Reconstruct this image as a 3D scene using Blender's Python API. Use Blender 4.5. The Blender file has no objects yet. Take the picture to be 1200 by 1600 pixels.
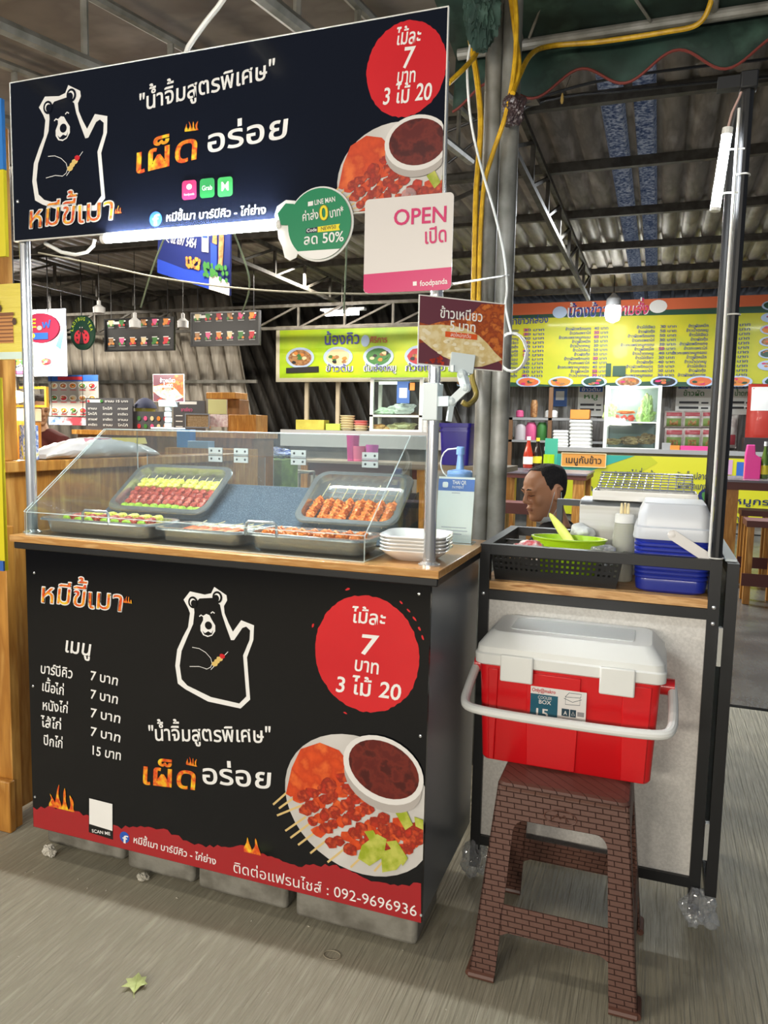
import bpy, bmesh, math, random
from mathutils import Vector as V, Matrix, noise as mnoise

SC = bpy.context.scene
COL = SC.collection
PI = math.pi
# ------------------------------------------------------------------ camera
F_PX, PITCH, ROLL, YAW = 1181.0, 0.104558, 0.0214, 0.344785
CAM = V((1.67563, -1.65615, 1.29311))
fw = V((-math.sin(YAW) * math.cos(PITCH), math.cos(YAW) * math.cos(PITCH), -math.sin(PITCH)))
rt = V((math.cos(YAW), math.sin(YAW), 0))
up = rt.cross(fw)
RT = rt * math.cos(ROLL) + up * math.sin(ROLL)
UP = up * math.cos(ROLL) - rt * math.sin(ROLL)
cd = bpy.data.cameras.new('camera')
cd.sensor_fit = 'VERTICAL'
cd.sensor_height = 36.0
cd.lens = F_PX / 1600 * 36.0
cd.clip_start = 0.05
camo = bpy.data.objects.new('camera', cd)
COL.objects.link(camo)
camo.matrix_world = Matrix(((RT.x, UP.x, -fw.x, CAM.x), (RT.y, UP.y, -fw.y, CAM.y), (RT.z, UP.z, -fw.z, CAM.z), (0, 0, 0, 1)))
SC.camera = camo


def at(px, py, ax, val):
    """the point on the plane <axis> = val that the photograph shows at a pixel (a survey of the place)"""
    d = fw + RT * ((px - 600) / F_PX) - UP * ((py - 800) / F_PX)
    t = (val - CAM[ax]) / d[ax]
    return CAM + d * t


def XZ(px, py, y):
    p = at(px, py, 1, y)
    return (p.x, p.z)


# ------------------------------------------------------------------ world, light, exposure
SC.view_settings.view_transform = 'Standard'
SC.view_settings.look = 'None'
SC.view_settings.gamma = 1
SC.view_settings.use_curve_mapping = False
SC.view_settings.exposure = 0.0
wd = bpy.data.worlds.new('dusk')
SC.world = wd
wd.use_nodes = True
wd.node_tree.nodes['Background'].inputs[0].default_value = (0.55, 0.62, 0.75, 1)
wd.node_tree.nodes['Background'].inputs[1].default_value = 0.24


def area(name, loc, size, size_y, power, col=(1, 1, 1), rot=(0, 0, 0)):
    l = bpy.data.lights.new(name, 'AREA')
    l.shape = 'RECTANGLE'
    l.size, l.size_y, l.energy, l.color = size, size_y, power, col
    o = bpy.data.objects.new(name, l)
    o.location, o.rotation_euler = loc, rot
    COL.objects.link(o)
    return o


WARM = (1.0, 0.92, 0.79)
COOL = (0.92, 0.97, 1.0)
# added unseen fill lights, low behind the camera, to brighten the upright faces
area('lane_fill', (0.4, -4.6, 1.85), 1.2, 0.3, 88, WARM, (math.radians(80), 0, 0))
area('lane_fill', (2.2, -4.6, 1.75), 1.2, 0.3, 52, WARM, (math.radians(80), 0, 0))
area('lane_fill', (-2.4, -4.0, 1.95), 1.2, 0.3, 60, WARM, (math.radians(80), 0, math.radians(-25)))
area('lane_fill', (-0.6, -1.2, 3.75), 1.2, 0.15, 32, WARM, (math.radians(8), 0, 0))  # added overhead fill, warms the floor in front of the counter
# unseen fill lights added below the hall roof to brighten the background
for hx, hy, hp in ((-1.2, 2.4, 60), (-5.0, 4.6, 240), (-2.6, 7.0, 240), (1.4, 5.6, 160), (3.6, 8.0, 110), (0.3, 9.0, 70), (-7.2, 6.8, 330)):
    area('hall_fill', (hx, hy, 3.25 if hy > 3 else 3.0), 1.2, 0.2, hp, COOL if hx > -1 else WARM)


# ------------------------------------------------------------------ materials
def lin(h):
    if isinstance(h, tuple):
        return h
    h = h.lstrip('#')
    c = [int(h[i:i + 2], 16) / 255 for i in (0, 2, 4)]
    return tuple(x / 12.92 if x <= 0.04045 else ((x + 0.055) / 1.055) ** 2.4 for x in c)


MATS = {}


def mat(name, col, rough=0.5, metal=0.0, coat=0.0, spec=0.5, emit=0.0, ncol=None, nscale=20, nstretch=(1, 1, 1), nlo=0.4, nhi=0.6,
        bump=0.0, bscale=60, bstretch=(1, 1, 1), trans=0.0, alpha=1.0, sss=0.0, kind='noise', detail=4):
    if name in MATS:
        return MATS[name]
    m = bpy.data.materials.new(name)
    MATS[name] = m
    m.use_nodes = True
    nt = m.node_tree
    N, L = nt.nodes, nt.links
    b = N['Principled BSDF']
    c = lin(col)
    b.inputs['Base Color'].default_value = (*c, 1)
    b.inputs['Roughness'].default_value = rough
    b.inputs['Metallic'].default_value = metal
    b.inputs['Coat Weight'].default_value = coat
    b.inputs['Coat Roughness'].default_value = 0.08
    b.inputs['Specular IOR Level'].default_value = spec
    b.inputs['Transmission Weight'].default_value = trans
    b.inputs['Alpha'].default_value = alpha
    if sss:
        b.inputs['Subsurface Weight'].default_value = sss
        b.inputs['Subsurface Radius'].default_value = (0.01, 0.005, 0.003)
    if emit:
        b.inputs['Emission Color'].default_value = (*c, 1)
        b.inputs['Emission Strength'].default_value = emit
    if ncol is not None or bump:
        tc = N.new('ShaderNodeTexCoord')
    if ncol is not None:
        mp = N.new('ShaderNodeMapping')
        mp.inputs['Scale'].default_value = nstretch
        L.new(tc.outputs['Object'], mp.inputs[0])
        if kind == 'voronoi':
            tx = N.new('ShaderNodeTexVoronoi')
            tx.inputs['Scale'].default_value = nscale
            out = tx.outputs['Distance']
        elif kind == 'wave':
            tx = N.new('ShaderNodeTexWave')
            tx.inputs['Scale'].default_value = nscale
            tx.inputs['Distortion'].default_value = 6
            tx.inputs['Detail'].default_value = 3
            out = tx.outputs['Fac']
        else:
            tx = N.new('ShaderNodeTexNoise')
            tx.inputs['Scale'].default_value = nscale
            tx.inputs['Detail'].default_value = detail
            out = tx.outputs['Fac']
        L.new(mp.outputs[0], tx.inputs['Vector'])
        rp = N.new('ShaderNodeValToRGB')
        cols = [col, ncol] if not isinstance(ncol, (list,)) else [col] + ncol
        els = rp.color_ramp.elements
        while len(els) < len(cols):
            els.new(0.5)
        for i, cc in enumerate(cols):
            els[i].position = nlo + (nhi - nlo) * i / (len(cols) - 1)
            els[i].color = (*lin(cc), 1)
        L.new(out, rp.inputs[0])
        L.new(rp.outputs[0], b.inputs['Base Color'])
    if bump:
        mp2 = N.new('ShaderNodeMapping')
        mp2.inputs['Scale'].default_value = bstretch
        L.new(tc.outputs['Object'], mp2.inputs[0])
        t2 = N.new('ShaderNodeTexNoise')
        t2.inputs['Scale'].default_value = bscale
        t2.inputs['Detail'].default_value = 5
        L.new(mp2.outputs[0], t2.inputs['Vector'])
        bp = N.new('ShaderNodeBump')
        bp.inputs['Strength'].default_value = bump
        bp.inputs['Distance'].default_value = 0.01
        L.new(t2.outputs['Fac'], bp.inputs['Height'])
        L.new(bp.outputs[0], b.inputs['Normal'])
    return m


def clearmat(name, tint='#ffffff', rough=0.03, refl=0.6, haze=0.0, hazecol='#ffffff'):
    """thin clear sheet: mostly transparent, mirror-like at grazing angles, a little cloudy"""
    if name in MATS:
        return MATS[name]
    m = bpy.data.materials.new(name)
    MATS[name] = m
    m.use_nodes = True
    nt = m.node_tree
    N, L = nt.nodes, nt.links
    N.remove(N['Principled BSDF'])
    tr = N.new('ShaderNodeBsdfTransparent')
    tr.inputs[0].default_value = (*lin(tint), 1)
    gl = N.new('ShaderNodeBsdfGlossy')
    gl.inputs['Roughness'].default_value = rough
    fr = N.new('ShaderNodeLayerWeight')
    fr.inputs['Blend'].default_value = 0.5
    pw = N.new('ShaderNodeMath')
    pw.operation = 'POWER'
    pw.inputs[1].default_value = 5.0
    L.new(fr.outputs['Facing'], pw.inputs[0])
    ml = N.new('ShaderNodeMath')
    ml.operation = 'MULTIPLY_ADD'
    ml.inputs[1].default_value = 0.5 * refl
    ml.inputs[2].default_value = 0.035 * refl
    L.new(pw.outputs[0], ml.inputs[0])
    mx = N.new('ShaderNodeMixShader')
    L.new(ml.outputs[0], mx.inputs[0])
    L.new(tr.outputs[0], mx.inputs[1])
    L.new(gl.outputs[0], mx.inputs[2])
    last = mx
    if haze:
        df = N.new('ShaderNodeBsdfDiffuse')
        df.inputs[0].default_value = (*lin(hazecol), 1)
        m2 = N.new('ShaderNodeMixShader')
        m2.inputs[0].default_value = haze
        L.new(mx.outputs[0], m2.inputs[1])
        L.new(df.outputs[0], m2.inputs[2])
        last = m2
    L.new(last.outputs[0], N['Material Output'].inputs[0])
    return m


# ------------------------------------------------------------------ mesh builder
class MB:
    def __init__(s):
        s.v, s.f, s.m, s.s = [], [], [], []

    def add(s, vs, fs, m=0, smooth=False):
        k = len(s.v)
        s.v += [tuple(x) for x in vs]
        for f in fs:
            s.f.append([i + k for i in f])
            s.m.append(m)
            s.s.append(smooth)
        return s

    def box(s, a, b, m=0):
        x0, y0, z0 = a
        x1, y1, z1 = b
        vs = [(x0, y0, z0), (x1, y0, z0), (x1, y1, z0), (x0, y1, z0), (x0, y0, z1), (x1, y0, z1), (x1, y1, z1), (x0, y1, z1)]
        return s.add(vs, [(0, 3, 2, 1), (4, 5, 6, 7), (0, 1, 5, 4), (1, 2, 6, 5), (2, 3, 7, 6), (3, 0, 4, 7)], m)

    def obox(s, c, ax, ay, az, m=0):
        c, ax, ay, az = V(c), V(ax), V(ay), V(az)
        vs = [c + ax * i + ay * j + az * k for k in (-1, 1) for i, j in ((-1, -1), (1, -1), (1, 1), (-1, 1))]
        return s.add(vs, [(0, 3, 2, 1), (4, 5, 6, 7), (0, 1, 5, 4), (1, 2, 6, 5), (2, 3, 7, 6), (3, 0, 4, 7)], m)

    def bar(s, p, q, w, h=None, m=0, upv=(0, 0, 1)):
        p, q = V(p), V(q)
        d = (q - p)
        u = V(upv)
        side = d.cross(u)
        if side.length < 1e-6:
            side = d.cross(V((1, 0, 0)))
        side.normalize()
        u = side.cross(d).normalized()
        return s.obox((p + q) / 2, side * (w / 2), u * ((h or w) / 2), d / 2, m)

    def loft(s, rings, m=0, cap0=True, cap1=True, smooth=True, closed=True):
        n = len(rings[0])
        vs = [p for r in rings for p in r]
        fs = []
        for i in range(len(rings) - 1):
            for j in range(n if closed else n - 1):
                a, b = i * n + j, i * n + (j + 1) % n
                fs.append((a, b, b + n, a + n))
        s.add(vs, fs, m, smooth)
        if cap0:
            s.add(rings[0], [tuple(range(n))[::-1]], m)
        if cap1:
            s.add(rings[-1], [tuple(range(n))], m)
        return s

    def tube(s, pts, r, n=8, m=0, closed=False, caps=True):
        pts = [V(p) for p in pts]
        k = len(pts)
        rs = r if isinstance(r, (list, tuple)) else [r] * k
        t0 = (pts[1] - pts[0]).normalized()
        nv = t0.orthogonal().normalized()
        rings = []
        for i, p in enumerate(pts):
            if closed:
                t = (pts[(i + 1) % k] - pts[i - 1])
            else:
                t = pts[min(i + 1, k - 1)] - pts[max(i - 1, 0)]
            t.normalize()
            nv = (nv - t * nv.dot(t))
            nv = nv.normalized() if nv.length > 1e-6 else t.orthogonal().normalized()
            bv = t.cross(nv)
            rings.append([p + (nv * math.cos(2 * PI * j / n) + bv * math.sin(2 * PI * j / n)) * rs[i] for j in range(n)])
        if closed:
            rings.append(rings[0])
        return s.loft(rings, m, caps and not closed, caps and not closed)

    def lathe(s, prof, c=(0, 0, 0), n=20, m=0, sx=1.0, sy=1.0, caps=True):
        rings = [[(c[0] + r * sx * math.cos(2 * PI * j / n), c[1] + r * sy * math.sin(2 * PI * j / n), c[2] + z) for j in range(n)] for r, z in prof]
        return s.loft(rings, m, caps, caps)

    def prism(s, poly, o, u, v, h, m=0):
        o, u, v = V(o), V(u), V(v)
        w = u.cross(v).normalized() * h
        a = [o + u * x + v * y for x, y in poly]
        b = [p + w for p in a]
        n = len(a)
        s.add(a + b, [tuple(range(n))[::-1], tuple(range(n, 2 * n))] + [(i, (i + 1) % n, n + (i + 1) % n, n + i) for i in range(n)], m)
        return s

    def ell(s, c, r, m=0, nu=12, nv=8, R=None, jit=0.0, seed=0):
        rr = r if isinstance(r, (tuple, list)) else (r, r, r)
        rg = random.Random(seed)
        c = V(c)
        vs = []
        for i in range(nv + 1):
            th = PI * i / nv
            for j in range(nu):
                ph = 2 * PI * j / nu
                k = 1 + (rg.uniform(-jit, jit) if 0 < i < nv else 0)
                p = V((rr[0] * math.sin(th) * math.cos(ph) * k, rr[1] * math.sin(th) * math.sin(ph) * k, -rr[2] * math.cos(th) * k))
                vs.append(c + (R @ p if R else p))
        fs = [(i * nu + j, i * nu + (j + 1) % nu, (i + 1) * nu + (j + 1) % nu, (i + 1) * nu + j) for i in range(nv) for j in range(nu)]
        return s.add(vs, fs, m, True)

    def build(s, name, mats, parent=None, bevel=0.0, world=False, seg=2, weld=False):
        me = bpy.data.meshes.new(name)
        me.from_pydata(s.v, [], s.f)
        for mm in (mats if isinstance(mats, (list, tuple)) else [mats]):
            me.materials.append(mm)
        me.polygons.foreach_set('material_index', s.m)
        me.polygons.foreach_set('use_smooth', s.s)
        me.update()
        me.set_sharp_from_angle(angle=0.5)
        if weld:
            bm = bmesh.new()
            bm.from_mesh(me)
            bmesh.ops.remove_doubles(bm, verts=bm.verts, dist=1e-5)
            bm.to_mesh(me)
            bm.free()
        o = bpy.data.objects.new(name, me)
        COL.objects.link(o)
        if parent is not None:
            o.parent = parent
            if world:
                o.location = -V(parent.location)
        if bevel:
            b = o.modifiers.new('bevel', 'BEVEL')
            b.width, b.segments, b.limit_method, b.angle_limit = bevel, seg, 'ANGLE', 0.6
        return o


def rrect(w, d, r, z, n=5, cx=0.0, cy=0.0):
    pts = []
    for qx, qy, a0 in ((1, 1, 0), (-1, 1, PI / 2), (-1, -1, PI), (1, -1, 1.5 * PI)):
        for i in range(n + 1):
            a = a0 + PI / 2 * i / n
            pts.append((cx + qx * (w / 2 - r) + r * math.cos(a), cy + qy * (d / 2 - r) + r * math.sin(a), z))
    return pts


def tag(o, label=None, cat=None, group=None, kind=None):
    if label:
        o['label'] = label
    if cat:
        o['category'] = cat
    if group:
        o['group'] = group
    if kind:
        o['kind'] = kind
    return o


def thing(name, label, cat, loc=(0, 0, 0), group=None, rot=(0, 0, 0)):
    o = bpy.data.objects.new(name, None)
    o.empty_display_size = 0.05
    o.location, o.rotation_euler = loc, rot
    COL.objects.link(o)
    return tag(o, label, cat, group)


def dup(root, label=None, loc=None, rot=None, mw=None, group=None):
    r = root.copy()
    COL.objects.link(r)
    for ch in list(root.children):
        c = ch.copy()
        COL.objects.link(c)
        c.parent = r
        for g in list(ch.children):
            d = g.copy()
            COL.objects.link(d)
            d.parent = c
    if label:
        r['label'] = label
    if group:
        r['group'] = group
    if loc is not None:
        r.location = loc
    if rot is not None:
        r.rotation_euler = rot
    if mw is not None:
        r.matrix_world = mw
    return r


def smooth_path(pts, k=6, closed=False):
    pts = [V(p) for p in pts]
    out = []
    for i in range(len(pts) - 1):
        p0, p1, p2, p3 = pts[max(i - 1, 0)], pts[i], pts[i + 1], pts[min(i + 2, len(pts) - 1)]
        for q in range(k):
            t = q / k
            out.append(.5 * ((2 * p1) + (p2 - p0) * t + (2 * p0 - 5 * p1 + 4 * p2 - p3) * t ** 2 + (3 * p1 - p0 - 3 * p2 + p3) * t ** 3))
    out.append(pts[-1])
    return out


# ------------------------------------------------------------------ lettering
THAI_UP = set('\u0e31\u0e34\u0e35\u0e36\u0e37\u0e47\u0e4d')
THAI_TONE = set('\u0e48\u0e49\u0e4a\u0e4b\u0e4c')
GL = {}


def load_glyphs(chars):
    dg = None
    tmp = []
    for ch in chars:
        for bold in (0, 1):
            for suffix in ('', '|'):
                c = bpy.data.curves.new('glyph', 'FONT')
                c.body = ch + suffix
                c.size = 1.0
                c.resolution_u = 3
                c.offset = 0.014 * bold
                o = bpy.data.objects.new('glyph', c)
                COL.objects.link(o)
                tmp.append((ch, bold, suffix, o))
    bpy.context.view_layer.update()
    dg = bpy.context.evaluated_depsgraph_get()
    bar_w = {}
    for ch, bold, suffix, o in tmp:
        e = o.evaluated_get(dg)
        me = e.to_mesh()
        vs = [(v.co.x, v.co.y) for v in me.vertices]
        fs = [tuple(p.vertices) for p in me.polygons]
        e.to_mesh_clear()
        g = GL.setdefault((ch, bold), {})
        if suffix == '':
            g['v'], g['f'] = vs, fs
        else:
            g['adv'] = max((v[0] for v in vs), default=0)
    for ch, bold, suffix, o in tmp:
        c = o.data
        bpy.data.objects.remove(o)
        bpy.data.curves.remove(c)


class Print:
    """flat printed artwork: polygons in layers a fraction of a millimetre thick on the plane o + u*x + v*y"""

    def __init__(s, o=(0, 0, 0), u=(1, 0, 0), v=(0, 0, 1), step=0.0004):
        s.o, s.u, s.v = V(o), V(u), V(v)
        s.n = s.u.cross(s.v).normalized()
        s.step = step
        s.mb = MB()
        s.clip = None
        s.count = 0

    def W(s, p, layer):
        return s.o + s.u * p[0] + s.v * p[1] + s.n * (s.step * layer)

    def poly(s, pts, m=0, layer=1):
        if s.clip:
            a, b, c, d = s.clip
            pts = [(min(max(x, a), b), min(max(y, c), d)) for x, y in pts]
        ar = sum(pts[i - 1][0] * pts[i][1] - pts[i][0] * pts[i - 1][1] for i in range(len(pts)))
        if ar < 0:
            pts = pts[::-1]
        s.count += 1
        layer += 0.03 * (s.count % 24)
        s.mb.add([s.W(p, layer) for p in pts], [tuple(range(len(pts)))], m)
        return s

    def rect(s, x0, x1, y0, y1, m=0, layer=1):
        return s.poly([(x0, y0), (x1, y0), (x1, y1), (x0, y1)], m, layer)

    def ell(s, c, rx, ry, m=0, layer=1, n=28, jit=0.0, seed=0, rot=0.0, a0=0.0, a1=2 * PI):
        rg = random.Random(seed)
        pts = []
        for i in range(n):
            a = a0 + (a1 - a0) * i / (n if a1 - a0 > 6.2 else n - 1)
            k = 1 + rg.uniform(-jit, jit)
            x, y = rx * k * math.cos(a), ry * k * math.sin(a)
            pts.append((c[0] + x * math.cos(rot) - y * math.sin(rot), c[1] + x * math.sin(rot) + y * math.cos(rot)))
        return s.poly(pts, m, layer)

    def stroke(s, pts, w, m=0, layer=2, closed=False):
        k = len(pts)
        L, R = [], []
        for i in range(k):
            a = pts[(i - 1) % k] if closed or i else pts[0]
            b = pts[(i + 1) % k] if closed or i < k - 1 else pts[-1]
            dx, dy = b[0] - a[0], b[1] - a[1]
            d = math.hypot(dx, dy) or 1
            ww = w[i] if isinstance(w, (list, tuple)) else w
            L.append((pts[i][0] - dy / d * ww / 2, pts[i][1] + dx / d * ww / 2))
            R.append((pts[i][0] + dy / d * ww / 2, pts[i][1] - dx / d * ww / 2))
        for i in range(k if closed else k - 1):
            j = (i + 1) % k
            s.poly([L[i], L[j], R[j], R[i]], m, layer)
        return s

    def text(s, t, p0, p1, em, m=0, layer=3, bold=1, jit=0.0, slant=0.0, seed=1, dxy=(0, 0)):
        rg = random.Random(seed)
        lay, x, prev_up = [], 0.0, False
        for i, ch in enumerate(t):
            g = GL[(ch, bold)]
            lift = 0.0
            if ch in THAI_TONE:
                nxt = t[i + 1] if i + 1 < len(t) else ''
                lift = 0.20 if (prev_up or nxt == '\u0e33') else 0.0
            lay.append((ch, x, lift))
            if ch in THAI_UP:
                prev_up = True
            elif ch not in THAI_TONE:
                prev_up = False
            x += ADV[(ch, bold)]
        tot = max(x, 1e-3)
        dx, dy = p1[0] - p0[0], p1[1] - p0[1]
        ln = math.hypot(dx, dy)
        ex = (dx / ln, dy / ln)
        ey = (-ex[1], ex[0])
        k = ln / tot
        ang, wob = 0.0, 0.0
        for ch, gx, lift in lay:
            g = GL[(ch, bold)]
            if not g['f']:
                continue
            if ch not in THAI_TONE and ch not in THAI_UP:
                ang = rg.uniform(-jit, jit)
                wob = rg.uniform(-jit, jit) * 0.35
            vs = []
            for vx, vy in g['v']:
                yy = vy + lift + wob
                xx = vx + slant * yy - ang * vy
                a, b = (gx + xx) * k, yy * em
                vs.append((p0[0] + ex[0] * a + ey[0] * b + dxy[0], p0[1] + ex[1] * a + ey[1] * b + dxy[1]))
            for f in g['f']:
                a, b, c = (g['v'][f[0]], g['v'][f[1]], g['v'][f[2]])
                cr = (b[0] - a[0]) * (c[1] - a[1]) - (b[1] - a[1]) * (c[0] - a[0])
                f = f if cr > 0 else f[::-1]
                s.count += 1
                s.mb.add([s.W(vs[i], layer + 0.03 * (s.count % 24)) for i in f], [(0, 1, 2) if len(f) == 3 else tuple(range(len(f)))], m)
        return s

    def build(s, name, mats, parent=None, world=False):
        return s.mb.build(name, mats, parent, world=world)


TEXTS = ('"น้ำจิ้มสูตรพิเศษ" เผ็ดอร่อย ไม้ละ 7 บาท 3 ไม้ 20 หมีขี้เมา บาร์บีคิว - ไก่ย่าง เมนู เนื้อไก่ หนังไก่ ไส้ไก่ ปีกไก่ 15 ติดต่อแฟรนไชส์ : 092-9696936 '
         'SCAN ME OPEN เปิด foodpanda Grab M LINE MAN ค่าส่ง 0 บาท* Code NEW50 ลด 50% ข้าวเหนียว 5 บาท สดใหม่ทุกวัน 02 697 5454 น้องคิว ศิริการ ข้าวต้ม ต้มเลือดหมู ก๋วยเตี๋ยว '
         'น้องข้าว ตามสั่ง รับทำข้าวกล่อง เมนูกับข้าว กะเพราไข่เยี่ยวม้า ผัดเผ็ดปลาดุก ข้าวผัด หมู หมึก กุ้ง เมนูแนะนำ น้ำตก LADYBUG TEA Only@makro COOLER BOX 15 A THAI QR PAYMENT '
         'ข้าวกะเพราหมูกรอบ ข้าวผัดพริกแกง ไข่เจียว 0123456789 บาท น้ำปลา หมูหวาน พริกเผาหมูกรอบ ชานม ชาเขียว ชามะนาว ฟ โกโก้ กาแฟ ยาดองสมุนไพร E f')
CH = sorted(set(TEXTS))
load_glyphs(CH + ['|'] if '|' not in CH else CH)
ADV = {}
for (ch, b), g in GL.items():
    mb_ = max((v[0] for v in GL[('|', b)]['v']))
    ADV[(ch, b)] = g['adv'] - mb_
# ------------------------------------------------------------------ shared materials
m_black = mat('black_paint', '#17181a', 0.42)
m_blackpl = mat('black_plastic', '#121214', 0.35)
m_white = mat('white_plastic', '#e9e9e4', 0.3)
m_chrome = mat('polished_steel', '#dfe1e2', 0.2, 0.8)
m_steel = mat('brushed_steel', '#b9bbbb', 0.28, 1.0, bump=0.03, bscale=40, bstretch=(1, 40, 40))
m_galv = mat('galvanised_pipe', '#94928a', 0.5, 0.25, ncol='#66645a', nscale=9, nlo=0.35, nhi=0.7)
m_rusty = mat('old_steel_paint', '#4a4741', 0.65, 0.15, ncol='#37322b', nscale=14)
m_wood = mat('laminated_rubberwood', '#c99a5c', 0.3, ncol=['#b98549', '#d8ad72'], nscale=5, nstretch=(2, 14, 14), nlo=0.3, nhi=0.7, coat=0.3)
m_pine = mat('varnished_pine', '#c98f3f', 0.4, ncol=['#a86f2a', '#d6a255'], nscale=3, nstretch=(9, 9, 1.2), nlo=0.3, nhi=0.7)
m_ink_white = mat('white_ink', '#f2f1ee', 0.4)
m_ink_red = mat('red_ink', '#cf1f28', 0.3, ncol='#d8262c', nscale=3)
m_ink_black = mat('black_ink', '#0b0b0e', 0.3)
m_ink_fire = mat('flame_ink', '#f6d02c', 0.35, ncol=['#f08a1d', '#d8301a', '#f5b829'], nscale=34, nlo=0.36, nhi=0.66)
m_glow_bulb = mat('lit_bulb', '#fffaf0', 0.5, emit=26)
m_led = mat('lit_tube', '#f6fbff', 0.5, emit=560)
m_conc = mat('rough_concrete', '#8d8a80', 0.9, ncol='#6e6a60', nscale=12, bump=0.5, bscale=40)


def corr(name, x0, x1, pitch, depth, ys, zfun, mats, kind='structure', strips=None, amp_axis='z', shear=0.0, y0=0, z0=0, z1=0, parent=None):
    """trapezoid-ribbed metal sheet: a ceiling (ribs along Y) or a wall (ribs up Z, optionally leaning)"""
    mb = MB()
    prof = []
    n = int((x1 - x0) / pitch)
    for i in range(n):
        x = x0 + i * pitch
        prof += [(x, 0), (x + pitch * .58, 0), (x + pitch * .68, depth), (x + pitch * .9, depth)]
    prof.append((x0 + n * pitch, 0))
    if amp_axis == 'z':
        a, b = ys
        vs = [(x, a, zfun(a) + d) for x, d in prof] + [(x, b, zfun(b) + d) for x, d in prof]
    else:
        vs = [(x, y0 + d, z0) for x, d in prof] + [(x - shear * (z1 - z0), y0 + d, z1) for x, d in prof]
    k = len(prof)
    fs = [(i, i + 1, k + i + 1, k + i) for i in range(k - 1)]
    mb.add(vs, fs, 0)
    if strips:
        for i in range(k - 1):
            xm = (prof[i][0] + prof[i + 1][0]) / 2
            if any(a < xm < b for a, b in strips):
                mb.m[i] = 1
    o = mb.build(name, mats, parent)
    sol = o.modifiers.new('thick', 'SOLIDIFY')
    sol.thickness = 0.004
    if kind:
        o['kind'] = kind
    return o


# ------------------------------------------------------------------ setting
m_floor = mat('brushed_concrete', '#9d9783', 0.6, ncol=['#938d7a', '#a8a28e'], nscale=9, nstretch=(7, 0.7, 1), nlo=0.3, nhi=0.7, bump=1.0, bscale=34, bstretch=(3.4, 0.09, 1), detail=8)
m_wet = mat('wet_concrete', '#4a4a48', 0.22, ncol='#5e5e5b', nscale=3, bump=0.3, bscale=60, bstretch=(1, 0.2, 1))
fl = MB().add([(-14, -6, 0), (9, -6, 0), (9, 2.28, 0), (-14, 2.28, 0)], [(0, 1, 2, 3)]).build('floor', m_floor)
tag(fl, kind='structure')
fl2 = MB().box((-14, 2.36, -0.2), (9, 14, -0.012)).build('floor', m_wet)
tag(fl2, kind='structure')
gut = MB().box((-14, 2.26, -0.2), (9, 2.38, -0.03)).build('trim_1', mat('drain_dark', '#2b2a28', 0.6))
tag(gut, kind='structure')

m_roof = mat('old_roof_sheet', '#8d877e', 0.5, 0.2, ncol=['#736d65', '#a29c94'], nscale=3, nstretch=(3, 0.6, 1), nlo=0.3, nhi=0.7)
m_sky = mat('translucent_roof_sheet', '#ffffff', 0.6, ncol='#9aa6bd', nscale=45)
_n, _l = m_sky.node_tree.nodes, m_sky.node_tree.links
_t = _n.new('ShaderNodeBsdfTranslucent')
_l.new(_n['Principled BSDF'].inputs['Base Color'].links[0].from_socket, _t.inputs[0])
_l.new(_t.outputs[0], _n['Material Output'].inputs[0])
ROOF = 3.5
corr('ceiling', -14, 9, 0.2, 0.045, (3.0, 11.6), lambda y: ROOF, [m_roof, m_sky], strips=[(1.16, 1.34), (1.4, 1.55)])
m_wallr = mat('grey_wall_sheet', '#8c8a86', 0.5, 0.2, ncol=['#7a7671', '#9c9a96'], nscale=4, nstretch=(6, 6, 0.5))
m_walll = mat('pale_wall_sheet', '#a49d91', 0.55, 0.1, ncol=['#978f83', '#aea79b'], nscale=3, nstretch=(4, 4, 0.5))
m_walld = mat('dark_wall_sheet', '#5a5650', 0.6, 0.1, ncol=['#4e4a45', '#645f58'], nscale=4, nstretch=(6, 6, 0.5))
corr('wall_back', -3.4, 9, 0.22, 0.04, None, None, [m_wallr], amp_axis='y', y0=11.2, z0=0, z1=3.44)
corr('wall_back', -5.4, -0.6, 0.26, 0.09, None, None, [m_walld], amp_axis='y', y0=10.4, z0=0, z1=3.44, shear=0.42)
corr('wall_left', -12.2, -4.1, 0.26, 0.09, None, None, [m_walll], amp_axis='y', y0=9.0, z0=0, z1=3.45, shear=0.20)
r_ = MB().bar((-12.5, 8.96, 2.05), (-4.3, 8.96, 2.05), 0.05, 0.05).build('trim_2', m_galv)
tag(r_, kind='structure')
# purlins
for y in (3.6, 4.84, 6.2, 7.55, 8.9, 10.2):
    p = MB().box((-14, y - .03, ROOF - .08), (9, y + .025, ROOF - .004)).build('roof_beam', m_rusty)
    tag(p, kind='structure')


def truss(p, q, h, n, name='roof_beam'):
    p, q = V(p), V(q)
    mb = MB()
    mb.bar(p, q, .04, .04).bar(p - V((0, 0, h)), q - V((0, 0, h)), .04, .04)
    for i in range(n + 1):
        a = p.lerp(q, i / n)
        mb.bar(a, a - V((0, 0, h)), .03, .03, upv=(1, 0, 0))
        if i < n:
            b = p.lerp(q, (i + 1) / n)
            mb.bar(a - V((0, 0, h)), b, .025, .025)
    o = mb.build(name, m_rusty)
    return tag(o, kind='structure')


for x in (0.72, -2.6, -5.8, -9.0, 4.2):
    truss((x, 3.2, ROOF - .13), (x, 8.7, ROOF - .13), 0.30, 7)
truss((-12, 7.9, ROOF - .5), (-1.0, 7.9, ROOF - .5), 0.30, 16)
truss((-12, 4.0, ROOF - .32), (0.6, 4.0, ROOF - .32), 0.30, 14)
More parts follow.
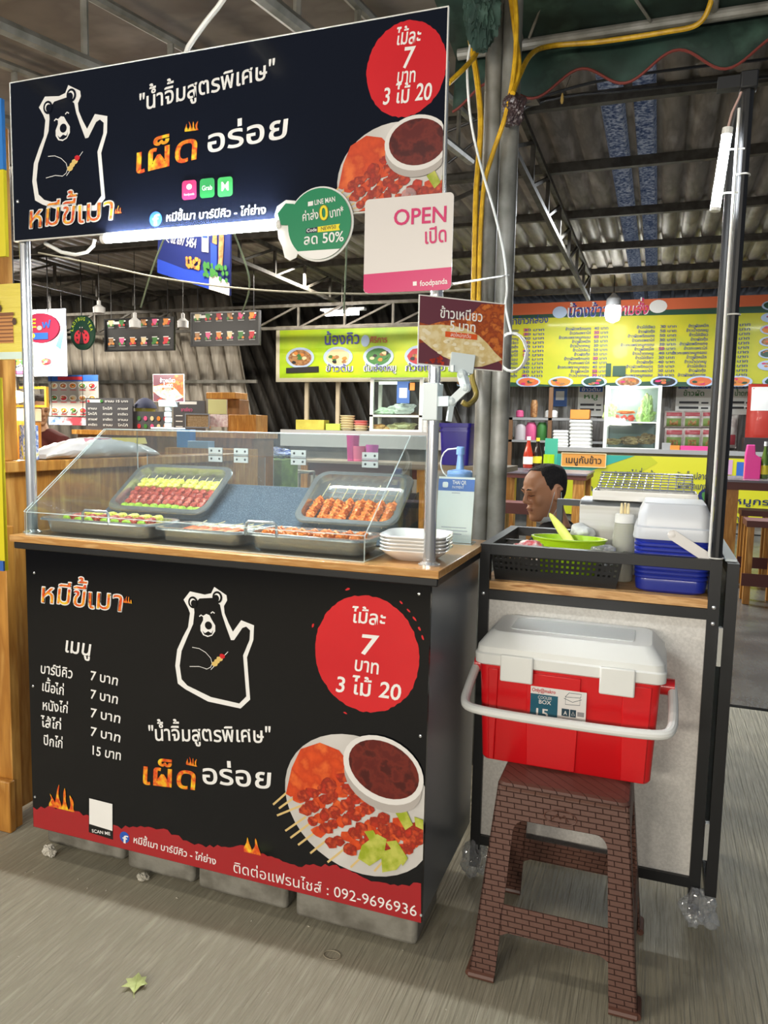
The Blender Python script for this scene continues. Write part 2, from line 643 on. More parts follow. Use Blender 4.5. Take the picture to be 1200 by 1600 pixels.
# lean-to over the stalls, sloping down towards the lane
m_lean = mat('lean_to_sheet', '#6b6259', 0.6, 0.1, ncol=['#5c534b', '#787068'], nscale=2)
lz = lambda y: 2.94 + 0.15 * (y - 1.0)
lt = MB()
vs = [(-7, -0.6, lz(-.6)), (.9, -.6, lz(-.6)), (.9, 3.1, lz(3.1)), (-7, 3.1, lz(3.1))]
lt.add(vs + [(a, b, c + .02) for a, b, c in vs], [(3, 2, 1, 0), (4, 5, 6, 7), (0, 1, 5, 4), (1, 2, 6, 5), (2, 3, 7, 6), (3, 0, 4, 7)])
tag(lt.build('ceiling', m_lean), kind='structure')
for x in (-2.9, -2.05, -1.2, -0.35, 0.5):
    mb = MB()
    a, b = V((x, -.55, lz(-.55) - .05)), V((x, 3.05, lz(3.05) - .05))
    low = V((0, 0, .24))
    mb.tube([a, b], .022).tube([a - low, b - low], .026)
    for i in range(7):
        c = a.lerp(b, (i + .4) / 7)
        mb.tube([c, c - low], .014, 6)
    tag(mb.build('roof_beam', m_galv), kind='structure')

# ------------------------------------------------------------------ food counter
SY = 0.0
m_panel = mat('glossy_black_print', '#0a0b10', 0.12, spec=0.35, coat=0.15)
m_side = mat('grey_side_panel', '#757c82', 0.3, 0.2)
cnt = thing('food_counter', 'black food counter printed with a bear, menu prices and a plate of skewers', 'counter', (0.6, 0.25, 0))
C0 = (0.0, 1.2, 0.0, 0.50)
MB().box((0.0, 0.0, 0.112), (1.2, 0.010, 0.946)).build('front_panel', m_panel, cnt, world=True)
MB().box((1.178, 0.0105, 0.118), (1.2, 0.50, 0.946)).box((0, 0.0105, 0.118), (0.02, 0.50, 0.946)).box((0.02, 0.485, 0.118), (1.178, 0.50, 0.946)).box((0.02, 0.0105, 0.118), (1.178, 0.485, 0.135)).build('cabinet_body', m_side, cnt, world=True)
MB().box((-.02, -.022, 0.946), (1.222, 0.512, 0.966)).build('black_rim', m_black, cnt, world=True, bevel=0.003)
MB().box((-.028, -.03, 0.966), (1.226, 0.52, 0.985)).build('worktop', m_wood, cnt, world=True, bevel=0.002)
for px, py in ((54, 895), (307, 880), (655, 928), (52, 1072), (657, 1150), (658, 1430), (55, 1245)):
    x, z = XZ(px, py, 0)
    MB().ell((x, -.0008, z), (.004, .0025, .004), 0, 8, 5).build('panel_screw', m_chrome, cnt, world=True)

# artwork helpers -------------------------------------------------
BEAR_OUT = [(287, 937), (297, 924), (320, 929), (330, 927), (335, 917), (354, 930), (355, 938), (350, 947), (351, 958), (357, 973), (364, 987), (377, 969), (397, 977), (396, 1000), (386, 1027), (391, 1093), (376, 1107), (325, 1096), (290, 1077), (278, 1068), (274, 1040), (277, 1015), (286, 995), (294, 980), (297, 958), (294, 950)]
BEAR_IN = [(303, 945), (312, 935), (332, 934), (344, 945), (347, 960), (353, 978), (361, 1000), (366, 1000), (379, 981), (385, 979), (391, 985), (390, 1000), (380, 1024), (385, 1088), (374, 1099), (330, 1089), (293, 1071), (284, 1061), (281, 1040), (284, 1017), (294, 993), (302, 975), (304, 957)]


def bear(P, f, s, m_w=0, m_k=1, m_y=2, m_r=3, lay=1):
    """f maps the emblem's own coordinates to the plane, s is the size of one unit there"""
    P.poly([f(*p) for p in BEAR_OUT], m_w, lay)
    P.poly([f(*p) for p in BEAR_IN], m_k, lay + 1)
    for ex, ey in ((302, 941), (340, 933)):
        P.ell(f(ex, ey), 7.6 * s, 8.2 * s, m_k, lay + 3, 18)
        P.ell(f(ex, ey), 4.8 * s, 5.4 * s, m_w, lay + 4, 14)
        P.ell(f(ex + (1.6 if ex < 320 else -1.6), ey + 1.8), 4.6 * s, 5.0 * s, m_k, lay + 5, 14)
    P.poly([f(*p) for p in ((318, 962), (323, 959), (328, 961), (331, 967), (337, 977), (337, 986), (332, 993), (325, 995), (318, 992), (314, 985), (314, 977), (318, 969))], m_w, lay + 4)
    P.ell(f(326.5, 977), 5.6 * s, 5.6 * s, m_k, lay + 5, 14)
    P.poly([f(*p) for p in ((317, 985), (321, 989), (326, 986), (331, 989), (334, 984), (332, 991), (326, 993), (320, 991))], m_k, lay + 5)
    for ex, ey in ((315, 962), (333, 957)):
        P.stroke([f(ex - 3, ey + 1), f(ex, ey - 1.3), f(ex + 3, ey + 1)], 1.5 * s, m_w, lay + 4)
    P.stroke([f(*p) for p in ((301, 1011), (312, 1013), (322, 1019), (330, 1028), (332, 1036))], 0.8 * s, m_w, lay + 4)
    P.stroke([f(*p) for p in ((297, 1041), (312, 1041), (324, 1045), (330, 1042), (333, 1034))], 0.8 * s, m_w, lay + 4)
    P.stroke([f(330, 1046), f(357, 1018)], 0.8 * s, m_w, lay + 4)
    for i, (cx, cy) in enumerate(((336, 1037), (340, 1033), (344, 1029), (348, 1025))):
        P.ell(f(cx, cy), 4.6 * s, 3.4 * s, m_r if i == 3 else m_y, lay + 5, 10, .12, i)


m_food_meat = mat('printed_meat', '#c8351a', 0.4, ncol=['#8e2313', '#e2582a'], nscale=55, nlo=0.3, nhi=0.7)
m_food_fillet = mat('printed_fillet', '#e2531c', 0.4, ncol=['#c73d12', '#ec7030'], nscale=24, nlo=0.3, nhi=0.7)
m_food_plate = mat('printed_plate', '#d9d6d2', 0.4, ncol='#c5c1bc', nscale=4)
m_food_sauce = mat('printed_sauce', '#5e1712', 0.35, ncol=['#71241a', '#4a100d'], nscale=30)
m_food_rim = mat('printed_bowl', '#e6e3df', 0.4)
m_food_bowl = mat('printed_bowl_side', '#b5aea8', 0.4)
m_food_stick = mat('printed_stick', '#dcbf80', 0.4)
m_food_pep = mat('printed_pepper', '#9aa923', 0.4, ncol='#c4c65a', nscale=30)
FOODM = [m_food_plate, m_food_fillet, m_food_meat, m_food_rim, m_food_sauce, m_food_bowl, m_food_stick, m_food_pep]


def plate_art(P, f, s, rot, lay=1, k=5):
    """plate of skewers with a bowl of sauce; f maps panel units to the plane"""
    P.ell(f(560, 1258), 124 * s, 106 * s, 0, lay, 40, rot=rot)
    rg = random.Random(4)
    # sticks
    for a, b in (((427, 1257), (462, 1226)), ((436, 1263), (468, 1240)), ((433, 1274), (472, 1258)), ((446, 1298), (478, 1276)), ((454, 1309), (486, 1285)), ((466, 1320), (498, 1296)), ((485, 1333), (516, 1308)), ((512, 1347), (546, 1320)), ((548, 1355), (566, 1338)), ((585, 1361), (600, 1344))):
        P.stroke([f(*a), f(*b)], 3.2 * s, 6, lay + 1)
    P.poly([f(*p) for p in ((447, 1240), (456, 1200), (470, 1170), (500, 1160), (530, 1172), (552, 1200), (556, 1222), (520, 1216), (480, 1228), (455, 1245))], 1, lay + 2)
    P.poly([f(*p) for p in ((452, 1243), (468, 1205), (500, 1188), (540, 1190), (552, 1215), (505, 1232), (468, 1245))], 1, lay + 3)
    # beaded meat rows
    rows = (((468, 1248), (535, 1216)), ((476, 1264), (556, 1228)), ((488, 1284), (565, 1244)), ((500, 1300), (575, 1262)), ((520, 1318), (600, 1278)), ((545, 1328), (625, 1288)), ((590, 1322), (655, 1290)), ((618, 1338), (660, 1304)))
    for r, (a, b) in enumerate(rows):
        for i in range(8):
            t = i / 7
            x, y = a[0] + (b[0] - a[0]) * t + rg.uniform(-2, 2), a[1] + (b[1] - a[1]) * t + rg.uniform(-2, 2)
            P.ell(f(x, y), rg.uniform(9, 13) * s, rg.uniform(8, 11) * s, 2 if (i + r) % 3 else 1, lay + 4 + (i + r) % 3, 10, .18, r * 9 + i)
    for p in (((566, 1320), (590, 1302), (605, 1310), (600, 1338), (578, 1352), (560, 1340)), ((596, 1330), (622, 1322), (634, 1340), (620, 1358), (598, 1362)), ((570, 1298), (584, 1296), (596, 1318), (588, 1328)), ((604, 1314), (620, 1312), (638, 1340), (630, 1352)), ((618, 1268), (634, 1262), (646, 1288), (634, 1296)), ((648, 1275), (662, 1280), (663, 1296), (650, 1290))):
        P.poly([f(*q) for q in p], 7, lay + 8)
    P.ell(f(598, 1218), 62 * s, 46 * s, 5, lay + 9, 30, rot=rot)
    P.ell(f(599, 1202), 64 * s, 50 * s, 3, lay + 10, 32, rot=rot)
    P.ell(f(600, 1201), 56 * s, 42 * s, 4, lay + 11, 30, rot=rot)


def flame(P, cx, cz, w, h, m, lay, seed=0):
    rg = random.Random(seed)
    n = max(2, int(round(w / h * 3)))
    for lay_i, k in ((0, 1.0), (1, .62)):
        for i in range(n):
            t = (i + .5) / n
            bx0 = cx - w / 2 + w * t
            hh = h * k * (0.45 + 0.55 * math.sin(PI * t)) * rg.uniform(.75, 1.1)
            bw = w / n * (.85 if lay_i == 0 else .5)
            sw = rg.uniform(-.5, .5) * bw
            L, R = [], []
            for q in range(9):
                u = q / 8
                c = bx0 + sw * math.sin(u * 4.2) * u
                ww = bw * (1 - u) ** .75 * (1 + .35 * math.sin(u * 6 + i))
                L.append((c - ww / 2 - .0002, cz + hh * u))
                R.append((c + ww / 2 + .0002, cz + hh * u))
            P.poly(L + R[::-1], m, lay + lay_i)


# panel artwork ----------------------------------------------------
def fp(px, py):
    return XZ(px, py, 0)


US = (fp(391, 1040)[0] - fp(274, 1040)[0]) / 117
P = Print()
bear(P, fp, US)
P.build('bear_emblem', [m_ink_white, m_panel, mat('pale_yellow_ink', '#e0c070', 0.4), m_ink_red], cnt, world=True)['label'] = 'white cut-out bear emblem'
P = Print()
c = fp(572, 1022)
P.ell(c, (fp(653, 1022)[0] - fp(490, 1022)[0]) / 2, (fp(572, 931)[1] - fp(572, 1113)[1]) / 2, 0, 1, 90, .012, 3)
for i, a in enumerate((20, 28, 37, 46, 55, 110, 160, 250)):
    rg = random.Random(i)
    P.ell((c[0] + .150 * math.cos(math.radians(a)), c[1] + .164 * math.sin(math.radians(a))), .006, .0025, 0, 1, 7, .3, i, rot=math.radians(a + 90))
for s_, a, b, em, bo in (('ไม้ละ', (549, 972), (602, 977), .048, 1), ('7', (560, 1021), (588, 1024), .070, 1), ('บาท', (552, 1047), (593, 1053), .048, 1), ('3 ไม้ 20', (523, 1080), (626, 1094), .056, 1)):
    P.text(s_, fp(*a), fp(*b), em, 1, 2, bo, .07, .08, 3)
P.build('price_badge', [m_ink_red, m_ink_white], cnt, world=True)['label'] = 'round red price badge'
P = Print()
P.clip = (0.001, 1.199, 0.113, 0.945)
ff = lambda px, py: fp(px, py)
plate_art(P, ff, (fp(660, 1250)[0] - fp(440, 1250)[0]) / 228, -0.28)
P.build('food_picture', FOODM, cnt, world=True)
P = Print()
P.clip = (0.001, 1.199, 0.1125, 0.945)
rg = random.Random(8)
top = [(x, 1258 + (x - 52) * .215 + 6 * math.sin(x * .045) + rg.uniform(-3, 3)) for x in range(52, 664, 6)]
P.poly([fp(52, 1291), fp(660, 1443)] + [fp(*p) for p in top[::-1]], 0, 1)
P.build('red_band', [mat('dark_red_ink', '#a71a22', 0.3, coat=0.3)], cnt, world=True)
P = Print()
T = lambda s_, a, b, em, bo=1, jit=.07, m=0, lay=3, sl=.08: P.text(s_, fp(*a), fp(*b), em * .86, m, lay, bo, jit, sl, len(s_))
for dx_, dz_ in ((-.002, 0), (.002, 0), (0, .002), (0, -.002), (-.0014, .0014), (.0014, .0014), (-.0014, -.0014), (.0014, -.0014)):
    P.text('หมีขี้เมา', fp(62, 940), fp(193, 955), .079, 0, 2, 1, .06, .08, len('หมีขี้เมา'), (dx_, dz_))
P.text('หมีขี้เมา', fp(62, 940), fp(193, 955), .079, 1, 4, 0, .06, .08, len('หมีขี้เมา'))
T('เมนู', (100, 1017), (143, 1025), .07)
for s_, a, b in (('บาร์บีคิว', (63, 1051), (114, 1060)), ('เนื้อไก่', (65, 1079), (101, 1086)), ('หนังไก่', (66, 1108), (107, 1114)), ('ไส้ไก่', (65, 1135), (97, 1140)), ('ปีกไก่', (68, 1163), (99, 1169))):
    T(s_, a, b, .047)
for s_, a, b in (('7 บาท', (141, 1062), (185, 1071)), ('7 บาท', (141, 1091), (185, 1100)), ('7 บาท', (141, 1120), (189, 1130)), ('7 บาท', (141, 1149), (189, 1160)), ('15 บาท', (142, 1178), (190, 1188))):
    T(s_, a, b, .044)
T('"น้ำจิ้มสูตรพิเศษ"', (232, 1156), (424, 1160), .066)
T('เผ็ด', (219, 1223), (309, 1234), .105, 1, .05, 1)
T('อร่อย', (315, 1224), (426, 1232), .088)
T('SCAN ME', (144, 1300), (173, 1305), .016, 1, 0, 0, 3, 0)
T('หมีขี้เมา บาร์บีคิว - ไก่ย่าง', (208, 1316), (338, 1351), .032, 1, .04)
T('ติดต่อแฟรนไชส์ : 092-9696936', (364, 1362), (652, 1432), .047, 0, 0, 0, 3, 0)
for px, py, w, h, sd in ((97, 1264, .095, .075, 1), (394, 1333, .05, .06, 3), (200, 942, .03, .02, 7), (300, 1196, .035, .03, 9)):
    x, z = fp(px, py)
    flame(P, x, z, w, h, 1, 4, sd)
# small card under the band for the payment code (left blank) and the round blue badge
P.poly([fp(*p) for p in ((139, 1246), (177, 1255), (177, 1312), (139, 1300))], 2, 2)
P.poly([fp(*p) for p in ((140, 1247), (176, 1256), (176, 1298), (140, 1287))], 0, 3)
P.ell(fp(195, 1308), .0165, .0165, 3, 2, 20)
P.text('f', fp(192, 1316), fp(199, 1318), .034, 0, 4, 1)
P.build('lettering', [m_ink_white, m_ink_fire, m_ink_black, mat('blue_badge_ink', '#1f55b5', 0.4)], cnt, world=True)

# concrete pads under the counter
for i, (x0, x1, y0, y1, lb) in enumerate(((-.05, .24, .10, .30, 'rough concrete block under the counter corner beside the wooden stall'), (.27, .50, .08, .28, 'rough concrete block under the counter below the scan me card'), (.52, .80, .07, .27, 'rough concrete block under the middle of the counter'), (.83, 1.17, .06, .26, 'long rough concrete block under the phone number end of the counter'))):
    b = MB().box((x0, y0, 0.0), (x1, y1, .117)).build('concrete_block', m_conc, bevel=.012)
    tag(b, lb, 'concrete block', 'concrete blocks under the counter')

# ------------------------------------------------------------------ sign posts and top sign
for x, y, lb in ((-.008, .036, 'shiny steel post holding the end of the sign with the bear'), (1.185, .032, 'shiny steel post beside the plates holding the sign above')):
    t = thing('sign_post', lb, 'post', (x, y, .985), 'steel posts of the hanging sign')
    MB().tube([(0, 0, 0), (0, 0, 1.12)], .0145, 14).build('pole', m_chrome, t)
    MB().lathe([(.026, 0), (.026, .004), (.016, .01), (.016, .016)], n=16).build('base_flange', m_chrome, t)
m_sign = mat('glossy_navy_print', '#0e121e', 0.14, spec=0.4, coat=0.2)
sg = thing('shop_sign', 'wide dark hanging sign with a waving bear and red price badge above the counter', 'sign', (0.6, 0.007, 1.79))
s0, s1, z0, z1 = -.0138, 1.1991, 1.7945, 2.2039
MB().box((s0, .007, z0), (s1, .013, z1)).build('sign_board', m_sign, sg, world=True)
e = .0025
MB().box((s0 - e, .006, z0 - e), (s1 + e, .0135, z0)).box((s0 - e, .006, z1), (s1 + e, .0135, z1 + e)).box((s0 - e, .006, z0), (s0, .0135, z1)).box((s1, .006, z0), (s1 + e, .0135, z1)).build('edge_trim', m_white, sg, world=True)


def fs(px, py):
    return XZ(px, py, .007)


# emblem mapping: counter emblem box -> sign emblem box
A = [fp(*p) for p in BEAR_OUT]
ax0, ax1, az0, az1 = min(p[0] for p in A), max(p[0] for p in A), min(p[1] for p in A), max(p[1] for p in A)
bx0, bx1 = fs(50, 260)[0], fs(168, 190)[0]
bz0, bz1 = fs(110, 333)[1], fs(107, 133)[1]


def fb(px, py):
    x, z = fp(px, py)
    return (bx0 + (x - ax0) / (ax1 - ax0) * (bx1 - bx0), bz0 + (z - az0) / (az1 - az0) * (bz1 - bz0))


P = Print((0, .007, 0))
bear(P, fb, US * (bx1 - bx0) / (ax1 - ax0))
P.build('bear_emblem', [m_ink_white, m_sign, mat('pale_yellow_ink', '#e0c070'), m_ink_red], sg, world=True)['label'] = 'white cut-out bear emblem'
P = Print((0, .007, 0))
c = fs(634, 108)
P.ell(c, (fs(695, 108)[0] - fs(571, 108)[0]) / 2, (fs(634, 33)[1] - fs(634, 183)[1]) / 2, 0, 1, 80, .012, 5)
for s_, a, b, em in (('ไม้ละ', (618, 71), (657, 66), .044), ('7', (627, 107), (645, 105), .062), ('บาท', (619, 131), (650, 127), .042), ('3 ไม้ 20', (597, 164), (674, 155), .050)):
    P.text(s_, fs(*a), fs(*b), em, 1, 2, 1, .07, .08, 3)
P.build('price_badge', [m_ink_red, m_ink_white], sg, world=True)['label'] = 'round red price badge'
P = Print((0, .007, 0))
P.clip = (s0 + .001, s1 - .001, z0 + .001, z1)
q0, q1 = fs(526, 262), fs(716, 262)
r0, r1 = fp(432, 1250), fp(668, 1250)
kx = (q1[0] - q0[0]) / (r1[0] - r0[0])
bc = fs(652, 224)
rc = fp(599, 1202)


def fpl(px, py):
    x, z = fp(px, py)
    return (bc[0] + (x - rc[0]) * kx, bc[1] + (z - rc[1]) * kx)


plate_art(P, fpl, (fp(660, 1250)[0] - fp(440, 1250)[0]) / 228 * kx, -0.05)
P.build('food_picture', FOODM, sg, world=True)
P = Print((0, .007, 0))
T = lambda s_, a, b, em, bo=1, jit=.07, m=0, lay=3, sl=.08: P.text(s_, fs(*a), fs(*b), em * .84, m, lay, bo, jit, sl, len(s_))
T('"น้ำจิ้มสูตรพิเศษ"', (217, 174), (430, 120), .066, 1, .05)
T('เผ็ด', (208, 272), (312, 247), .105, 1, .05, 1)
T('อร่อย', (322, 240), (452, 214), .088, 1, .05)
for dx_, dz_ in ((-.002, 0), (.002, 0), (0, .002), (0, -.002), (-.0014, .0014), (.0014, .0014), (-.0014, -.0014), (.0014, -.0014)):
    P.text('หมีขี้เมา', fs(44, 357), fs(180, 342), .080, 0, 7, 1, .06, .08, len('หมีขี้เมา'), (dx_, dz_))
P.text('หมีขี้เมา', fs(44, 357), fs(180, 342), .080, 1, 9, 0, .06, .08, len('หมีขี้เมา'))
T('หมีขี้เมา บาร์บีคิว - ไก่ย่าง', (259, 346), (416, 334), .032, 1, .04)
flame(P, *fs(300, 205), .04, .03, 1, 4, 9)
flame(P, *fs(186, 334), .02, .02, 1, 9, 7)
for cx, cy, m, s_, em in ((296, 297, 4, 'foodpanda', .008), (324, 294, 3, 'Grab', .016), (352, 292, 5, 'M', .03)):
    x, z = fs(cx, cy)
    P.poly([(x + p[0], z + p[1]) for p in rrect(.042, .046, .008, 0, 4)], m, 2)
    w = .015 if m != 5 else .012
    P.text(s_, (x - w, z - em * (.3 if m != 4 else 1.6)), (x + w, z - em * (.3 if m != 4 else 1.6)), em, 0, 3, 1)
P.ell(fs(296, 292), .008, .007, 0, 3, 14)
P.ell(fs(243.5, 342.5), .0185, .0185, 2, 2, 22)
P.text('f', fs(239.5, 352), fs(248, 351), .036, 0, 4, 1)
P.build('lettering', [m_ink_white, m_ink_fire, mat('blue_badge_ink', '#1f55b5'), mat('green_app_ink', '#1f8a45'), mat('pink_ink', '#c92a68'), mat('light_green_app_ink', '#35a853')], sg, world=True)
for px, py in ((28, 315), (684, 249)):
    x, z = fs(px, py)
    MB().ell((x, .006, z), (.005, .003, .005), 0, 8, 5).build('panel_screw', m_chrome, sg, world=True)

# tube light under the sign
tl = thing('tube_light', 'bright white tube light under the bottom edge of the big sign', 'tube light', (.545, .004, 1.779))
MB().tube([(-.25, 0, 0), (.25, 0, 0)], .0105, 12).build('glowing_tube', m_led, tl)
MB().tube([(-.262, 0, 0), (-.25, 0, 0)], .0115, 12).build('end_cap', m_white, tl)
MB().tube([(.25, 0, 0), (.262, 0, 0)], .0115, 12).build('end_cap', m_white, tl)
MB().box((-.26, .004, .0085), (.26, .009, .013)).build('mounting_rail', m_white, tl)
cb = MB().tube([at(*p, 1, .05) for p in ((148, 374), (146, 384), (136, 394), (118, 398), (96, 394), (70, 380))], .005, 6).build('light_cable', m_white)
tag(cb, 'thin white cable drooping under the corner of the big sign', 'cable')
cb = MB().tube([at(*p, 1, .04) for p in ((288, 92), (294, 74), (306, 56), (322, 34), (340, 12), (362, -20))], .0065, 8).build('power_cable', m_white)
tag(cb, 'thick white cable rising behind the top edge of the big sign', 'cable')
# ------------------------------------------------------------------ signs hung on the big sign and the post
ps = thing('promo_sign', 'round green delivery discount sign with yellow zero on the big sign edge', 'sign', (.91, -.004, 1.77))
P2 = lambda px, py: XZ(px, py, -.004)
c = P2(499, 350)
mb = MB()
mb.prism([(c[0] + .0845 * math.cos(a * PI / 24), c[1] + .0845 * math.sin(a * PI / 24)) for a in range(48)], (0, -.002, 0), (1, 0, 0), (0, 0, 1), -.003)
mb.build('sign_disc', m_white, ps, world=True)
# plain die-cut tab beside the disc
tb = [P2(*p) for p in ((428, 336), (432, 322), (446, 312), (460, 313), (470, 324), (472, 345), (464, 362), (468, 385), (462, 402), (452, 407), (444, 402), (440, 385), (434, 372), (432, 352))]
MB().prism(tb, (0, -.0015, 0), (1, 0, 0), (0, 0, 1), -.002).build('sign_tab', m_white, ps, world=True)
P = Print((0, -.0055, 0))
P.ell(c, .080, .080, 0, 1, 48)
P.ell(c, .080, .080, 1, 2, 24, a0=PI * 1.265, a1=PI * 1.735)
T = lambda s_, a, b, em, m=1, bo=1, lay=3, sl=0, jit=0: P.text(s_, P2(*a), P2(*b), em, m, lay, bo, jit, sl, 2)
T('LINE MAN', (492, 321), (525, 315), .016)
P.poly([P2(*p) for p in ((482, 316), (490, 314.5), (490, 321.5), (482, 323))], 1, 3)
T('ค่าส่ง', (473, 346), (499, 342), .027)
T('0', (500.5, 345), (514, 343), .046, 2, 1, 5)
T('0', (499, 346), (515.5, 343.5), .050, 4, 1, 4)
T('บาท*', (516, 341), (538, 336), .028)
P.poly([P2(*p) for p in ((479, 358), (497, 355), (497, 363), (479, 365))], 3, 3)
P.poly([P2(*p) for p in ((497, 355), (532, 350), (530, 355), (532, 360), (497, 363.5))], 2, 3)
T('Code', (480, 363.5), (496, 361.5), .011, 1, 1, 4)
T('NEW50', (502, 361), (526, 357.5), .012, 3, 0, 4)
T('ลด 50%', (475, 383), (538, 377), .032)
P.poly([P2(*p) for p in ((434, 334), (447, 318), (460, 319), (467, 334), (464, 352), (440, 352))], 0, 1)
P.build('lettering', [mat('green_print', '#15885a', 0.35), m_ink_white, mat('yellow_print', '#f2df1c', 0.4), mat('navy_print', '#14163a', 0.4), mat('olive_print', '#8a7a10', 0.4)], ps, world=True)

op = thing('open_sign', 'white and pink open sign hanging from a suction cup at the sign corner', 'sign', (1.128, -.016, 1.71))
P2 = lambda px, py: XZ(px, py, -.016)
cen = (1.1278, 1.7105)
MB().prism([(cen[0] + p[0], cen[1] + p[1]) for p in rrect(.206, .206, .010, 0, 5)], (0, -.014, 0), (1, 0, 0), (0, 0, 1), -.002).build('sign_plate', mat('white_acrylic', '#e8e3df', 0.22, coat=0.4), op, world=True)
P = Print((0, -.0145, 0))
x0, x1, zz0, zz1 = cen[0] - .103, cen[0] + .103, cen[1] - .103, cen[1] + .103
band = [(x0, zz0 + .012), (x0 + .003, zz0 + .003), (x0 + .012, zz0), (x1 - .012, zz0), (x1 - .003, zz0 + .003), (x1, zz0 + .012), (x1, zz0 + .048), (x0, zz0 + .042)]
P.poly(band, 0, 1)
T = lambda s_, a, b, em, m=0, bo=1, lay=2: P.text(s_, P2(*a), P2(*b), em, m, lay, bo)
T('OPEN', (614, 352), (699, 346), .048)
T('เปิด', (662, 381), (699, 377), .046)
T('foodpanda', (656, 447), (699, 443), .017, 1)
P.poly([P2(*p) for p in ((645, 440), (651, 439.5), (651, 446), (645, 446.5))], 1, 2)
P.build('lettering', [mat('pink_print', '#d3246c', 0.35), m_ink_white], op, world=True)
mb = MB()
q = at(638, 305, 1, -.006)
mb.lathe([(.018, -.004), (.016, 0), (.006, .004), (.004, .009)], (0, 0, 0), 16)
mb.v = [(q.x + x, q.y - z, q.z + y) for x, y, z in mb.v]
mb.build('suction_cup', clearmat('clear_rubber', refl=2.0, haze=.15), op, world=True)


def rice_card(name, label, o, u, v, w, h, group):
    """printed card of sticky rice: local plane o + u*x + v*y, width w, height h"""
    t = thing(name, label, 'price card', o, group)
    u, v = V(u).normalized(), V(v).normalized()
    MB().prism([(0, 0), (w, 0), (w, h), (0, h)], (0, 0, 0), u, v, -.003).build('card', m_white, t)
    P = Print((0, 0, 0), u, v)
    f = lambda x, y: (x * w, y * h)
    b = .012
    P.clip = (b * w, (1 - b) * w, b * w, h - b * w)
    P.poly([f(0, 0), f(1, 0), f(1, 1), f(0, 1)], 0, 1)
    P.poly([f(*p) for p in ((.42, .62), (.5, .72), (.62, .82), (.72, .96), (1, 1), (1, .1), (.8, .3))], 1, 2)
    P.poly([f(*p) for p in ((0, .6), (.12, .58), (.25, .64), (.5, .72), (.6, .5), (0, .3))], 1, 2)
    rg = random.Random(3)
    pts = [(0, .56), (.1, .57), (.25, .6), (.4, .6), (.55, .58), (.7, .5), (.8, .4), (.9, .27), (1, .18), (.92, .14), (.75, .05), (.6, .02), (.45, .08), (.3, .14), (.15, .25), (.03, .36), (0, .36)]
    P.poly([f(x, y) for x, y in pts], 2, 3)
    for i in range(60):
        x, y = rg.uniform(.04, .85), rg.uniform(.1, .55)
        if y < .58 - max(0, x - .5) * .9 and y > .36 - x * .7:
            P.ell(f(x, y), .035 * w, .022 * w, 5 if i % 3 else 2, 4, 8, .2, i)
    for i in range(14):
        P.ell(f(rg.uniform(.1, .34), rg.uniform(.02, .14)), .02 * w, .014 * w, 6, 4, 7, .2, i)
    P.text('ข้าวเหนียว', f(.24, .70), f(.74, .70), .20 * h, 3, 6, 1)
    P.text('5 บาท', f(.355, .54), f(.665, .54), .19 * h, 3, 6, 1)
    P.rect(.31 * w, .68 * w, .43 * h, .51 * h, 4, 5)
    P.text('สดใหม่ทุกวัน', f(.37, .445), f(.61, .445), .075 * h, 3, 6, 0)
    P.build('rice_picture', [mat('print_plum', '#66323f', .35, coat=.3), mat('print_chicken', '#b4571f', .35, ncol=['#8f3a1a', '#cf7430'], nscale=60, coat=.3), mat('print_rice', '#e8d9ac', .4, ncol='#d9c184', nscale=70), m_ink_white, mat('print_orange', '#de5a22', .35), mat('print_rice_light', '#f0e6c6', .4), m_food_meat], t)
    return t


o = V((1.160, -.022, 1.447))
far = V((1.334, .075, 1.436))
uu = (far - o)
rice_card('price_card', 'big sticky rice price card clipped to the post beside the open sign', o, uu, (0, 0, 1), uu.length, .152, 'sticky rice price cards')
rice_card('price_card', 'small sticky rice price card standing on top of the glass display case', (.128, .416, 1.377), (1, 0, 0), (0, 0, 1), .118, .088, 'sticky rice price cards')
m_clip = mat('white_clip_plastic', '#d8e6ea', 0.3)
ch = thing('card_clip', 'white jointed plastic clip on the post gripping the big price card', 'clip', (1.185, .0, 1.36))
ps_ = [at(px, py, 1, y) for px, py, y in ((676, 628, .03), (706, 627, .01), (728, 606, .015), (722, 585, .02), (720, 572, .03))]
mb = MB()
mb.bar(ps_[0] - V((0, 0, .042)), ps_[0] + V((0, 0, .042)), .036, .045, upv=(0, 1, 0))
mb.build('post_clamp', m_clip, ch, world=True, bevel=.002)
mb = MB().bar(ps_[0], ps_[1], .026, .022)
for a, b in ((1, 2), (2, 3)):
    mb.bar(ps_[a], ps_[b], .016, .018)
for p in ps_[1:4]:
    mb.ell(p, .012, 0, 10, 8)
mb.bar(ps_[1], ps_[1] + V((-.005, -.004, -.045)), .009, .011)
mb.build('jointed_arm', m_clip, ch, world=True)
g0, g1 = at(703, 565, 1, .012), at(740, 570, 1, .035)
mb = MB().bar(g0, g1, .018, .042)
mb.bar(g0 + V((.008, -.006, -.024)), g0 + V((.008, -.006, -.008)), .008).bar(g1 + V((-.01, -.006, -.024)), g1 + V((-.01, -.006, -.008)), .008)
mb.build('card_jaw', m_clip, ch, world=True, bevel=.001)
ch = thing('card_clip', 'white plastic clip stand holding the small price card on the display case', 'clip', (.18, .42, 1.289))
mb = MB().box((-.055, -.015, 0), (.055, .02, .006))
mb.build('clip_base', m_clip, ch, bevel=.002)
mb = MB()
for i, z in enumerate((.012, .03, .048, .066)):
    mb.box((-.009 + .002 * (i % 2), -.006, z - .008), (.011 + .002 * (i % 2), .008, z + .008))
mb.build('jointed_arm', m_clip, ch, bevel=.002)
MB().box((-.028, -.010, .072), (.032, .012, .094)).build('card_jaw', m_clip, ch, bevel=.002)

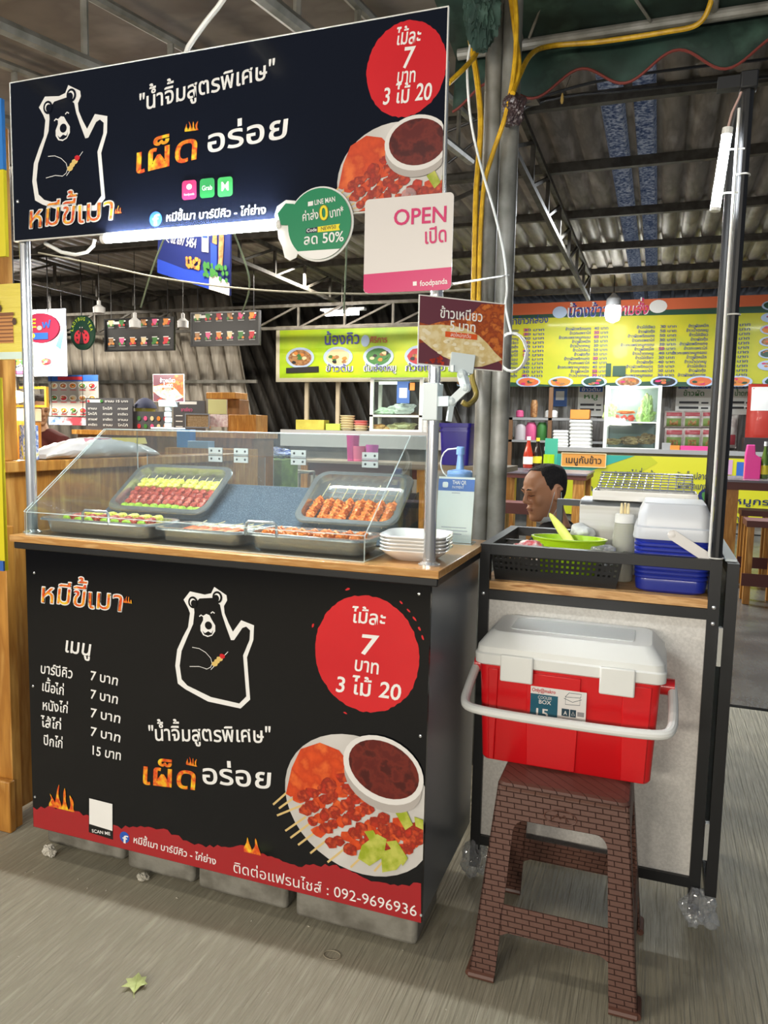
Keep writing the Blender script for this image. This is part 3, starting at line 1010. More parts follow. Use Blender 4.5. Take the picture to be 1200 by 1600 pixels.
# ------------------------------------------------------------------ display case
m_acr = clearmat('clear_acrylic', '#f4f8f8', 0.02, 1.1, 0.014, '#e8eef2')
m_edge = mat('acrylic_edge', '#e4efee', 0.2, alpha=.75)


def sheet(mb, a, b, c, d, t=.003):
    a, b, c, d = V(a), V(b), V(c), V(d)
    n = (b - a).cross(d - a).normalized() * t
    vs = [a, b, c, d, a + n, b + n, c + n, d + n]
    mb.add(vs, [(3, 2, 1, 0), (4, 5, 6, 7)], 0)
    mb.add(vs, [(0, 1, 5, 4), (1, 2, 6, 5), (2, 3, 7, 6), (3, 0, 4, 7)], 1)
    return mb


dc = thing('display_case', 'clear acrylic display case with slanted front over the trays of skewers', 'display case', (.52, .25, .985))
X0, X1, YF, YT, YB, ZB, ZL, ZT = .008, 1.036, -.006, .33, .488, .9855, 1.049, 1.284
AM = [m_acr, m_edge]
k = lambda nm, *q: sheet(MB(), *q).build(nm, AM, dc, world=True)
k('case_floor', (X0, YF, ZB), (X1, YF, ZB), (X1, YB, ZB), (X0, YB, ZB))
k('front_lip', (X0, YF, ZB + .003), (X1, YF, ZB + .003), (X1, YF, ZL), (X0, YF, ZL))
k('slanted_panel', (X0 - .004, YF, ZL), (X1, YF, ZL), (X1, YT, ZT), (X0 - .004, YT, ZT))
k('top_panel', (X0, YT, ZT), (X1, YT, ZT), (X1, YB, ZT), (X0, YB, ZT))
zh = at(400, 712, 1, YB).z
k('rear_strip', (X0, YB, zh), (X1, YB, zh), (X1, YB, ZT), (X0, YB, ZT))
for x, nm in ((X0, 'side_panel'), (X1, 'side_panel')):
    mb = MB()
    poly = [(YF + .003, ZB + .003), (YB, ZB + .003), (YB, ZT), (YT, ZT), (YF + .003, ZL)]
    s_ = .003 if x == X0 else -.003
    a = [(x, y, z) for y, z in poly]
    b = [(x + s_, y, z) for y, z in poly]
    mb.add(a + b, [tuple(range(5)), tuple(range(5, 10))], 0)
    mb.add(a + b, [(i, (i + 1) % 5, 5 + (i + 1) % 5, 5 + i) for i in range(5)], 1)
    mb.build(nm, AM, dc, world=True)
for xa, xb, hx in ((.05, .50, (.32, .415)), (.53, .99, (.62, .86))):
    dr = sheet(MB(), (xa, YB - .001, ZB + .01), (xb, YB - .001, ZB + .01), (xb, YB - .001, zh - .004), (xa, YB - .001, zh - .004)).build('rear_door', AM, dc, world=True)
    for h_ in hx:
        mb = MB().box((h_ - .026, YB - .008, zh + .003), (h_ + .026, YB - .005, zh + .022)).box((h_ - .026, YB - .008, zh - .024), (h_ + .026, YB - .005, zh - .005)).tube([(h_ - .026, YB - .007, zh - .001), (h_ + .026, YB - .007, zh - .001)], .003, 6)
        for dx in (-.015, .015):
            for dz in (-.014, .012):
                mb.ell((h_ + dx, YB - .008, zh + dz), (.004, .002, .004), 1, 8, 4)
        mb.build('hinge', [mat('satin_hinge', '#cfd3d4', .3, .8), m_black], dr)

# speckled wedge behind the front trays
m_gran = mat('speckled_slate', '#3f5060', 0.7, ncol=['#2e3b48', '#6b7a88'], nscale=420, nlo=.38, nhi=.62)
mb = MB()
pr_ = [(.235, .9895), (.47, .9895), (.47, 1.118), (.455, 1.118)]
a = [(.03, y, z) for y, z in pr_]
b = [(1.02, y, z) for y, z in pr_]
mb.add(a + b, [(0, 1, 2, 3), (7, 6, 5, 4)] + [(i, (i + 1) % 4, 4 + (i + 1) % 4, 4 + i) for i in range(4)])
w_ = mb.build('tray_wedge', m_gran, bevel=.003)
tag(w_, 'grey speckled sloping block between the two tilted trays', 'tray stand')

# ------------------------------------------------------------------ trays
m_tray = mat('tray_steel', '#c9cac8', 0.25, 0.85)


def tray(label, w, d, h, loc, rot=(0, 0, 0), rim=.014, r=.035, handle=None):
    t = thing('food_tray', label, 'tray', loc, 'steel food trays', rot)
    R = lambda dw, z, rr: rrect(w + dw, d + dw, rr, z, 5)
    mb = MB()
    mb.loft([R(-.045, 0, r * .7), R(-.03, .004, r * .8), R(-.012, h - .004, r), R(rim * 2 - .012, h, r + rim * .6), R(rim * 2 - .010, h - .004, r + rim * .6), R(rim * 2 - .016, h + .0022, r + rim * .5), R(-.018, h + .0022, r * .95), R(-.034, .007, r * .75), R(-.05, .0035, r * .65)], 0, True, True)
    mb.build('tray_pan', m_tray, t)
    if handle is not None:
        hx, hy = handle
        pts = [(hx - .045, hy, h - .004), (hx - .043, hy, h + .024), (hx - .036, hy, h + .031), (hx + .036, hy, h + .031), (hx + .043, hy, h + .024), (hx + .045, hy, h - .004)]
        MB().tube(pts, .0042, 8).build('handle', m_chrome, t)
    t['_d'] = 0
    del t['_d']
    return t


TILT = math.atan2(1.174 - 1.040, .19)


def tilted(xc, w, d=.222):
    ym, zm = .345, 1.107
    hh = .042
    n = V((0, -math.sin(TILT), math.cos(TILT)))
    c = V((xc, ym, zm)) - n * hh
    return c, (TILT, 0, 0)


cA, rA = tilted(.243, .36)
trA = tray('tilted steel tray of pineapple and red meat skewers near the bear side post', .345, .215, .042, cA, rA)
cB, rB = tilted(.866, .30)
trB = tray('tilted steel tray of orange chicken skewers behind the plates', .296, .215, .042, cB, rB)
t1 = tray('front steel tray with red meat skewers and a wire handle by the tall post', .375, .155, .042, (.215, .098, .9895), handle=(.02, -.083))
t2 = tray('middle front steel tray with orange fillet skewers', .265, .150, .038, (.548, .100, .9895))
t3 = tray('front steel tray of orange skewers at the plates end of the case', .330, .155, .042, (.858, .098, .9895), handle=(-.11, -.083))


def TM(loc, rot):
    return Matrix.Translation(V(loc)) @ Matrix.Rotation(rot[0], 4, 'X')


# wire rack lying in the right tilted tray
MB_ = TM(cB, rB)
wr = thing('wire_rack', 'wire cooling rack lying inside the tilted tray of orange skewers', 'rack')
wr.matrix_world = MB_ @ Matrix.Translation((0, 0, .009))
mb = MB()
for i in range(13):
    x = -.115 + .23 * i / 12
    mb.tube([(x, -.075, 0), (x, .075, 0)], .0011, 5)
for i in range(8):
    y = -.075 + .15 * i / 7
    mb.tube([(-.118, y, .0015), (.118, y, .0015)], .0011, 5)
mb.build('wire_grid', m_chrome, wr)

# skewers ------------------------------------------------------------
m_bamboo = mat('bamboo_stick', '#e3cf9a', 0.6)
m_meatred = mat('raw_marinated_meat', '#bb4a36', 0.35, ncol=['#942f22', '#d46a52'], nscale=80, coat=.3)
m_orange = mat('orange_marinade', '#f58a2c', 0.4, ncol=['#e0691a', '#f9a94e'], nscale=90, coat=.25)
m_fillet = mat('orange_fillet', '#dd5a22', 0.38, ncol=['#c2421a', '#ef8448'], nscale=60, coat=.25)
m_pep = mat('green_pepper', '#b4cf45', 0.35, ncol='#9abf3a', nscale=40, coat=.3)
m_pine = m_pine
m_pineapple = mat('pineapple', '#e6dc52', 0.4, ncol=['#d3cf3f', '#f0ea8a'], nscale=70)


def chunk(c, r, seed, flat=1.0):
    mb = MB()
    rg = random.Random(seed)
    bm = bmesh.new()
    bmesh.ops.create_icosphere(bm, subdivisions=2, radius=1)
    off = V((rg.uniform(0, 50), rg.uniform(0, 50), 0))
    vs = []
    for v in bm.verts:
        k = 1 + .28 * mnoise.noise(v.co * 1.6 + off) + .12 * mnoise.noise(v.co * 4 + off)
        p = v.co * k
        p = V((max(min(p.x, .82), -.82), max(min(p.y, .85), -.85), max(min(p.z, .8), -.8)))
        vs.append(V((c[0] + p.x * r[0], c[1] + p.y * r[1], c[2] + p.z * r[2] * flat)))
    fs = [[v.index for v in f.verts] for f in bm.faces]
    bm.free()
    mb.add(vs, fs, 0, True)
    return mb


def bbq(seed):
    t = thing('barbecue_skewer', 'x', 'skewer', (0, 0, 0), 'pineapple and red meat skewers')
    rg = random.Random(seed)
    MB().tube([(0, -.088, .012), (0, .092, .012)], .0015, 6).build('stick', m_bamboo, t)
    y = -.066
    for kind, n in (('pepper', 1), ('meat', 4), ('pineapple', 1), ('pineapple', 1)):
        for i in range(n):
            s = .0135 if kind == 'meat' else (.0145 if kind == 'pepper' else .0165)
            chunk((rg.uniform(-.003, .003), y, .012), (s * rg.uniform(.95, 1.15), s * (.9 if kind == 'meat' else .75), s * .8), seed * 13 + int(y * 1000) + i).build({'pepper': 'pepper_slice', 'meat': 'meat_chunk', 'pineapple': 'pineapple_chunk'}[kind], {'pepper': m_pep, 'meat': m_meatred, 'pineapple': m_pineapple}[kind], t)
            y += .0205 if kind == 'meat' else .021
    return t


def curly(seed, n=11, lo=-.088, hi=.002):
    t = thing('chicken_skewer', 'x', 'skewer', (0, 0, 0), 'orange chicken skewers')
    rg = random.Random(seed)
    MB().tube([(0, -.094, .010), (rg.uniform(-.004, .004), .080, .010)], .0013, 6).build('stick', m_bamboo, t)
    mb = MB()
    pts = []
    for i in range(n * 2):
        y = lo + (hi - lo) * i / (n * 2 - 1)
        sx = (-1 if i % 2 else 1) * rg.uniform(.012, .0165)
        pts += [V((sx * .4, y - .002, .016 + rg.uniform(0, .004))), V((sx, y, .010 + rg.uniform(-.002, .004)))]
    mb.tube(pts, [.0042 * rg.uniform(.8, 1.25) for _ in pts], 7)
    for i in range(6):
        a = V((rg.uniform(-.012, .0), lo + (hi - lo) * rg.random(), .017))
        mb.tube([a, a + V((.008, .004, .004)), a + V((.017, .001, -.001))], [.003, .0046, .003], 6)
    mb.build('threaded_meat', m_orange, t)
    return t


def fillet(seed):
    t = thing('fillet_skewer', 'x', 'skewer', (0, 0, 0), 'flat orange fillet skewers')
    MB().tube([(0, -.05, .008), (.0, .125, .008)], .0014, 6).build('stick', m_bamboo, t)
    chunk((0, -.025, .008), (.021, .052, .009), seed, .9).build('chicken_fillet', m_fillet, t)
    return t


ORD = ['first', 'second', 'third', 'fourth', 'fifth', 'sixth', 'seventh', 'eighth', 'ninth', 'tenth', 'eleventh', 'twelfth']


def fill(protos, n, M, x0, x1, y, z, text, seed, rz=.05, dy=.004, ys=1.0):
    rg = random.Random(seed)
    for i in range(n):
        x = x0 + (x1 - x0) * i / max(1, n - 1)
        mw = M @ Matrix.Translation((x, y + rg.uniform(-dy, dy), z + rg.uniform(0, .002))) @ Matrix.Rotation(rg.uniform(-rz, rz), 4, 'Z') @ Matrix.Diagonal((1, ys, 1, 1))
        pr = protos[i % len(protos)]
        lb = ORD[i] + ' ' + text
        if pr.get('_new', 1):
            pr['_new'] = 0
            pr.matrix_world = mw
            pr['label'] = lb
        else:
            dup(pr, lb, mw=mw)


bq = [bbq(3), bbq(8), bbq(21)]
cu = [curly(4), curly(9), curly(15)]
fi = [fillet(5), fillet(6)]
MA_ = TM(cA, rA)
fill(bq, 11, MA_, -.135, .135, -.006, .008, 'pineapple and meat skewer from the post side in the tilted tray', 1)
fill(cu, 8, MB_, -.112, .112, -.004, .0115, 'orange skewer from the wedge side in the tilted tray', 2, .06)
fill(bq, 9, TM((.215, .10, .9895), (0,)), -.150, .150, -.004, .0065, 'red meat skewer from the post in the front tray with handle', 3, .08, .002, .66)
fill(bq, 7, TM((.215, .112, .9895), (.06,)), -.125, .125, .004, .028, 'upper layer meat skewer from the post in the front tray', 6, .25, .003, .74)
fill(fi, 6, TM((.548, .095, .9895), (0,)), -.085, .085, .006, .0065, 'flat fillet skewer from the post side in the middle tray', 4, .10, .002, .68)
fill(fi, 5, TM((.553, .102, .9895), (.12,)), -.07, .07, .012, .022, 'upper fillet skewer from the post side in the middle tray', 7, .5, .003, .74)
fill(cu, 9, TM((.858, .128, .9895), (0,)), -.120, .120, .002, .0065, 'orange skewer from the fillets in the end front tray', 5, .08, .002, .70)
fill(cu, 8, TM((.858, .135, .9895), (0.0,)), -.115, .115, -.004, .0255, 'upper layer orange skewer from the fillets in the end tray', 9, .2, .003, .78)
for p_ in bq + cu + fi:
    del p_['_new']

# ------------------------------------------------------------------ plates, payment stand, sauce bottle
m_mel = mat('white_melamine', '#eceae6', 0.18, coat=.4)
for i in range(5):
    z = .9852 + i * .0085
    k_ = 1.0
    t = MB()
    W_ = .168
    R = lambda s_, zz, r: rrect(s_, s_, r, zz, 6)
    t.loft([R(.09, 0, .03), R(.10, .001, .03), R(.150, .020, .04), R(W_, .028, .045), R(W_ - .004, .0305, .044), R(.144, .0235, .036), R(.096, .005, .028)], 0, True, True)
    o = t.build('square_plate', m_mel)
    o.location = (1.128 + .001 * (i % 2), .112, z)
    o.rotation_euler = (0, 0, .10 + .02 * ((i * 7) % 3 - 1))
    tag(o, ('white square plate, ' + ['lowest of the stack on the counter corner', 'second from the bottom of the counter stack', 'middle one of the stack on the counter', 'second from the top of the counter stack', 'topmost of the stack beside the display case'][i]), 'plate', 'stacked white plates')
st = thing('payment_stand', 'white payment card in a clear stand behind the plates', 'card stand', (1.145, .40, .985), None, (0, 0, .04))
cd_ = V((0, .17, 1)).normalized()
MB().prism([(-.052, .004), (.052, .004), (.052, .190), (-.052, .190)], (0, 0, 0), (1, 0, 0), cd_, -.002).build('printed_card', m_white, st)
P = Print((0, 0, 0), (1, 0, 0), cd_)
P.rect(-.052, .052, .150, .184, 0, 1)
P.text('THAI QR', (-.012, .169), (.028, .169), .016, 1, 2, 1)
P.text('PAYMENT', (-.012, .157), (.022, .157), .011, 1, 2, 0)
P.poly([(-.032 + p[0], .167 + p[1]) for p in rrect(.016, .016, .004, 0, 3)], 1, 2)
for y_, w_ in ((.143, .012), (.045, .036), (.036, .040), (.027, .024)):
    P.rect(-w_, w_, y_, y_ + .0028, 2, 1)
P.build('lettering', [mat('card_blue', '#3f6fc0', .4), m_ink_white, mat('grey_print', '#b4b4bb', .5)], st)
mb = MB()
sheet(mb, (-.055, -.006, 0), (.055, -.006, 0), (.055, .06, 0), (-.055, .06, 0))
sheet(mb, (-.055, -.002, .003), (.055, -.002, .003), V((.055, -.002, .003)) + cd_ * .195, V((-.055, -.002, .003)) + cd_ * .195, .0015)
mb.build('acrylic_holder', AM, st)
m_mayo = mat('pale_yellow_sauce', '#d9c463', 0.35, coat=.3)
m_bluecap = mat('translucent_blue_cap', '#7fa8dd', 0.3)
bt = thing('sauce_bottle', 'squat squeeze bottle of yellow sauce with a blue nozzle cap', 'bottle', (1.142, .470, .985))
MB().lathe([(.038, 0), (.041, .004), (.041, .135), (.043, .142), (.041, .150), (.041, .165), (.036, .175)], n=24).build('bottle_body', m_mayo, bt)
MB().lathe([(.0365, .175), (.0365, .200), (.034, .204), (.012, .208), (.009, .235), (.008, .250)], n=24).lathe([(.012, .250), (.012, .270), (.010, .273)], n=14).build('nozzle_cap', m_bluecap, bt)
lp = [(-.036 + -.004, 0, .190)] + [(-.026 - .032 * math.sin(a), 0, .225 - .042 * math.cos(a)) for a in [i * PI / 8 for i in range(1, 8)]] + [(-.01, 0, .268)]
MB().tube(lp, .0022, 6).build('cap_strap', m_white, bt)
# blue bin on the shelf behind
# ------------------------------------------------------------------ grill cart
ct = thing('grill_cart', 'black tubular steel grill cart with a pale panel beside the food counter', 'cart', (1.533, .63, 0))
CX0, CX1, CY0, CY1 = 1.223, 1.845, .410, .880
w_ = .028
fr = MB()
for x in (CX0, CX1 - w_):
    for y in (CY0, CY1 - w_):
        fr.box((x, y, .035), (x + w_, y + w_, .990))
for z in (.106, .834, .962):
    for y in (CY0 + .001, CY1 - w_ - .001):
        fr.box((CX0 + w_, y, z), (CX1 - w_, y + w_, z + .028))
    for x in (CX0 + .001, CX1 - w_ - .001):
        fr.box((x, CY0 + w_, z), (x + w_, CY1 - w_, z + .028))
fr.build('tube_frame', m_black, ct, world=True)
m_silver = mat('pearl_silver_board', '#cfccc6', 0.5, 0.1, ncol='#dcd9d3', nscale=160, bump=.12, bscale=320)
MB().box((CX0 + w_, CY0 + .012, .134), (CX1 - w_, CY0 + .018, .834)).build('front_panel', m_silver, ct, world=True)
MB().box((CX0 + .008, CY0 + w_, .134), (CX0 + .014, CY1 - w_, .834)).box((CX1 - .014, CY0 + w_, .134), (CX1 - .008, CY1 - w_, .834)).build('side_panel', m_silver, ct, world=True)
MB().box((CX0 + .006, CY0 + .006, .863), (CX1 - .006, CY1 - .006, .886)).build('shelf_board', mat('scarred_wood_board', '#bd8b50', .45, ncol=['#d9ab72', '#a46d35', '#5b3416'], nscale=9, nstretch=(1.2, 9, 9), nlo=.35, nhi=.82), ct, world=True)
for x, z in ((1.832, .868), (1.832, .826), (1.236, .85)):
    MB().ell((x, CY0 - .001, z), (.0055, .003, .0055), 0, 10, 5).build('frame_screw', m_chrome, ct, world=True)
pl = MB()
pl.tube([(1.831, .424, .992), (1.831, .424, 2.142)], .0135, 12)
pl.build('roof_pole', m_black, ct, world=True)
MB().tube([(1.831, .846, .992), (1.831, .846, 2.142)], .0135, 12).build('roof_pole', m_black, ct, world=True)
MB().box((1.812, .404, 2.125), (1.850, .444, 2.165)).build('pole_elbow', m_black, ct, world=True, bevel=.003)
MB().box((1.817, .444, 2.130), (1.845, .866, 2.160)).box((1.762, .410, 2.131), (1.812, .438, 2.159)).build('roof_rail', m_black, ct, world=True)
for z in (.994, 1.60, 1.93):
    MB().tube([(1.831 + .0165 * math.cos(a * PI / 8), .424 + .0165 * math.sin(a * PI / 8), z) for a in range(16)], .002, 5, closed=True).build('cable_tie', m_white, ct, world=True)
MB().tube([(1.8125, .405, z) for z in (1.0, 1.3, 1.6, 1.9, 2.08)], .0035, 6).build('lamp_wire', m_white, ct, world=True)
# folded side leaf
lf = MB()
lx0, lx1 = 1.856, 1.884
for y in (.400, .860):
    lf.box((lx0, y, .10), (lx1, y + .028, .985))
lf.box((lx0, .428, .957), (lx1, .860, .985)).box((lx0, .428, .10), (lx1, .860, .128))
lf.build('side_leaf_frame', m_black, ct, world=True)
MB().box((lx0 + .009, .428, .128), (lx1 - .009, .860, .957)).box((lx0 - .003, .43, .986), (lx1 - .004, .87, .992)).build('side_leaf_panel', mat('pale_blue_white_board', '#d7e2e6', .35), ct, world=True)
for z in (.20, .72):
    MB().box((1.8455, .395, z), (1.8555, .412, z + .10)).build('leaf_hinge', m_chrome, ct, world=True)
m_bag = clearmat('crinkled_plastic_bag', '#eef0f0', 0.1, 4.0, .22, '#d9dce0')


def bag(c, r, seed, crumple=1.0):
    mb = MB()
    rg = random.Random(seed)
    bm = bmesh.new()
    bmesh.ops.create_icosphere(bm, subdivisions=5 if r[0] < .12 else 4, radius=1)
    off = V((rg.uniform(0, 99),) * 3)
    vs = []
    for v in bm.verts:
        k = 1 + .40 * mnoise.noise(v.co * 1.3 + off) - crumple * (.34 * abs(mnoise.noise(v.co * 3.1 + off)) + .16 * abs(mnoise.noise(v.co * 7 + off)) + .04 * abs(mnoise.noise(v.co * 14 + off)))
        p = v.co * k
        vs.append((c[0] + p.x * r[0], c[1] + p.y * r[1], max(c[2] + p.z * r[2], c[2] - r[2] * .92)))
    fs = [[v.index for v in f.verts] for f in bm.faces]
    bm.free()
    return mb.add(vs, fs, 0, False)


for c, r, lb in (((1.846, .412, .055), (.052, .05, .055), 'clear crinkled plastic bag tied around the cart foot behind the brown stool'), ((1.237, .424, .055), (.042, .045, .060), 'clear crinkled plastic bag around the cart foot next to the food counter')):
    o = bag(c, r, int(c[0] * 100)).build('plastic_bag', m_bag)
    tag(o, lb, 'plastic bag', 'bags on the cart feet')

# tube lamp on the cart pole
tp, tq = V((1.789, .402, 2.020)), V((1.774, .402, 1.853))
tl = thing('tube_light', 'short upright glowing tube light tied beside the cart pole', 'tube light', (1.78, .402, 1.94))
MB().tube([tp, tq], .0115, 12).build('glowing_tube', mat('lit_pole_tube', '#f6fbff', .5, emit=110), tl, world=True)
dd = (tp - tq).normalized()
MB().tube([tp, tp + dd * .016], .0125, 12).build('end_cap', m_white, tl, world=True)
MB().tube([tq - dd * .008, tq], .0125, 12).build('end_cap', m_white, tl, world=True)
MB().tube([tp + dd * .016, tp + V((.008, 0, .05)), tp + V((.022, .004, .085)), V((1.815, .41, 2.118))], .0028, 6).build('cord', mat('pinkish_wire', '#c9a79d', .5), tl, world=True)
for t_ in (.2, .8):
    q = tq.lerp(tp, t_)
    MB().tube([q, q + V((.045, .004, 0))], .002, 5).build('cable_tie', m_white, tl, world=True)

# grill on the cart --------------------------------------------------
m_stain = mat('stained_stainless', '#c3c5c5', .3, .8, ncol='#b0b0ab', nscale=5, nstretch=(.4, 8, 8))
gx0, gx1 = 1.462, 1.800
gr = thing('charcoal_grill', 'stainless steel charcoal grill with wire grates at the back of the cart', 'grill', (1.63, .76, .886))
mb = MB()
pr_ = [(.690, .8865), (.845, .8865), (.845, 1.105), (.720, 1.105), (.690, 1.090)]
a = [(gx0, y, z) for y, z in pr_]
b = [(gx1, y, z) for y, z in pr_]
mb.add(a + b, [tuple(range(5)), tuple(range(5, 10))[::-1]] + [(i, 5 + i, 5 + (i + 1) % 5, (i + 1) % 5) for i in range(5)])
mb.build('grill_body', m_stain, gr, world=True, bevel=.002)
mb = MB()
tx0, tx1, ty0, ty1, tz0, tz1 = 1.497, 1.792, .700, .845, 1.1055, 1.134
for q in (((tx0, ty0, tz0), (tx1, ty0 + .003, tz1)), ((tx0, ty1 - .003, tz0), (tx1, ty1, tz1)), ((tx0, ty0 + .003, tz0), (tx0 + .003, ty1 - .003, tz1)), ((tx1 - .003, ty0 + .003, tz0), (tx1, ty1 - .003, tz1)), ((tx0 + .003, ty0 + .003, tz0), (tx1 - .003, ty1 - .003, tz0 + .003))):
    mb.box(*q)
mb.build('grill_tray', m_stain, gr, world=True)
mb = MB()
gz = lambda y: 1.142 + (y - .70) * .20
for x in [1.512 + .262 * i / 12 for i in range(13)]:
    mb.tube([(x, .690, gz(.690)), (x + .006, .890, gz(.890))], .0019, 5)
for y in (.694, .724, .756, .788, .820, .852, .886):
    mb.tube([(1.508, y, gz(y) + .002), (1.782, y, gz(y) + .002)], .0019 if y not in (.694, .886) else .003, 5)
for x, y in ((1.510, .704), (1.780, .704), (1.510, .846), (1.780, .846)):
    mb.tube([(x, y, tz0 + .02), (x, y, gz(y))], .003, 6)
mb.build('wire_grate', m_chrome, gr, world=True)
MB().box((gx0 - .012, .692, .93), (gx0 - .001, .70, .96)).build('side_bracket', m_black, gr, world=True)
rr_ = MB().box((1.375, .852, .9905), (1.393, .878, 1.090)).box((1.393, .852, 1.070), (1.470, .878, 1.090))
rr_.build('rear_bracket', mat('dark_grey_paint', '#3c3f43', .5), ct, world=True)

# black basket with slots --------------------------------------------
bk = thing('plastic_basket', 'long black slotted plastic basket on the cart shelf', 'basket', (1.425, .540, .886))
mb = MB()


def lattice(a, b, c, d, nx, nz, mb, t):
    """wall a-b (bottom) to d-c (top) with slots"""
    a, b, c, d = V(a), V(b), V(c), V(d)
    P_ = lambda i, j: (a.lerp(b, i / nx)).lerp(d.lerp(c, i / nx), j / nz)
    n = (b - a).cross(d - a).normalized() * t
    for i in range(nx):
        for j in range(nz):
            if i % 2 == 1 and j in (4, 6, 8) and 0 < i < nx - 1:
                continue
            q = [P_(i, j), P_(i + 1, j), P_(i + 1, j + 1), P_(i, j + 1)]
            mb.add(q + [p - n for p in q], [(0, 1, 2, 3), (7, 6, 5, 4), (0, 4, 5, 1), (1, 5, 6, 2), (2, 6, 7, 3), (3, 7, 4, 0)])


bb = [(-.165, -.095, .002), (.165, -.095, .002), (.165, .095, .002), (-.165, .095, .002)]
tt = [(-.178, -.105, .084), (.178, -.105, .084), (.178, .105, .084), (-.178, .105, .084)]
for i in range(4):
    j = (i + 1) % 4
    lattice(bb[i], bb[j], tt[j], tt[i], 49 if i % 2 == 0 else 27, 11, mb, .0025)
mb.box((-.165, -.095, .0005), (.165, .095, .003))
mb.build('basket_body', m_blackpl, bk)
mb = MB().loft([rrect(.350, .204, .012, .082, 4), rrect(.372, .226, .018, .084, 4), rrect(.374, .228, .018, .090, 4), rrect(.350, .204, .012, .090, 4), rrect(.350, .204, .012, .082, 4)], 0, False, False, False)
mb.build('basket_rim', m_blackpl, bk)

m_lime = mat('lime_plastic', '#a6d018', 0.3, coat=.3)
bw = thing('oval_bowl', 'lime green oval plastic bowl standing in the black basket', 'bowl', (1.448, .560, .8905), None, (0, 0, -.05))
mb = MB()
E_ = lambda rx, ry, z: [(rx * math.cos(2 * PI * i / 36), ry * math.sin(2 * PI * i / 36), z) for i in range(36)]
mb.loft([E_(.075, .04, 0), E_(.090, .052, .06), E_(.104, .062, .108), E_(.108, .066, .110), E_(.108, .066, .114), E_(.101, .060, .114), E_(.088, .050, .062), E_(.073, .038, .004)], 0, True, True)
mb.build('bowl_body', m_lime, bw)
sp = thing('plastic_spatula', 'pale yellow plastic spatula leaning in the lime green bowl', 'spatula', (1.45, .56, .9))
a, b = at(895, 852, 1, .575), at(857, 803, 1, .575)
b = b + V((0, .02, 0))
d_ = (b - a).normalized()
sd = d_.cross(V((0, 1, 0))).normalized()
mb = MB()
rings = []
for t_, w in ((-.05, .006), (.0, .011), (.25, .014), (.5, .0135), (.75, .010), (.93, .006), (1.0, .002)):
    c = a.lerp(b, t_)
    n_ = V((0, -1, 0))
    rings.append([c + sd * (w * math.cos(2 * PI * i / 12)) + n_ * (.0035 * math.sin(2 * PI * i / 12)) for i in range(12)])
mb.loft(rings)
mb.build('blade', mat('pale_yellow_plastic', '#e3e873', .35), sp, world=True)
# bags and cloth in the basket
o = bag((1.340, .510, .965), (.058, .04, .028), 5, .6).build('snack_bag', mat('red_white_wrapper', '#e6dcda', .3, ncol=['#d84a54', '#efe6e4'], nscale=16, nlo=.42, nhi=.55, coat=.5))
tag(o, 'crumpled red and white plastic wrapper in the basket before the green bowl', 'wrapper')
o = bag((1.555, .500, .972), (.040, .035, .032), 12).build('plastic_bag', m_bag)
tag(o, 'clear crumpled plastic bag in the basket beside the squeeze bottle', 'plastic bag')
o = bag((1.475, .655, 1.005), (.038, .03, .03), 17, .25).build('tissue_pack', mat('white_soft_pack', '#dfe3e2', .6))
tag(o, 'small white soft pack behind the lime green bowl', 'tissue pack')
m_clearb = clearmat('clear_bottle_plastic', '#f0f2ea', .06, 1.6, .38, '#e3e2d4')
sb = thing('squeeze_bottle', 'clear empty squeeze bottle with a white three nozzle cap on the cart', 'bottle', (1.597, .585, .887))
MB().lathe([(.027, 0), (.030, .004), (.030, .125), (.027, .150), (.026, .165)], n=20).build('bottle_body', m_clearb, sb)
MB().lathe([(.0255, .166), (.0255, .190), (.022, .192)], n=20).build('screw_cap', m_white, sb)
for dx, dy in ((-.009, 0), (.0, .006), (.009, 0)):
    MB().lathe([(.0042, .192), (.004, .205), (.0028, .222)], (dx, dy, 0), 8).build('nozzle', mat('cream_nozzle', '#ead9a8', .4), sb)

# blue cooler box ------------------------------------------------------
m_blue = mat('ribbed_blue_plastic', '#1f2f99', 0.3, coat=.2)
m_lid = mat('pale_grey_white_plastic', '#d3d7dc', 0.3)
bc_ = thing('cooler_box', 'dark blue ribbed cooler box with a white lid on the cart shelf', 'cooler box', (1.726, .560, .887))
mb = MB()
rings = [rrect(.160, .215, .035, 0, 6), rrect(.175, .228, .030, .006, 6), rrect(.180, .232, .028, .03, 6)]
z = .036
for i in range(8):
    for dz, k_ in ((0, -.002), (.0035, .004), (.0085, .004), (.012, -.002)):
        rings.append(rrect(.180 + k_ + .0012 * i, .232 + k_ + .001 * i, .028, z + dz, 6))
    z += .0122
rings.append(rrect(.190, .240, .028, .142, 6))
mb.loft(rings)
mb.build('box_body', m_blue, bc_)
mb = MB().loft([rrect(.198, .248, .030, .142, 6), rrect(.202, .252, .032, .148, 6), rrect(.196, .246, .030, .172, 6), rrect(.184, .234, .028, .176, 6), rrect(.180, .230, .028, .208, 6), rrect(.156, .206, .022, .235, 6), rrect(.150, .200, .02, .237, 6)])
mb.build('lid', m_lid, bc_)
mb = MB()
hp = [(-.002, -.1305, .166), (.010, -.1305, .170), (.105, -.1315, .092), (.108, -.131, .087)]
for i in range(3):
    mb.bar(hp[i], hp[i + 1], .007, .030 if i == 1 else .02, upv=(0, -1, 0))
mb = MB()
c0, c1 = V((-.002, -.1295, .158)), V((.112, -.1295, .088))
mb.bar(c0, c1, .026, .008, upv=(0, 1, 0))
mb.ell(c0, (.013, .005, .013), 0, 12, 6)
mb.bar(c1 + V((-.004, -.004, 0)), c1 + V((-.004, .25, 0)), .008, .026)
mb.build('carry_handle', mat('cream_white_plastic', '#e2ded9', .35), bc_)

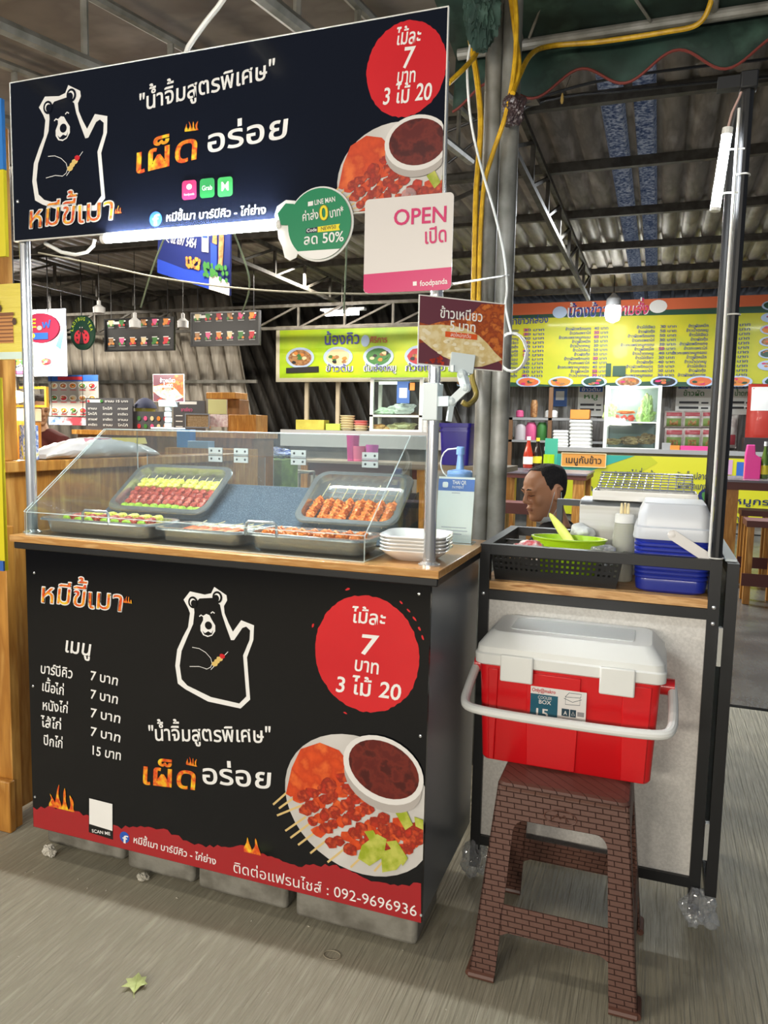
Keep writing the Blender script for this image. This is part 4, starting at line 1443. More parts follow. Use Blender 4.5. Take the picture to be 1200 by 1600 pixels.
# ------------------------------------------------------------------ brown woven stool and red cooler
def woven(name, c1, c2, rough=.45):
    m = mat(name, c1, rough)
    nt = m.node_tree
    N, L = nt.nodes, nt.links
    tc = N.new('ShaderNodeTexCoord')
    sx = N.new('ShaderNodeSeparateXYZ')
    L.new(tc.outputs['Object'], sx.inputs[0])
    ad = N.new('ShaderNodeMath')
    L.new(sx.outputs[0], ad.inputs[0])
    L.new(sx.outputs[1], ad.inputs[1])
    cb_ = N.new('ShaderNodeCombineXYZ')
    L.new(ad.outputs[0], cb_.inputs[0])
    L.new(sx.outputs[2], cb_.inputs[1])
    br = N.new('ShaderNodeTexBrick')
    br.inputs['Scale'].default_value = 1.0
    br.inputs['Brick Width'].default_value = .034
    br.inputs['Row Height'].default_value = .0125
    br.inputs['Mortar Size'].default_value = .0014
    br.inputs['Mortar Smooth'].default_value = 1.0
    br.inputs['Color1'].default_value = (*lin(c1), 1)
    br.inputs['Color2'].default_value = (*lin(c1), 1)
    br.inputs['Mortar'].default_value = (*lin(c2), 1)
    L.new(cb_.outputs[0], br.inputs['Vector'])
    L.new(br.outputs['Color'], N['Principled BSDF'].inputs['Base Color'])
    bp = N.new('ShaderNodeBump')
    bp.invert = True
    bp.inputs['Strength'].default_value = .9
    bp.inputs['Distance'].default_value = .004
    L.new(br.outputs['Fac'], bp.inputs['Height'])
    L.new(bp.outputs[0], N['Principled BSDF'].inputs['Normal'])
    return m


m_brown = woven('woven_brown_plastic', '#63443a', '#47302a')
m_brownp = mat('brown_plastic', '#5f3d31', .42)
st = thing('plastic_stool', 'brown woven pattern plastic stool under the red cooler box', 'stool', (1.510, .195, 0))
SH, BW, BD, TW, TD = .462, .385, .370, .300, .250
lerp = lambda a, b, t: a + (b - a) * t


def sidept(side, s, z):
    """point of a side face: s across (-1..1), z up; side 0 front, 1 right, 2 back, 3 left"""
    t = z / SH
    hw, hd = lerp(BW, TW, t) / 2, lerp(BD, TD, t) / 2
    if side == 0:
        return V((s * hw, -hd, z))
    if side == 2:
        return V((-s * hw, hd, z))
    if side == 1:
        return V((hw, s * hd, z))
    return V((-hw, -s * hd, z))


def panel(mb, side, poly, t=.004):
    a = [sidept(side, s, z) for s, z in poly]
    inw = [V((0, 1, 0)), V((-1, 0, 0)), V((0, -1, 0)), V((1, 0, 0))][side] * t
    b = [p + inw for p in a]
    n = len(a)
    mb.add(a + b, [tuple(range(n)), tuple(range(n, 2 * n))[::-1]] + [(i, n + i, n + (i + 1) % n, (i + 1) % n) for i in range(n)])


def arch(s0, z0, r_s, r_z, a0, a1, n=5):
    return [(s0 + r_s * math.cos(a0 + (a1 - a0) * i / n), z0 + r_z * math.sin(a0 + (a1 - a0) * i / n)) for i in range(n + 1)]


ls = .68   # inner edge of a leg, as a share of half the width
apron = MB()
cross = MB()
for sd_ in range(4):
    ap = [(-1, .462), (-1, .33), (-ls, .33)] + arch(-ls + .16, .358, .16, .030, PI, PI / 2) + arch(ls - .16, .358, .16, .030, PI / 2, 0) + [(ls, .33), (1, .33), (1, .462)]
    panel(apron, sd_, ap)
    panel(cross, sd_, [(-ls - .02, .11), (-ls + .10, .122), (ls - .10, .122), (ls + .02, .11), (ls + .02, .185), (-ls - .02, .185)])
apron.build('apron', m_brown, st)
cross.build('cross_bars', m_brown, st)
for q in range(4):
    mb = MB()
    panel(mb, q, [(ls, 0.004), (1, 0.004), (1, .33), (ls, .33)])
    panel(mb, (q + 1) % 4, [(-1, 0.004), (-ls, 0.004), (-ls, .33), (-1, .33)])
    c = sidept(q, .9, .0)
    c2 = sidept((q + 1) % 4, -.9, 0)
    lg = mb.build('leg', m_brown, st)
    fo = MB()
    for side_, sgn in ((q, 1), ((q + 1) % 4, -1)):
        a, b = sidept(side_, sgn * ls, .006), sidept(side_, sgn * 1.0, .006)
        fo.tube([a + V((0, 0, .003)), b + V((0, 0, .003))], .009, 8)
    fo.build('foot_edge', m_brownp, lg)
mb = MB()
mb.loft([rrect(TW + .001, TD + .001, .012, SH - .012, 5), rrect(TW + .004, TD + .004, .016, SH, 5), rrect(TW - .004, TD - .004, .02, SH + .007, 5), rrect(TW - .024, TD - .024, .02, SH + .010, 5)])
mb.build('seat', m_brown, st)
pts = [(sidept(0, .24 * math.cos(a * PI / 12), .412 + .017 * math.sin(a * PI / 12)) + V((0, -.001, 0))) for a in range(24)]
mb = MB().tube(pts, .0014, 5, closed=True)
mb.tube([sidept(0, s, z) + V((0, -.001, 0)) for s, z in ((-.12, .405), (-.05, .418), (0, .409), (.05, .418), (.12, .405))], .0014, 5)
mb.build('oval_emblem', m_brownp, st)

m_red = mat('red_cooler_plastic', '#d3111a', 0.32, coat=.25)
m_lidw = mat('white_lid_plastic', '#e4e6e2', 0.32)
CZ = SH + .0105
yc = .285
rc_ = thing('cooler_box', 'red cooler box with a white lid and handle on the brown stool', 'cooler box', (1.498, yc, CZ))
R = lambda w, d, r, z: rrect(w, d, r, z, 6)
hb = .255
mb = MB().loft([R(.400, .205, .018, 0), R(.408, .212, .020, .006), R(.430, .236, .020, hb), R(.436, .242, .020, hb + .004)])
mb.build('box_body', m_red, rc_)
mb = MB()
for x0, x1 in ((-.095, .035), (.130, .196), (-.190, -.165)):
    za, zb_ = .004, hb - .012
    fy = lambda z: -(.212 + (.236 - .212) * z / hb) / 2
    vs = []
    for y_off in (.0, -.006):
        vs += [(x0 + .006, fy(za) + y_off, za), (x1 - .006, fy(za) + y_off, za), (x1, fy(zb_) + y_off, zb_), (x0, fy(zb_) + y_off, zb_)]
    mb.add(vs, [(4, 5, 6, 7), (0, 1, 5, 4), (1, 2, 6, 5), (2, 3, 7, 6), (3, 0, 4, 7)])
mb.build('raised_ribs', m_red, rc_, bevel=.002)
z0 = hb - .004
mb = MB().loft([R(.440, .246, .022, z0), R(.452, .258, .024, z0 + .004), R(.454, .260, .024, z0 + .028), R(.446, .252, .024, z0 + .032), R(.444, .250, .03, z0 + .046), R(.392, .200, .03, z0 + .078), R(.380, .188, .03, z0 + .081)])
mb.build('lid', m_lidw, rc_, bevel=.0)
mb = MB().loft([R(.300, .120, .012, z0 + .0805), R(.300, .120, .012, z0 + .0825), R(.294, .114, .012, z0 + .083)])
mb.build('lid_inset', mat('lid_inset_plastic', '#d3d8d6', .25), rc_)
for x in (-.118, .118):
    MB().box((x - .040, -.1385, z0 - .033), (x + .040, -.130, z0 + .034)).build('latch', m_lidw, rc_, bevel=.004)
    MB().box((x - .028, .125, z0 - .01), (x + .028, .134, z0 + .026)).build('lid_hinge', m_lidw, rc_, bevel=.003)
for sx_ in (-1, 1):
    MB().tube([(sx_ * .214, -.005, hb - .040), (sx_ * .248, -.005, hb - .040)], 0.021, 16).build('handle_pivot', m_red, rc_)
hz = hb - .040
side = lambda sx_: [(sx_ * .243, -.005, hz), (sx_ * .2455, -.05, hz - .022), (sx_ * .246, -.10, hz - .044), (sx_ * .243, -.135, hz - .056), (sx_ * .230, -.160, hz - .063)]
hpth = smooth_path(side(-1) + [(-.19, -.170, hz - .066), (-.10, -.173, hz - .068), (0, -.174, hz - .068), (.10, -.173, hz - .068), (.19, -.170, hz - .066)] + side(1)[::-1], 5)
MB().tube(hpth, .0115, 12).build('carry_handle', m_lidw, rc_)
la0, la1, lz0, lz1 = -.083, .050, .118, .212
fyz = lambda z: -(.212 + (.236 - .212) * z / hb) / 2 - .0065
P = Print((0, fyz(lz0) - .0006, lz0), (1, 0, 0), V((0, fyz(lz1) - fyz(lz0), lz1 - lz0)).normalized())
hh = lz1 - lz0
P.rect(la0, la1, 0, hh, 0, 1)
P.rect(la0, la0 + .066, 0, hh * .80, 1, 2)
P.text('Only@makro', (la0 + .003, hh * .86), (la0 + .060, hh * .86), .013, 2, 3, 1)
P.text('COOLER', (la0 + .018, hh * .68), (la0 + .052, hh * .68), .011, 0, 3, 0)
P.text('BOX', (la0 + .020, hh * .55), (la0 + .050, hh * .55), .014, 0, 3, 1)
P.text('15', (la0 + .008, hh * .18), (la0 + .046, hh * .18), .032, 0, 3, 1)
for k_ in (.12, .06):
    P.rect(la0 + .008, la0 + .055, hh * k_, hh * k_ + .0025, 3, 3)
P.rect(la0 + .076, la0 + .094, hh * .30, hh * .50, 3, 2)
P.text('A', (la0 + .081, hh * .34), (la0 + .089, hh * .34), .014, 0, 3, 1)
P.rect(la0 + .096, la0 + .110, hh * .30, hh * .50, 3, 2)
P.stroke([(la0 + .1, hh * .35), (la0 + .103, hh * .45), (la0 + .107, hh * .35)], .0012, 0, 3, True)
P.rect(la0 + .113, la0 + .129, hh * .34, hh * .46, 4, 2)
P.stroke([(la0 + .084, hh * .62), (la0 + .118, hh * .64), (la0 + .118, hh * .84), (la0 + .084, hh * .82)], .0012, 3, 2, True)
P.stroke([(la0 + .083, hh * .82), (la0 + .092, hh * .94), (la0 + .121, hh * .94), (la0 + .119, hh * .84)], .0012, 3, 2)
P.stroke([(la0 + .080, hh * .78), (la0 + .101, hh * .70), (la0 + .122, hh * .80)], .0012, 3, 2)
for k_ in (.22, .16, .10):
    P.rect(la0 + .078, la0 + .125, hh * k_, hh * k_ + .0018, 4, 2)
P.build('product_label', [mat('label_white', '#e2e0dc', .4), mat('label_teal', '#16596e', .4), mat('label_red', '#c3303a', .4), mat('label_dark', '#1d3d4c', .4), mat('label_grey', '#8f8f90', .4)], rc_)

# ------------------------------------------------------------------ litter
m_leaf = mat('pale_green_leaf', '#c4cf8a', .5, ncol='#aeb873', nscale=60)
lf = thing('fallen_leaf', 'pale green fallen leaf lying alone on the concrete in front of the counter', 'leaf', (.602, -.305, .001), None, (0, 0, .5))
mb = MB()
pts = [(0, -.03), (.012, -.014), (.028, -.016), (.02, -.002), (.022, .012), (.010, .016), (0, .038), (-.010, .016), (-.024, .010), (-.018, -.002), (-.03, -.018), (-.012, -.014)]
n = len(pts)
vs = [(x, y, .004 + .010 * abs(x) / .03) for x, y in pts] + [(0, 0, .002)]
mb.add(vs, [(i, (i + 1) % n, n) for i in range(n)], 0)
o = mb.build('leaf_blade', m_leaf, lf)
so = o.modifiers.new('t', 'SOLIDIFY')
so.thickness = .0006
MB().tube([(0, .03, .004), (0, -.03, .003), (.003, -.045, .004)], .0009, 5).build('leaf_stem', m_leaf, lf)
o = bag((.012, .045, .016), (.024, .018, .018), 31).build('paper_scrap', mat('dirty_white_paper', '#cfcabd', .8))
tag(o, 'crumpled white paper scrap on the floor at the bear side of the counter', 'paper scrap')
o = bag((.352, .045, .010), (.02, .014, .011), 37).build('stone_chip', mat('pale_stone', '#b9b4a6', .9))
tag(o, 'pale broken concrete chip lying under the counter front', 'chip')
o = MB().tube([(.985 + .022 * math.cos(a * PI / 10), -.045 + .016 * math.sin(a * PI / 10), .002) for a in range(20)], .0013, 5, closed=True).build('rubber_band', mat('dull_rubber', '#9a917c', .7))
tag(o, 'thin loop of rubber band on the floor before the long concrete block', 'rubber band')
rg = random.Random(12)
mb = MB()
for i in range(140):
    x, y = rg.uniform(-.6, 2.2), rg.uniform(-1.2, .05)
    mb.ell((x, y, .001), (rg.uniform(.001, .004), rg.uniform(.001, .0035), .0015), 0, 6, 4)
o = mb.build('grit', mat('grit', '#b9b3a2', .9))
tag(o, 'scattered small grit and crumbs on the brushed concrete', 'grit', kind='stuff')
# ------------------------------------------------------------------ people
HEADP = [(-.124, .062, .030, .016), (-.118, .080, .012, .030), (-.104, .089, -.012, .041), (-.085, .090, -.035, .050), (-.062, .088, -.062, .058), (-.035, .086, -.085, .064), (-.005, .084, -.096, .069), (.022, .086, -.102, .073), (.040, .092, -.104, .075), (.060, .088, -.104, .076), (.083, .076, -.099, .071), (.103, .050, -.082, .059), (.116, .016, -.056, .040), (.122, -.012, -.034, .016)]


def head_ring(z, xf, xb, hw, n=24, g=1.0):
    xm, hx = (xf + xb) / 2, (xf - xb) / 2
    out = []
    for i in range(n):
        a = 2 * PI * i / n
        c, s_ = math.cos(a), math.sin(a)
        e_ = .82
        out.append(V((xm + hx * g * math.copysign(abs(c) ** e_, c), hw * g * math.copysign(abs(s_) ** e_, s_), z)))
    return out


def person(label, base, J, face, hpitch, skin, hairc, shirtc, pantc, recede=.075, mask=False, group=None):
    """J: joints in world coordinates; face: direction the face points (unit, horizontal)"""
    t = thing('person', label, 'person', base, group)
    m_skin = mat('skin_' + skin, skin, .48, sss=.08, ncol=skin, nscale=8)
    H = V(J['head'])
    fx = V(face).normalized()
    fy = V((0, 0, 1)).cross(fx)
    cp, sp_ = math.cos(hpitch), math.sin(hpitch)
    ex = fx * cp + V((0, 0, -1)) * sp_
    ez = fx * sp_ + V((0, 0, 1)) * cp
    RM = Matrix((ex, fy, ez)).transposed()
    h = lambda x, y, z: H + RM @ (V((x, y, z)) * .93)
    mb = MB()
    mb.loft([[h(*p) for p in head_ring(*r)] for r in HEADP])
    # brow, nose, lips, cheeks, chin, ears
    mb.ell(h(.084, .026, .030), (.016, .026, .010), 0, 10, 8, RM)
    mb.ell(h(.084, -.026, .030), (.016, .026, .010), 0, 10, 8, RM)
    mb.tube([h(.090, 0, .028), h(.100, 0, .008), h(.110, 0, -.014), h(.110, 0, -.026)], [.008, .0095, .0125, .011], 8)
    for s_ in (-1, 1):
        mb.ell(h(.096, s_ * .012, -.026), (.012, .009, .008), 0, 8, 6, RM)
        mb.ell(h(.060, s_ * .036, -.020), (.021, .021, .028), 0, 12, 10, RM)
        mb.ell(h(.078, s_ * .028, .014), (.013, .016, .009), 0, 10, 8, RM)
        mb.ell(h(-.012, s_ * .074, -.006), (.019, .008, .033), 0, 12, 8, RM)
        mb.tube([h(-.022 + .02 * math.cos(a), s_ * .081, .004 + .027 * math.sin(a)) for a in [PI * (i - 2) / 6 for i in range(9)]], .0045, 6)
    mb.ell(h(.090, 0, -.052), (.012, .023, .008), 0, 10, 8, RM)
    mb.ell(h(.087, 0, -.068), (.012, .020, .008), 0, 10, 8, RM)
    mb.ell(h(.080, 0, -.100), (.016, .024, .018), 0, 10, 8, RM)
    N_ = V(J['neck'])
    mb.tube([h(-.02, 0, -.06), h(-.022, 0, -.10), N_], [.056, .055, .062], 14)
    P_ = V(J['pelvis'])
    ch_ = N_.lerp(P_, .32)
    mb.tube([N_ + V((0, 0, .0)), N_.lerp(P_, .12), ch_, N_.lerp(P_, .6), P_], [.06, .11, .145, .13, .145], 16)
    for s_ in ('l', 'r'):
        S, E, W_ = V(J['sh_' + s_]), V(J['el_' + s_]), V(J['wr_' + s_])
        mb.tube([N_.lerp(S, .35), S, S.lerp(E, .5), E, E.lerp(W_, .3), W_], [.06, .062, .050, .041, .042, .028], 12)
        d = (W_ - E).normalized()
        sidev = d.cross(V((0, 0, 1))).normalized()
        dn = sidev.cross(d)
        k = W_ + d * .085
        mb.obox(W_ + d * .045, d * .045, sidev * .038, dn * .013)
        for f_, (o_, ln) in enumerate(((-.030, .070), (-.010, .080), (.010, .075), (.030, .058))):
            a = k + sidev * o_
            mb.tube([a - d * .012, a + d * ln * .4 - dn * .004, a + d * ln * .75 - dn * .018, a + d * ln * .9 - dn * .036], [.009, .0088, .008, .0065], 8)
        th = W_ + d * .02 + sidev * (.036 if s_ == 'l' else -.036)
        sg_ = 1 if s_ == 'l' else -1
        mb.tube([th, th + sidev * .022 * sg_ + d * .022, th + sidev * .03 * sg_ + d * .052 - dn * .012], [.012, .010, .007], 8)
        Hp, K, A = V(J['hip_' + s_]), V(J['kn_' + s_]), V(J['an_' + s_])
        mb.tube([P_.lerp(Hp, .5), Hp, Hp.lerp(K, .5), K, K.lerp(A, .35), A], [.10, .092, .078, .056, .054, .036], 12)
        ft = (K - Hp)
        ft.z = 0
        ft = ft.normalized() if ft.length > .05 else fx
        mb.tube([A + V((0, 0, -.03)) - ft * .03, A + ft * .07 + V((0, 0, -.045)), A + ft * .17 + V((0, 0, -.055))], [.036, .034, .022], 10)
    body = mb.build('body', m_skin, t, world=True)
    rm = body.modifiers.new('fuse', 'REMESH')
    rm.mode, rm.voxel_size, rm.use_smooth_shade = 'VOXEL', .0045, True
    smo = body.modifiers.new('smooth', 'SMOOTH')
    smo.factor, smo.iterations = .5, 7
    # clothes
    mb = MB()
    mb.tube([N_ + V((0, 0, .012)), N_.lerp(P_, .06), N_.lerp(P_, .13), ch_, N_.lerp(P_, .6), P_ - V((0, 0, .03))], [.066, .085, .122, .160, .146, .160], 18)
    for s_ in ('l', 'r'):
        S, E = V(J['sh_' + s_]), V(J['el_' + s_])
        mb.tube([N_.lerp(S, .3), S, S.lerp(E, .4), S.lerp(E, .72)], [.075, .076, .066, .062], 14)
    sh = mb.build('shirt', mat('cloth_' + shirtc, shirtc, .85), t, world=True)
    rm = sh.modifiers.new('fuse', 'REMESH')
    rm.mode, rm.voxel_size, rm.use_smooth_shade = 'VOXEL', .009, True
    mb = MB()
    for s_ in ('l', 'r'):
        Hp, K, A = V(J['hip_' + s_]), V(J['kn_' + s_]), V(J['an_' + s_])
        mb.tube([P_.lerp(Hp, .3) + V((0, 0, .03)), Hp, Hp.lerp(K, .5), K, K.lerp(A, .4), A + V((0, 0, .02))], [.125, .108, .092, .074, .068, .058], 14)
    pn = mb.build('trousers', mat('cloth_' + pantc, pantc, .85), t, world=True)
    rm = pn.modifiers.new('fuse', 'REMESH')
    rm.mode, rm.voxel_size, rm.use_smooth_shade = 'VOXEL', .010, True
    # hair shell: every column of it starts at the hairline and runs to the crown
    def ring_at(z):
        for a, b in zip(HEADP, HEADP[1:]):
            if a[0] <= z <= b[0]:
                t_ = (z - a[0]) / (b[0] - a[0])
                return [z] + [lerp(a[q], b[q], t_) for q in (1, 2, 3)]
        return list(HEADP[-1])

    n, rows = 72, 22
    ref = head_ring(*ring_at(.05), n=n)
    cols = []
    for jx in range(n):
        xx = ref[jx].x
        pr = [(-.11, -.082), (-.05, -.074), (-.036, -.045), (-.024, .026), (.0, .032), (.008, .004), (.020, .004), (.028, .034), (.050, recede), (.075, recede + .024), (.12, recede + .026)]
        lim = pr[-1][1]
        for a, b in zip(pr, pr[1:]):
            if a[0] <= xx <= b[0]:
                t_ = (xx - a[0]) / (b[0] - a[0])
                lim = lerp(a[1], b[1], t_ * t_ * (3 - 2 * t_))
                break
        col_ = []
        for q in range(rows + 1):
            z = lerp(lim, .1219, (q / rows) ** .8)
            p = head_ring(*ring_at(z), n=n, g=1.0 + .05 * min(1, q / 4))[jx]
            wob = .0016 * mnoise.noise(p * 140) + .0012 * mnoise.noise(p * 60)
            col_.append(h(p.x * (1 + wob * 10) - .003, p.y * (1 + wob * 10), p.z + .004 + wob))
        cols.append(col_)
    mb = MB()
    mb.loft([[cols[jx][q] for jx in range(n)] for q in range(rows + 1)], 0, False, True)
    hr = mb.build('hair', mat('hair_' + hairc, hairc, .75, ncol='#332d2a', nscale=60, nstretch=(5, 5, 1), nlo=.45, nhi=.8, bump=.6, bscale=160), t, world=True)
    so = hr.modifiers.new('thick', 'SOLIDIFY')
    so.thickness, so.offset = .006, -1
    # brows, lashes, lips
    for s_ in (-1, 1):
        MB().tube([h(.101, s_ * .010, .033), h(.102, s_ * .024, .038), h(.090, s_ * .044, .033)], [.0016, .0030, .0014], 6).build('eyebrow', mat('hair_' + hairc, hairc), t, world=True)
        MB().tube([h(.093, s_ * .013, .008), h(.0935, s_ * .025, .005), h(.082, s_ * .041, .008)], [.001, .0017, .001], 6).build('eyelashes', mat('hair_' + hairc, hairc), t, world=True)
    MB().ell(h(.0945, 0, -.0545), (.006, .022, .0034), 0, 12, 6, RM).ell(h(.0925, 0, -.0625), (.0062, .020, .0044), 0, 12, 6, RM).build('lips', mat('lips', '#8d5548', .45), t, world=True)
    if mask:
        m_mask = mat('mask_cloth', '#d4dbe0', .8)
        mb = MB()
        rg_ = []
        for q in range(7):
            y = -.058 + .116 * q / 6
            c = 1 - (y / .066) ** 2
            x = .040 + .050 * max(0, c) ** .6
            x -= .024
            rg_.append([h(x, y, -.096), h(x + .004, y, -.112), h(x - .012, y, -.138), h(x - .026, y, -.134), h(x - .012, y, -.108)])
        mb.loft(rg_)
        mk = mb.build('face_mask', m_mask, t, world=True)
        ss_ = mk.modifiers.new('soft', 'SUBSURF')
        ss_.levels = ss_.render_levels = 2
        for s_ in (-1, 1):
            MB().tube([h(.045, s_ * .058, -.10), h(.026, s_ * .072, -.05), h(-.004, s_ * .080, .020), h(-.028, s_ * .078, .024)], .0014, 5).tube([h(.036, s_ * .058, -.125), h(.000, s_ * .072, -.075), h(-.026, s_ * .083, -.03), h(-.03, s_ * .084, .0)], .0014, 5).build('mask_strap', m_mask, mk)
            for c_ in mk.children:
                c_.location = (0, 0, 0)
        MB().ell(h(-.008, 1 * .084, -.034), .0032, 0, 8, 6).build('ear_stud', m_chrome, t, world=True)
    return t


face_dir = -rt * .90 - V((-math.sin(YAW), math.cos(YAW), 0)) * .40
hd = at(851, 769, 1, 1.58)
bx_, by_ = 1.36, 1.30
px_, py_ = hd.x + .16, hd.y + .16
J = dict(head=hd, neck=(hd.x + .055, hd.y + .02, hd.z - .165), pelvis=(px_, py_, .585),
         sh_l=(hd.x + .03, hd.y - .16, hd.z - .225), sh_r=(hd.x + .07, hd.y + .21, hd.z - .225),
         el_l=(hd.x - .02, hd.y - .20, .70), el_r=(hd.x - .05, hd.y + .30, .68), wr_l=(hd.x - .16, hd.y - .04, .68), wr_r=(hd.x - .26, hd.y + .22, .66),
         hip_l=(px_ - .03, py_ - .09, .585), hip_r=(px_ - .03, py_ + .09, .585), kn_l=(px_ - .44, py_ - .12, .52), kn_r=(px_ - .45, py_ + .10, .52), an_l=(px_ - .47, py_ - .13, .085), an_r=(px_ - .49, py_ + .10, .085))
person('seated man in a black shirt looking down with a white face mask under his chin', (px_, py_, 0), J, face_dir, .22, '#c48e6e', '#17151a', '#15161a', '#22252c', .082, True)
added_stool = dup(st, 'added unseen brown woven pattern plastic stool the man sits on behind the cart', loc=(px_ + .03, py_ + .01, 0))  # unseen seat, added to hold up the man

# ------------------------------------------------------------------ steel pole bundle, cables, awning
for x, r, lb in ((1.040, .031, 'galvanised steel pole behind the price card, the one nearer the food counter'), (1.106, .034, 'galvanised steel pole behind the price card, the one nearer the seated man')):
    o = MB().tube([(x, 1.2, 0.0), (x + .002, 1.2, 1.3), (x - .004, 1.2, 2.93)], r, 14).build('steel_pole', m_galv)
    tag(o, lb, 'pole', 'steel poles holding the awning')
m_yel = mat('yellow_cable_sleeve', '#d3a51d', .45, ncol='#b98d14', nscale=30)
A_ = lambda *q: [at(px, py, 1, y) for px, py, y in q]


def cable(lb, pts, r, m, name='cable', n=8):
    # smooth through the points
    out = []
    for i in range(len(pts) - 1):
        p0, p1, p2, p3 = pts[max(i - 1, 0)], pts[i], pts[i + 1], pts[min(i + 2, len(pts) - 1)]
        for q in range(6):
            t_ = q / 6
            out.append(.5 * ((2 * p1) + (p2 - p0) * t_ + (2 * p0 - 5 * p1 + 4 * p2 - p3) * t_ ** 2 + (3 * p1 - p0 - 3 * p2 + p3) * t_ ** 3))
    out.append(pts[-1])
    o = MB().tube(out, r, n).build(name, m)
    return tag(o, lb, 'cable')


cable('thick yellow cable running straight down the steel pole behind the open sign', A_((735, 62, 1.13), (746, 130, 1.13), (751, 200, 1.13), (744, 300, 1.13), (741, 420, 1.13), (737, 560, 1.13)), .0105, m_yel)
cable('yellow cable crossing the steel poles and looping up beside the awning', A_((804, -10, 1.10), (807, 40, 1.10), (803, 110, 1.10), (790, 180, 1.10), (770, 240, 1.11), (755, 300, 1.11), (749, 420, 1.12), (747, 560, 1.12)), .0085, m_yel)
cable('yellow cable running along the awning pipe to the upper corner', A_((801, 146, 1.08), (812, 118, 1.15), (830, 85, 1.3), (860, 72, 1.5), (940, 65, 1.52), (1040, 50, 1.52), (1090, 38, 1.52), (1110, 5, 1.5), (1112, -30, 1.5)), .0095, m_yel)
cable('second yellow cable looping beside the steel pole above the price card', A_((797, -10, 1.12), (806, 60, 1.12), (811, 100, 1.12), (806, 130, 1.11), (800, 147, 1.09)), .0085, m_yel)
cable('yellow cable end hanging out past the corner of the big sign', A_((701, 130, .9), (722, 110, .95), (742, 88, 1.05), (748, 72, 1.12)), .0085, m_yel)
cable('thin white cable slanting across the steel poles down to the coil', A_((736, 64, 1.05), (730, 110, 1.02), (736, 190, 1.02), (752, 262, 1.02), (772, 330, 1.04), (787, 395, 1.06), (792, 450, 1.08), (790, 480, 1.1), (799, 522, 1.1)), .0045, m_white)
cable('olive hose looping behind the jointed clip of the price card', A_((737, 560, 1.12), (738, 592, 1.11), (744, 618, 1.08), (732, 632, 1.0), (722, 628, .98)), .010, mat('olive_hose', '#857432', .5))
pts = []
for i in range(60):
    a = i * 2 * PI / 20
    q = at(800 + (21 + (i // 20) * 2) * math.cos(a), 550 + (29 + (i // 20)) * math.sin(a), 1, 1.10 + .006 * (i // 20))
    pts.append(q)
o = MB().tube(pts, .0028, 6).build('cable_coil', m_white)
tag(o, 'coil of thin white cable hanging in front of the yellow menu banner', 'cable')
cable('white cord tied across between the steel pole and the open sign', A_((706, 444, .02), (750, 437, .6), (795, 430, 1.16)), .0035, m_white)
cable('long pale rope stretched under the roof behind the blue hanging banner', A_((60, 395, 2.6), (160, 415, 2.6), (250, 434, 2.6), (360, 449, 2.6), (470, 457, 2.6), (600, 459, 2.6), (740, 452, 2.6)), .006, mat('pale_rope', '#a5a293', .8))
for i, (q, lb) in enumerate(((((292, 300, 2.2), (262, 360, 2.5), (238, 420, 2.6), (220, 480, 2.8)), 'green twine hanging down past the edge of the blue banner'), (((340, 300, 2.2), (372, 380, 2.5), (390, 442, 2.6), (378, 490, 2.9)), 'green twine hanging down beside the second drinks menu board'), (((543, 300, 2.4), (541, 400, 2.5), (537, 490, 2.6)), 'green twine hanging down behind the round promo sign'))):
    q = A_(*q)
    cable(lb, [V((q[0].x, q[0].y, 2.92 + .15 * (q[0].y - 1)))] + q, .006, mat('faded_green_twine', '#7f8f78', .8), 'twine', 6)

# green awning with scalloped valance
m_awn = mat('dark_green_tarp', '#2a443a', .75, ncol=['#1d3229', '#446152'], nscale=6, nlo=.35, nhi=.75)
aw = thing('awning', 'dark green tarpaulin awning with a wavy red trimmed edge above the cart', 'awning', (1.6, 1.6, 2.8))
mb = MB()
xs = [.78 + 1.9 * i / 90 for i in range(91)]
ztop, zlow = 2.875, 2.70
edge = lambda x: zlow - .045 * math.cos((x - 1.12) * 2 * PI / .36) + .055 * (x - 1.1) * .6
rg = random.Random(2)
top_ = [V((x, 1.62, ztop)) for x in xs]
bot_ = [V((x, 1.58 + .012 * math.sin(x * 11), edge(x))) for x in xs]
mb.loft([top_, [a.lerp(b, .5) for a, b in zip(top_, bot_)], bot_], 0, False, False, True, False)
vl = mb.build('valance', m_awn, aw, world=True)
so = vl.modifiers.new('t', 'SOLIDIFY')
so.thickness = .002
MB().tube([p + V((0, -.002, 0)) for p in bot_], .0055, 6).build('red_trim', mat('faded_red_trim', '#7d342c', .7), aw, world=True)
mb = MB()
rows = []
for j in range(9):
    t_ = j / 8
    rows.append([V((x, 1.62 - 1.9 * t_, ztop + .46 * t_ - .05 * math.sin(PI * ((x * 2.2) % 1)) * math.sin(PI * t_))) for x in xs[::3]])
mb.loft(rows, 0, False, False, True, False)
tp_ = mb.build('canopy', m_awn, aw, world=True)
so = tp_.modifiers.new('t', 'SOLIDIFY')
so.thickness = .003
mb = MB().tube([(.80, 1.575, 2.868), (2.68, 1.575, 2.868)], .022, 12)
mb.build('front_pipe', m_galv, aw, world=True)
mb = MB()
for x in (1.06, 1.78, 2.5):
    mb.tube([(x, 1.56, 2.88), (x, .2, 3.19)], .016, 8)
mb.tube([(1.1, 1.55, 2.88), (1.35, 1.0, 3.02)], .006, 6).tube([(1.56, 1.55, 2.87), (1.30, 1.0, 3.02)], .006, 6).tube([(1.8, 1.5, 2.9), (1.98, .9, 3.05)], .006, 6)
for p_, q_ in (((1.06, 1.2, 2.93), (.90, .9, 3.15)), ((1.04, 1.2, 2.8), (.78, 1.0, 3.1)), ((1.06, 1.2, 2.85), (1.2, .7, 3.1))):
    mb.tube([p_, q_], .022, 8)
mb.build('brackets', m_galv, aw, world=True)
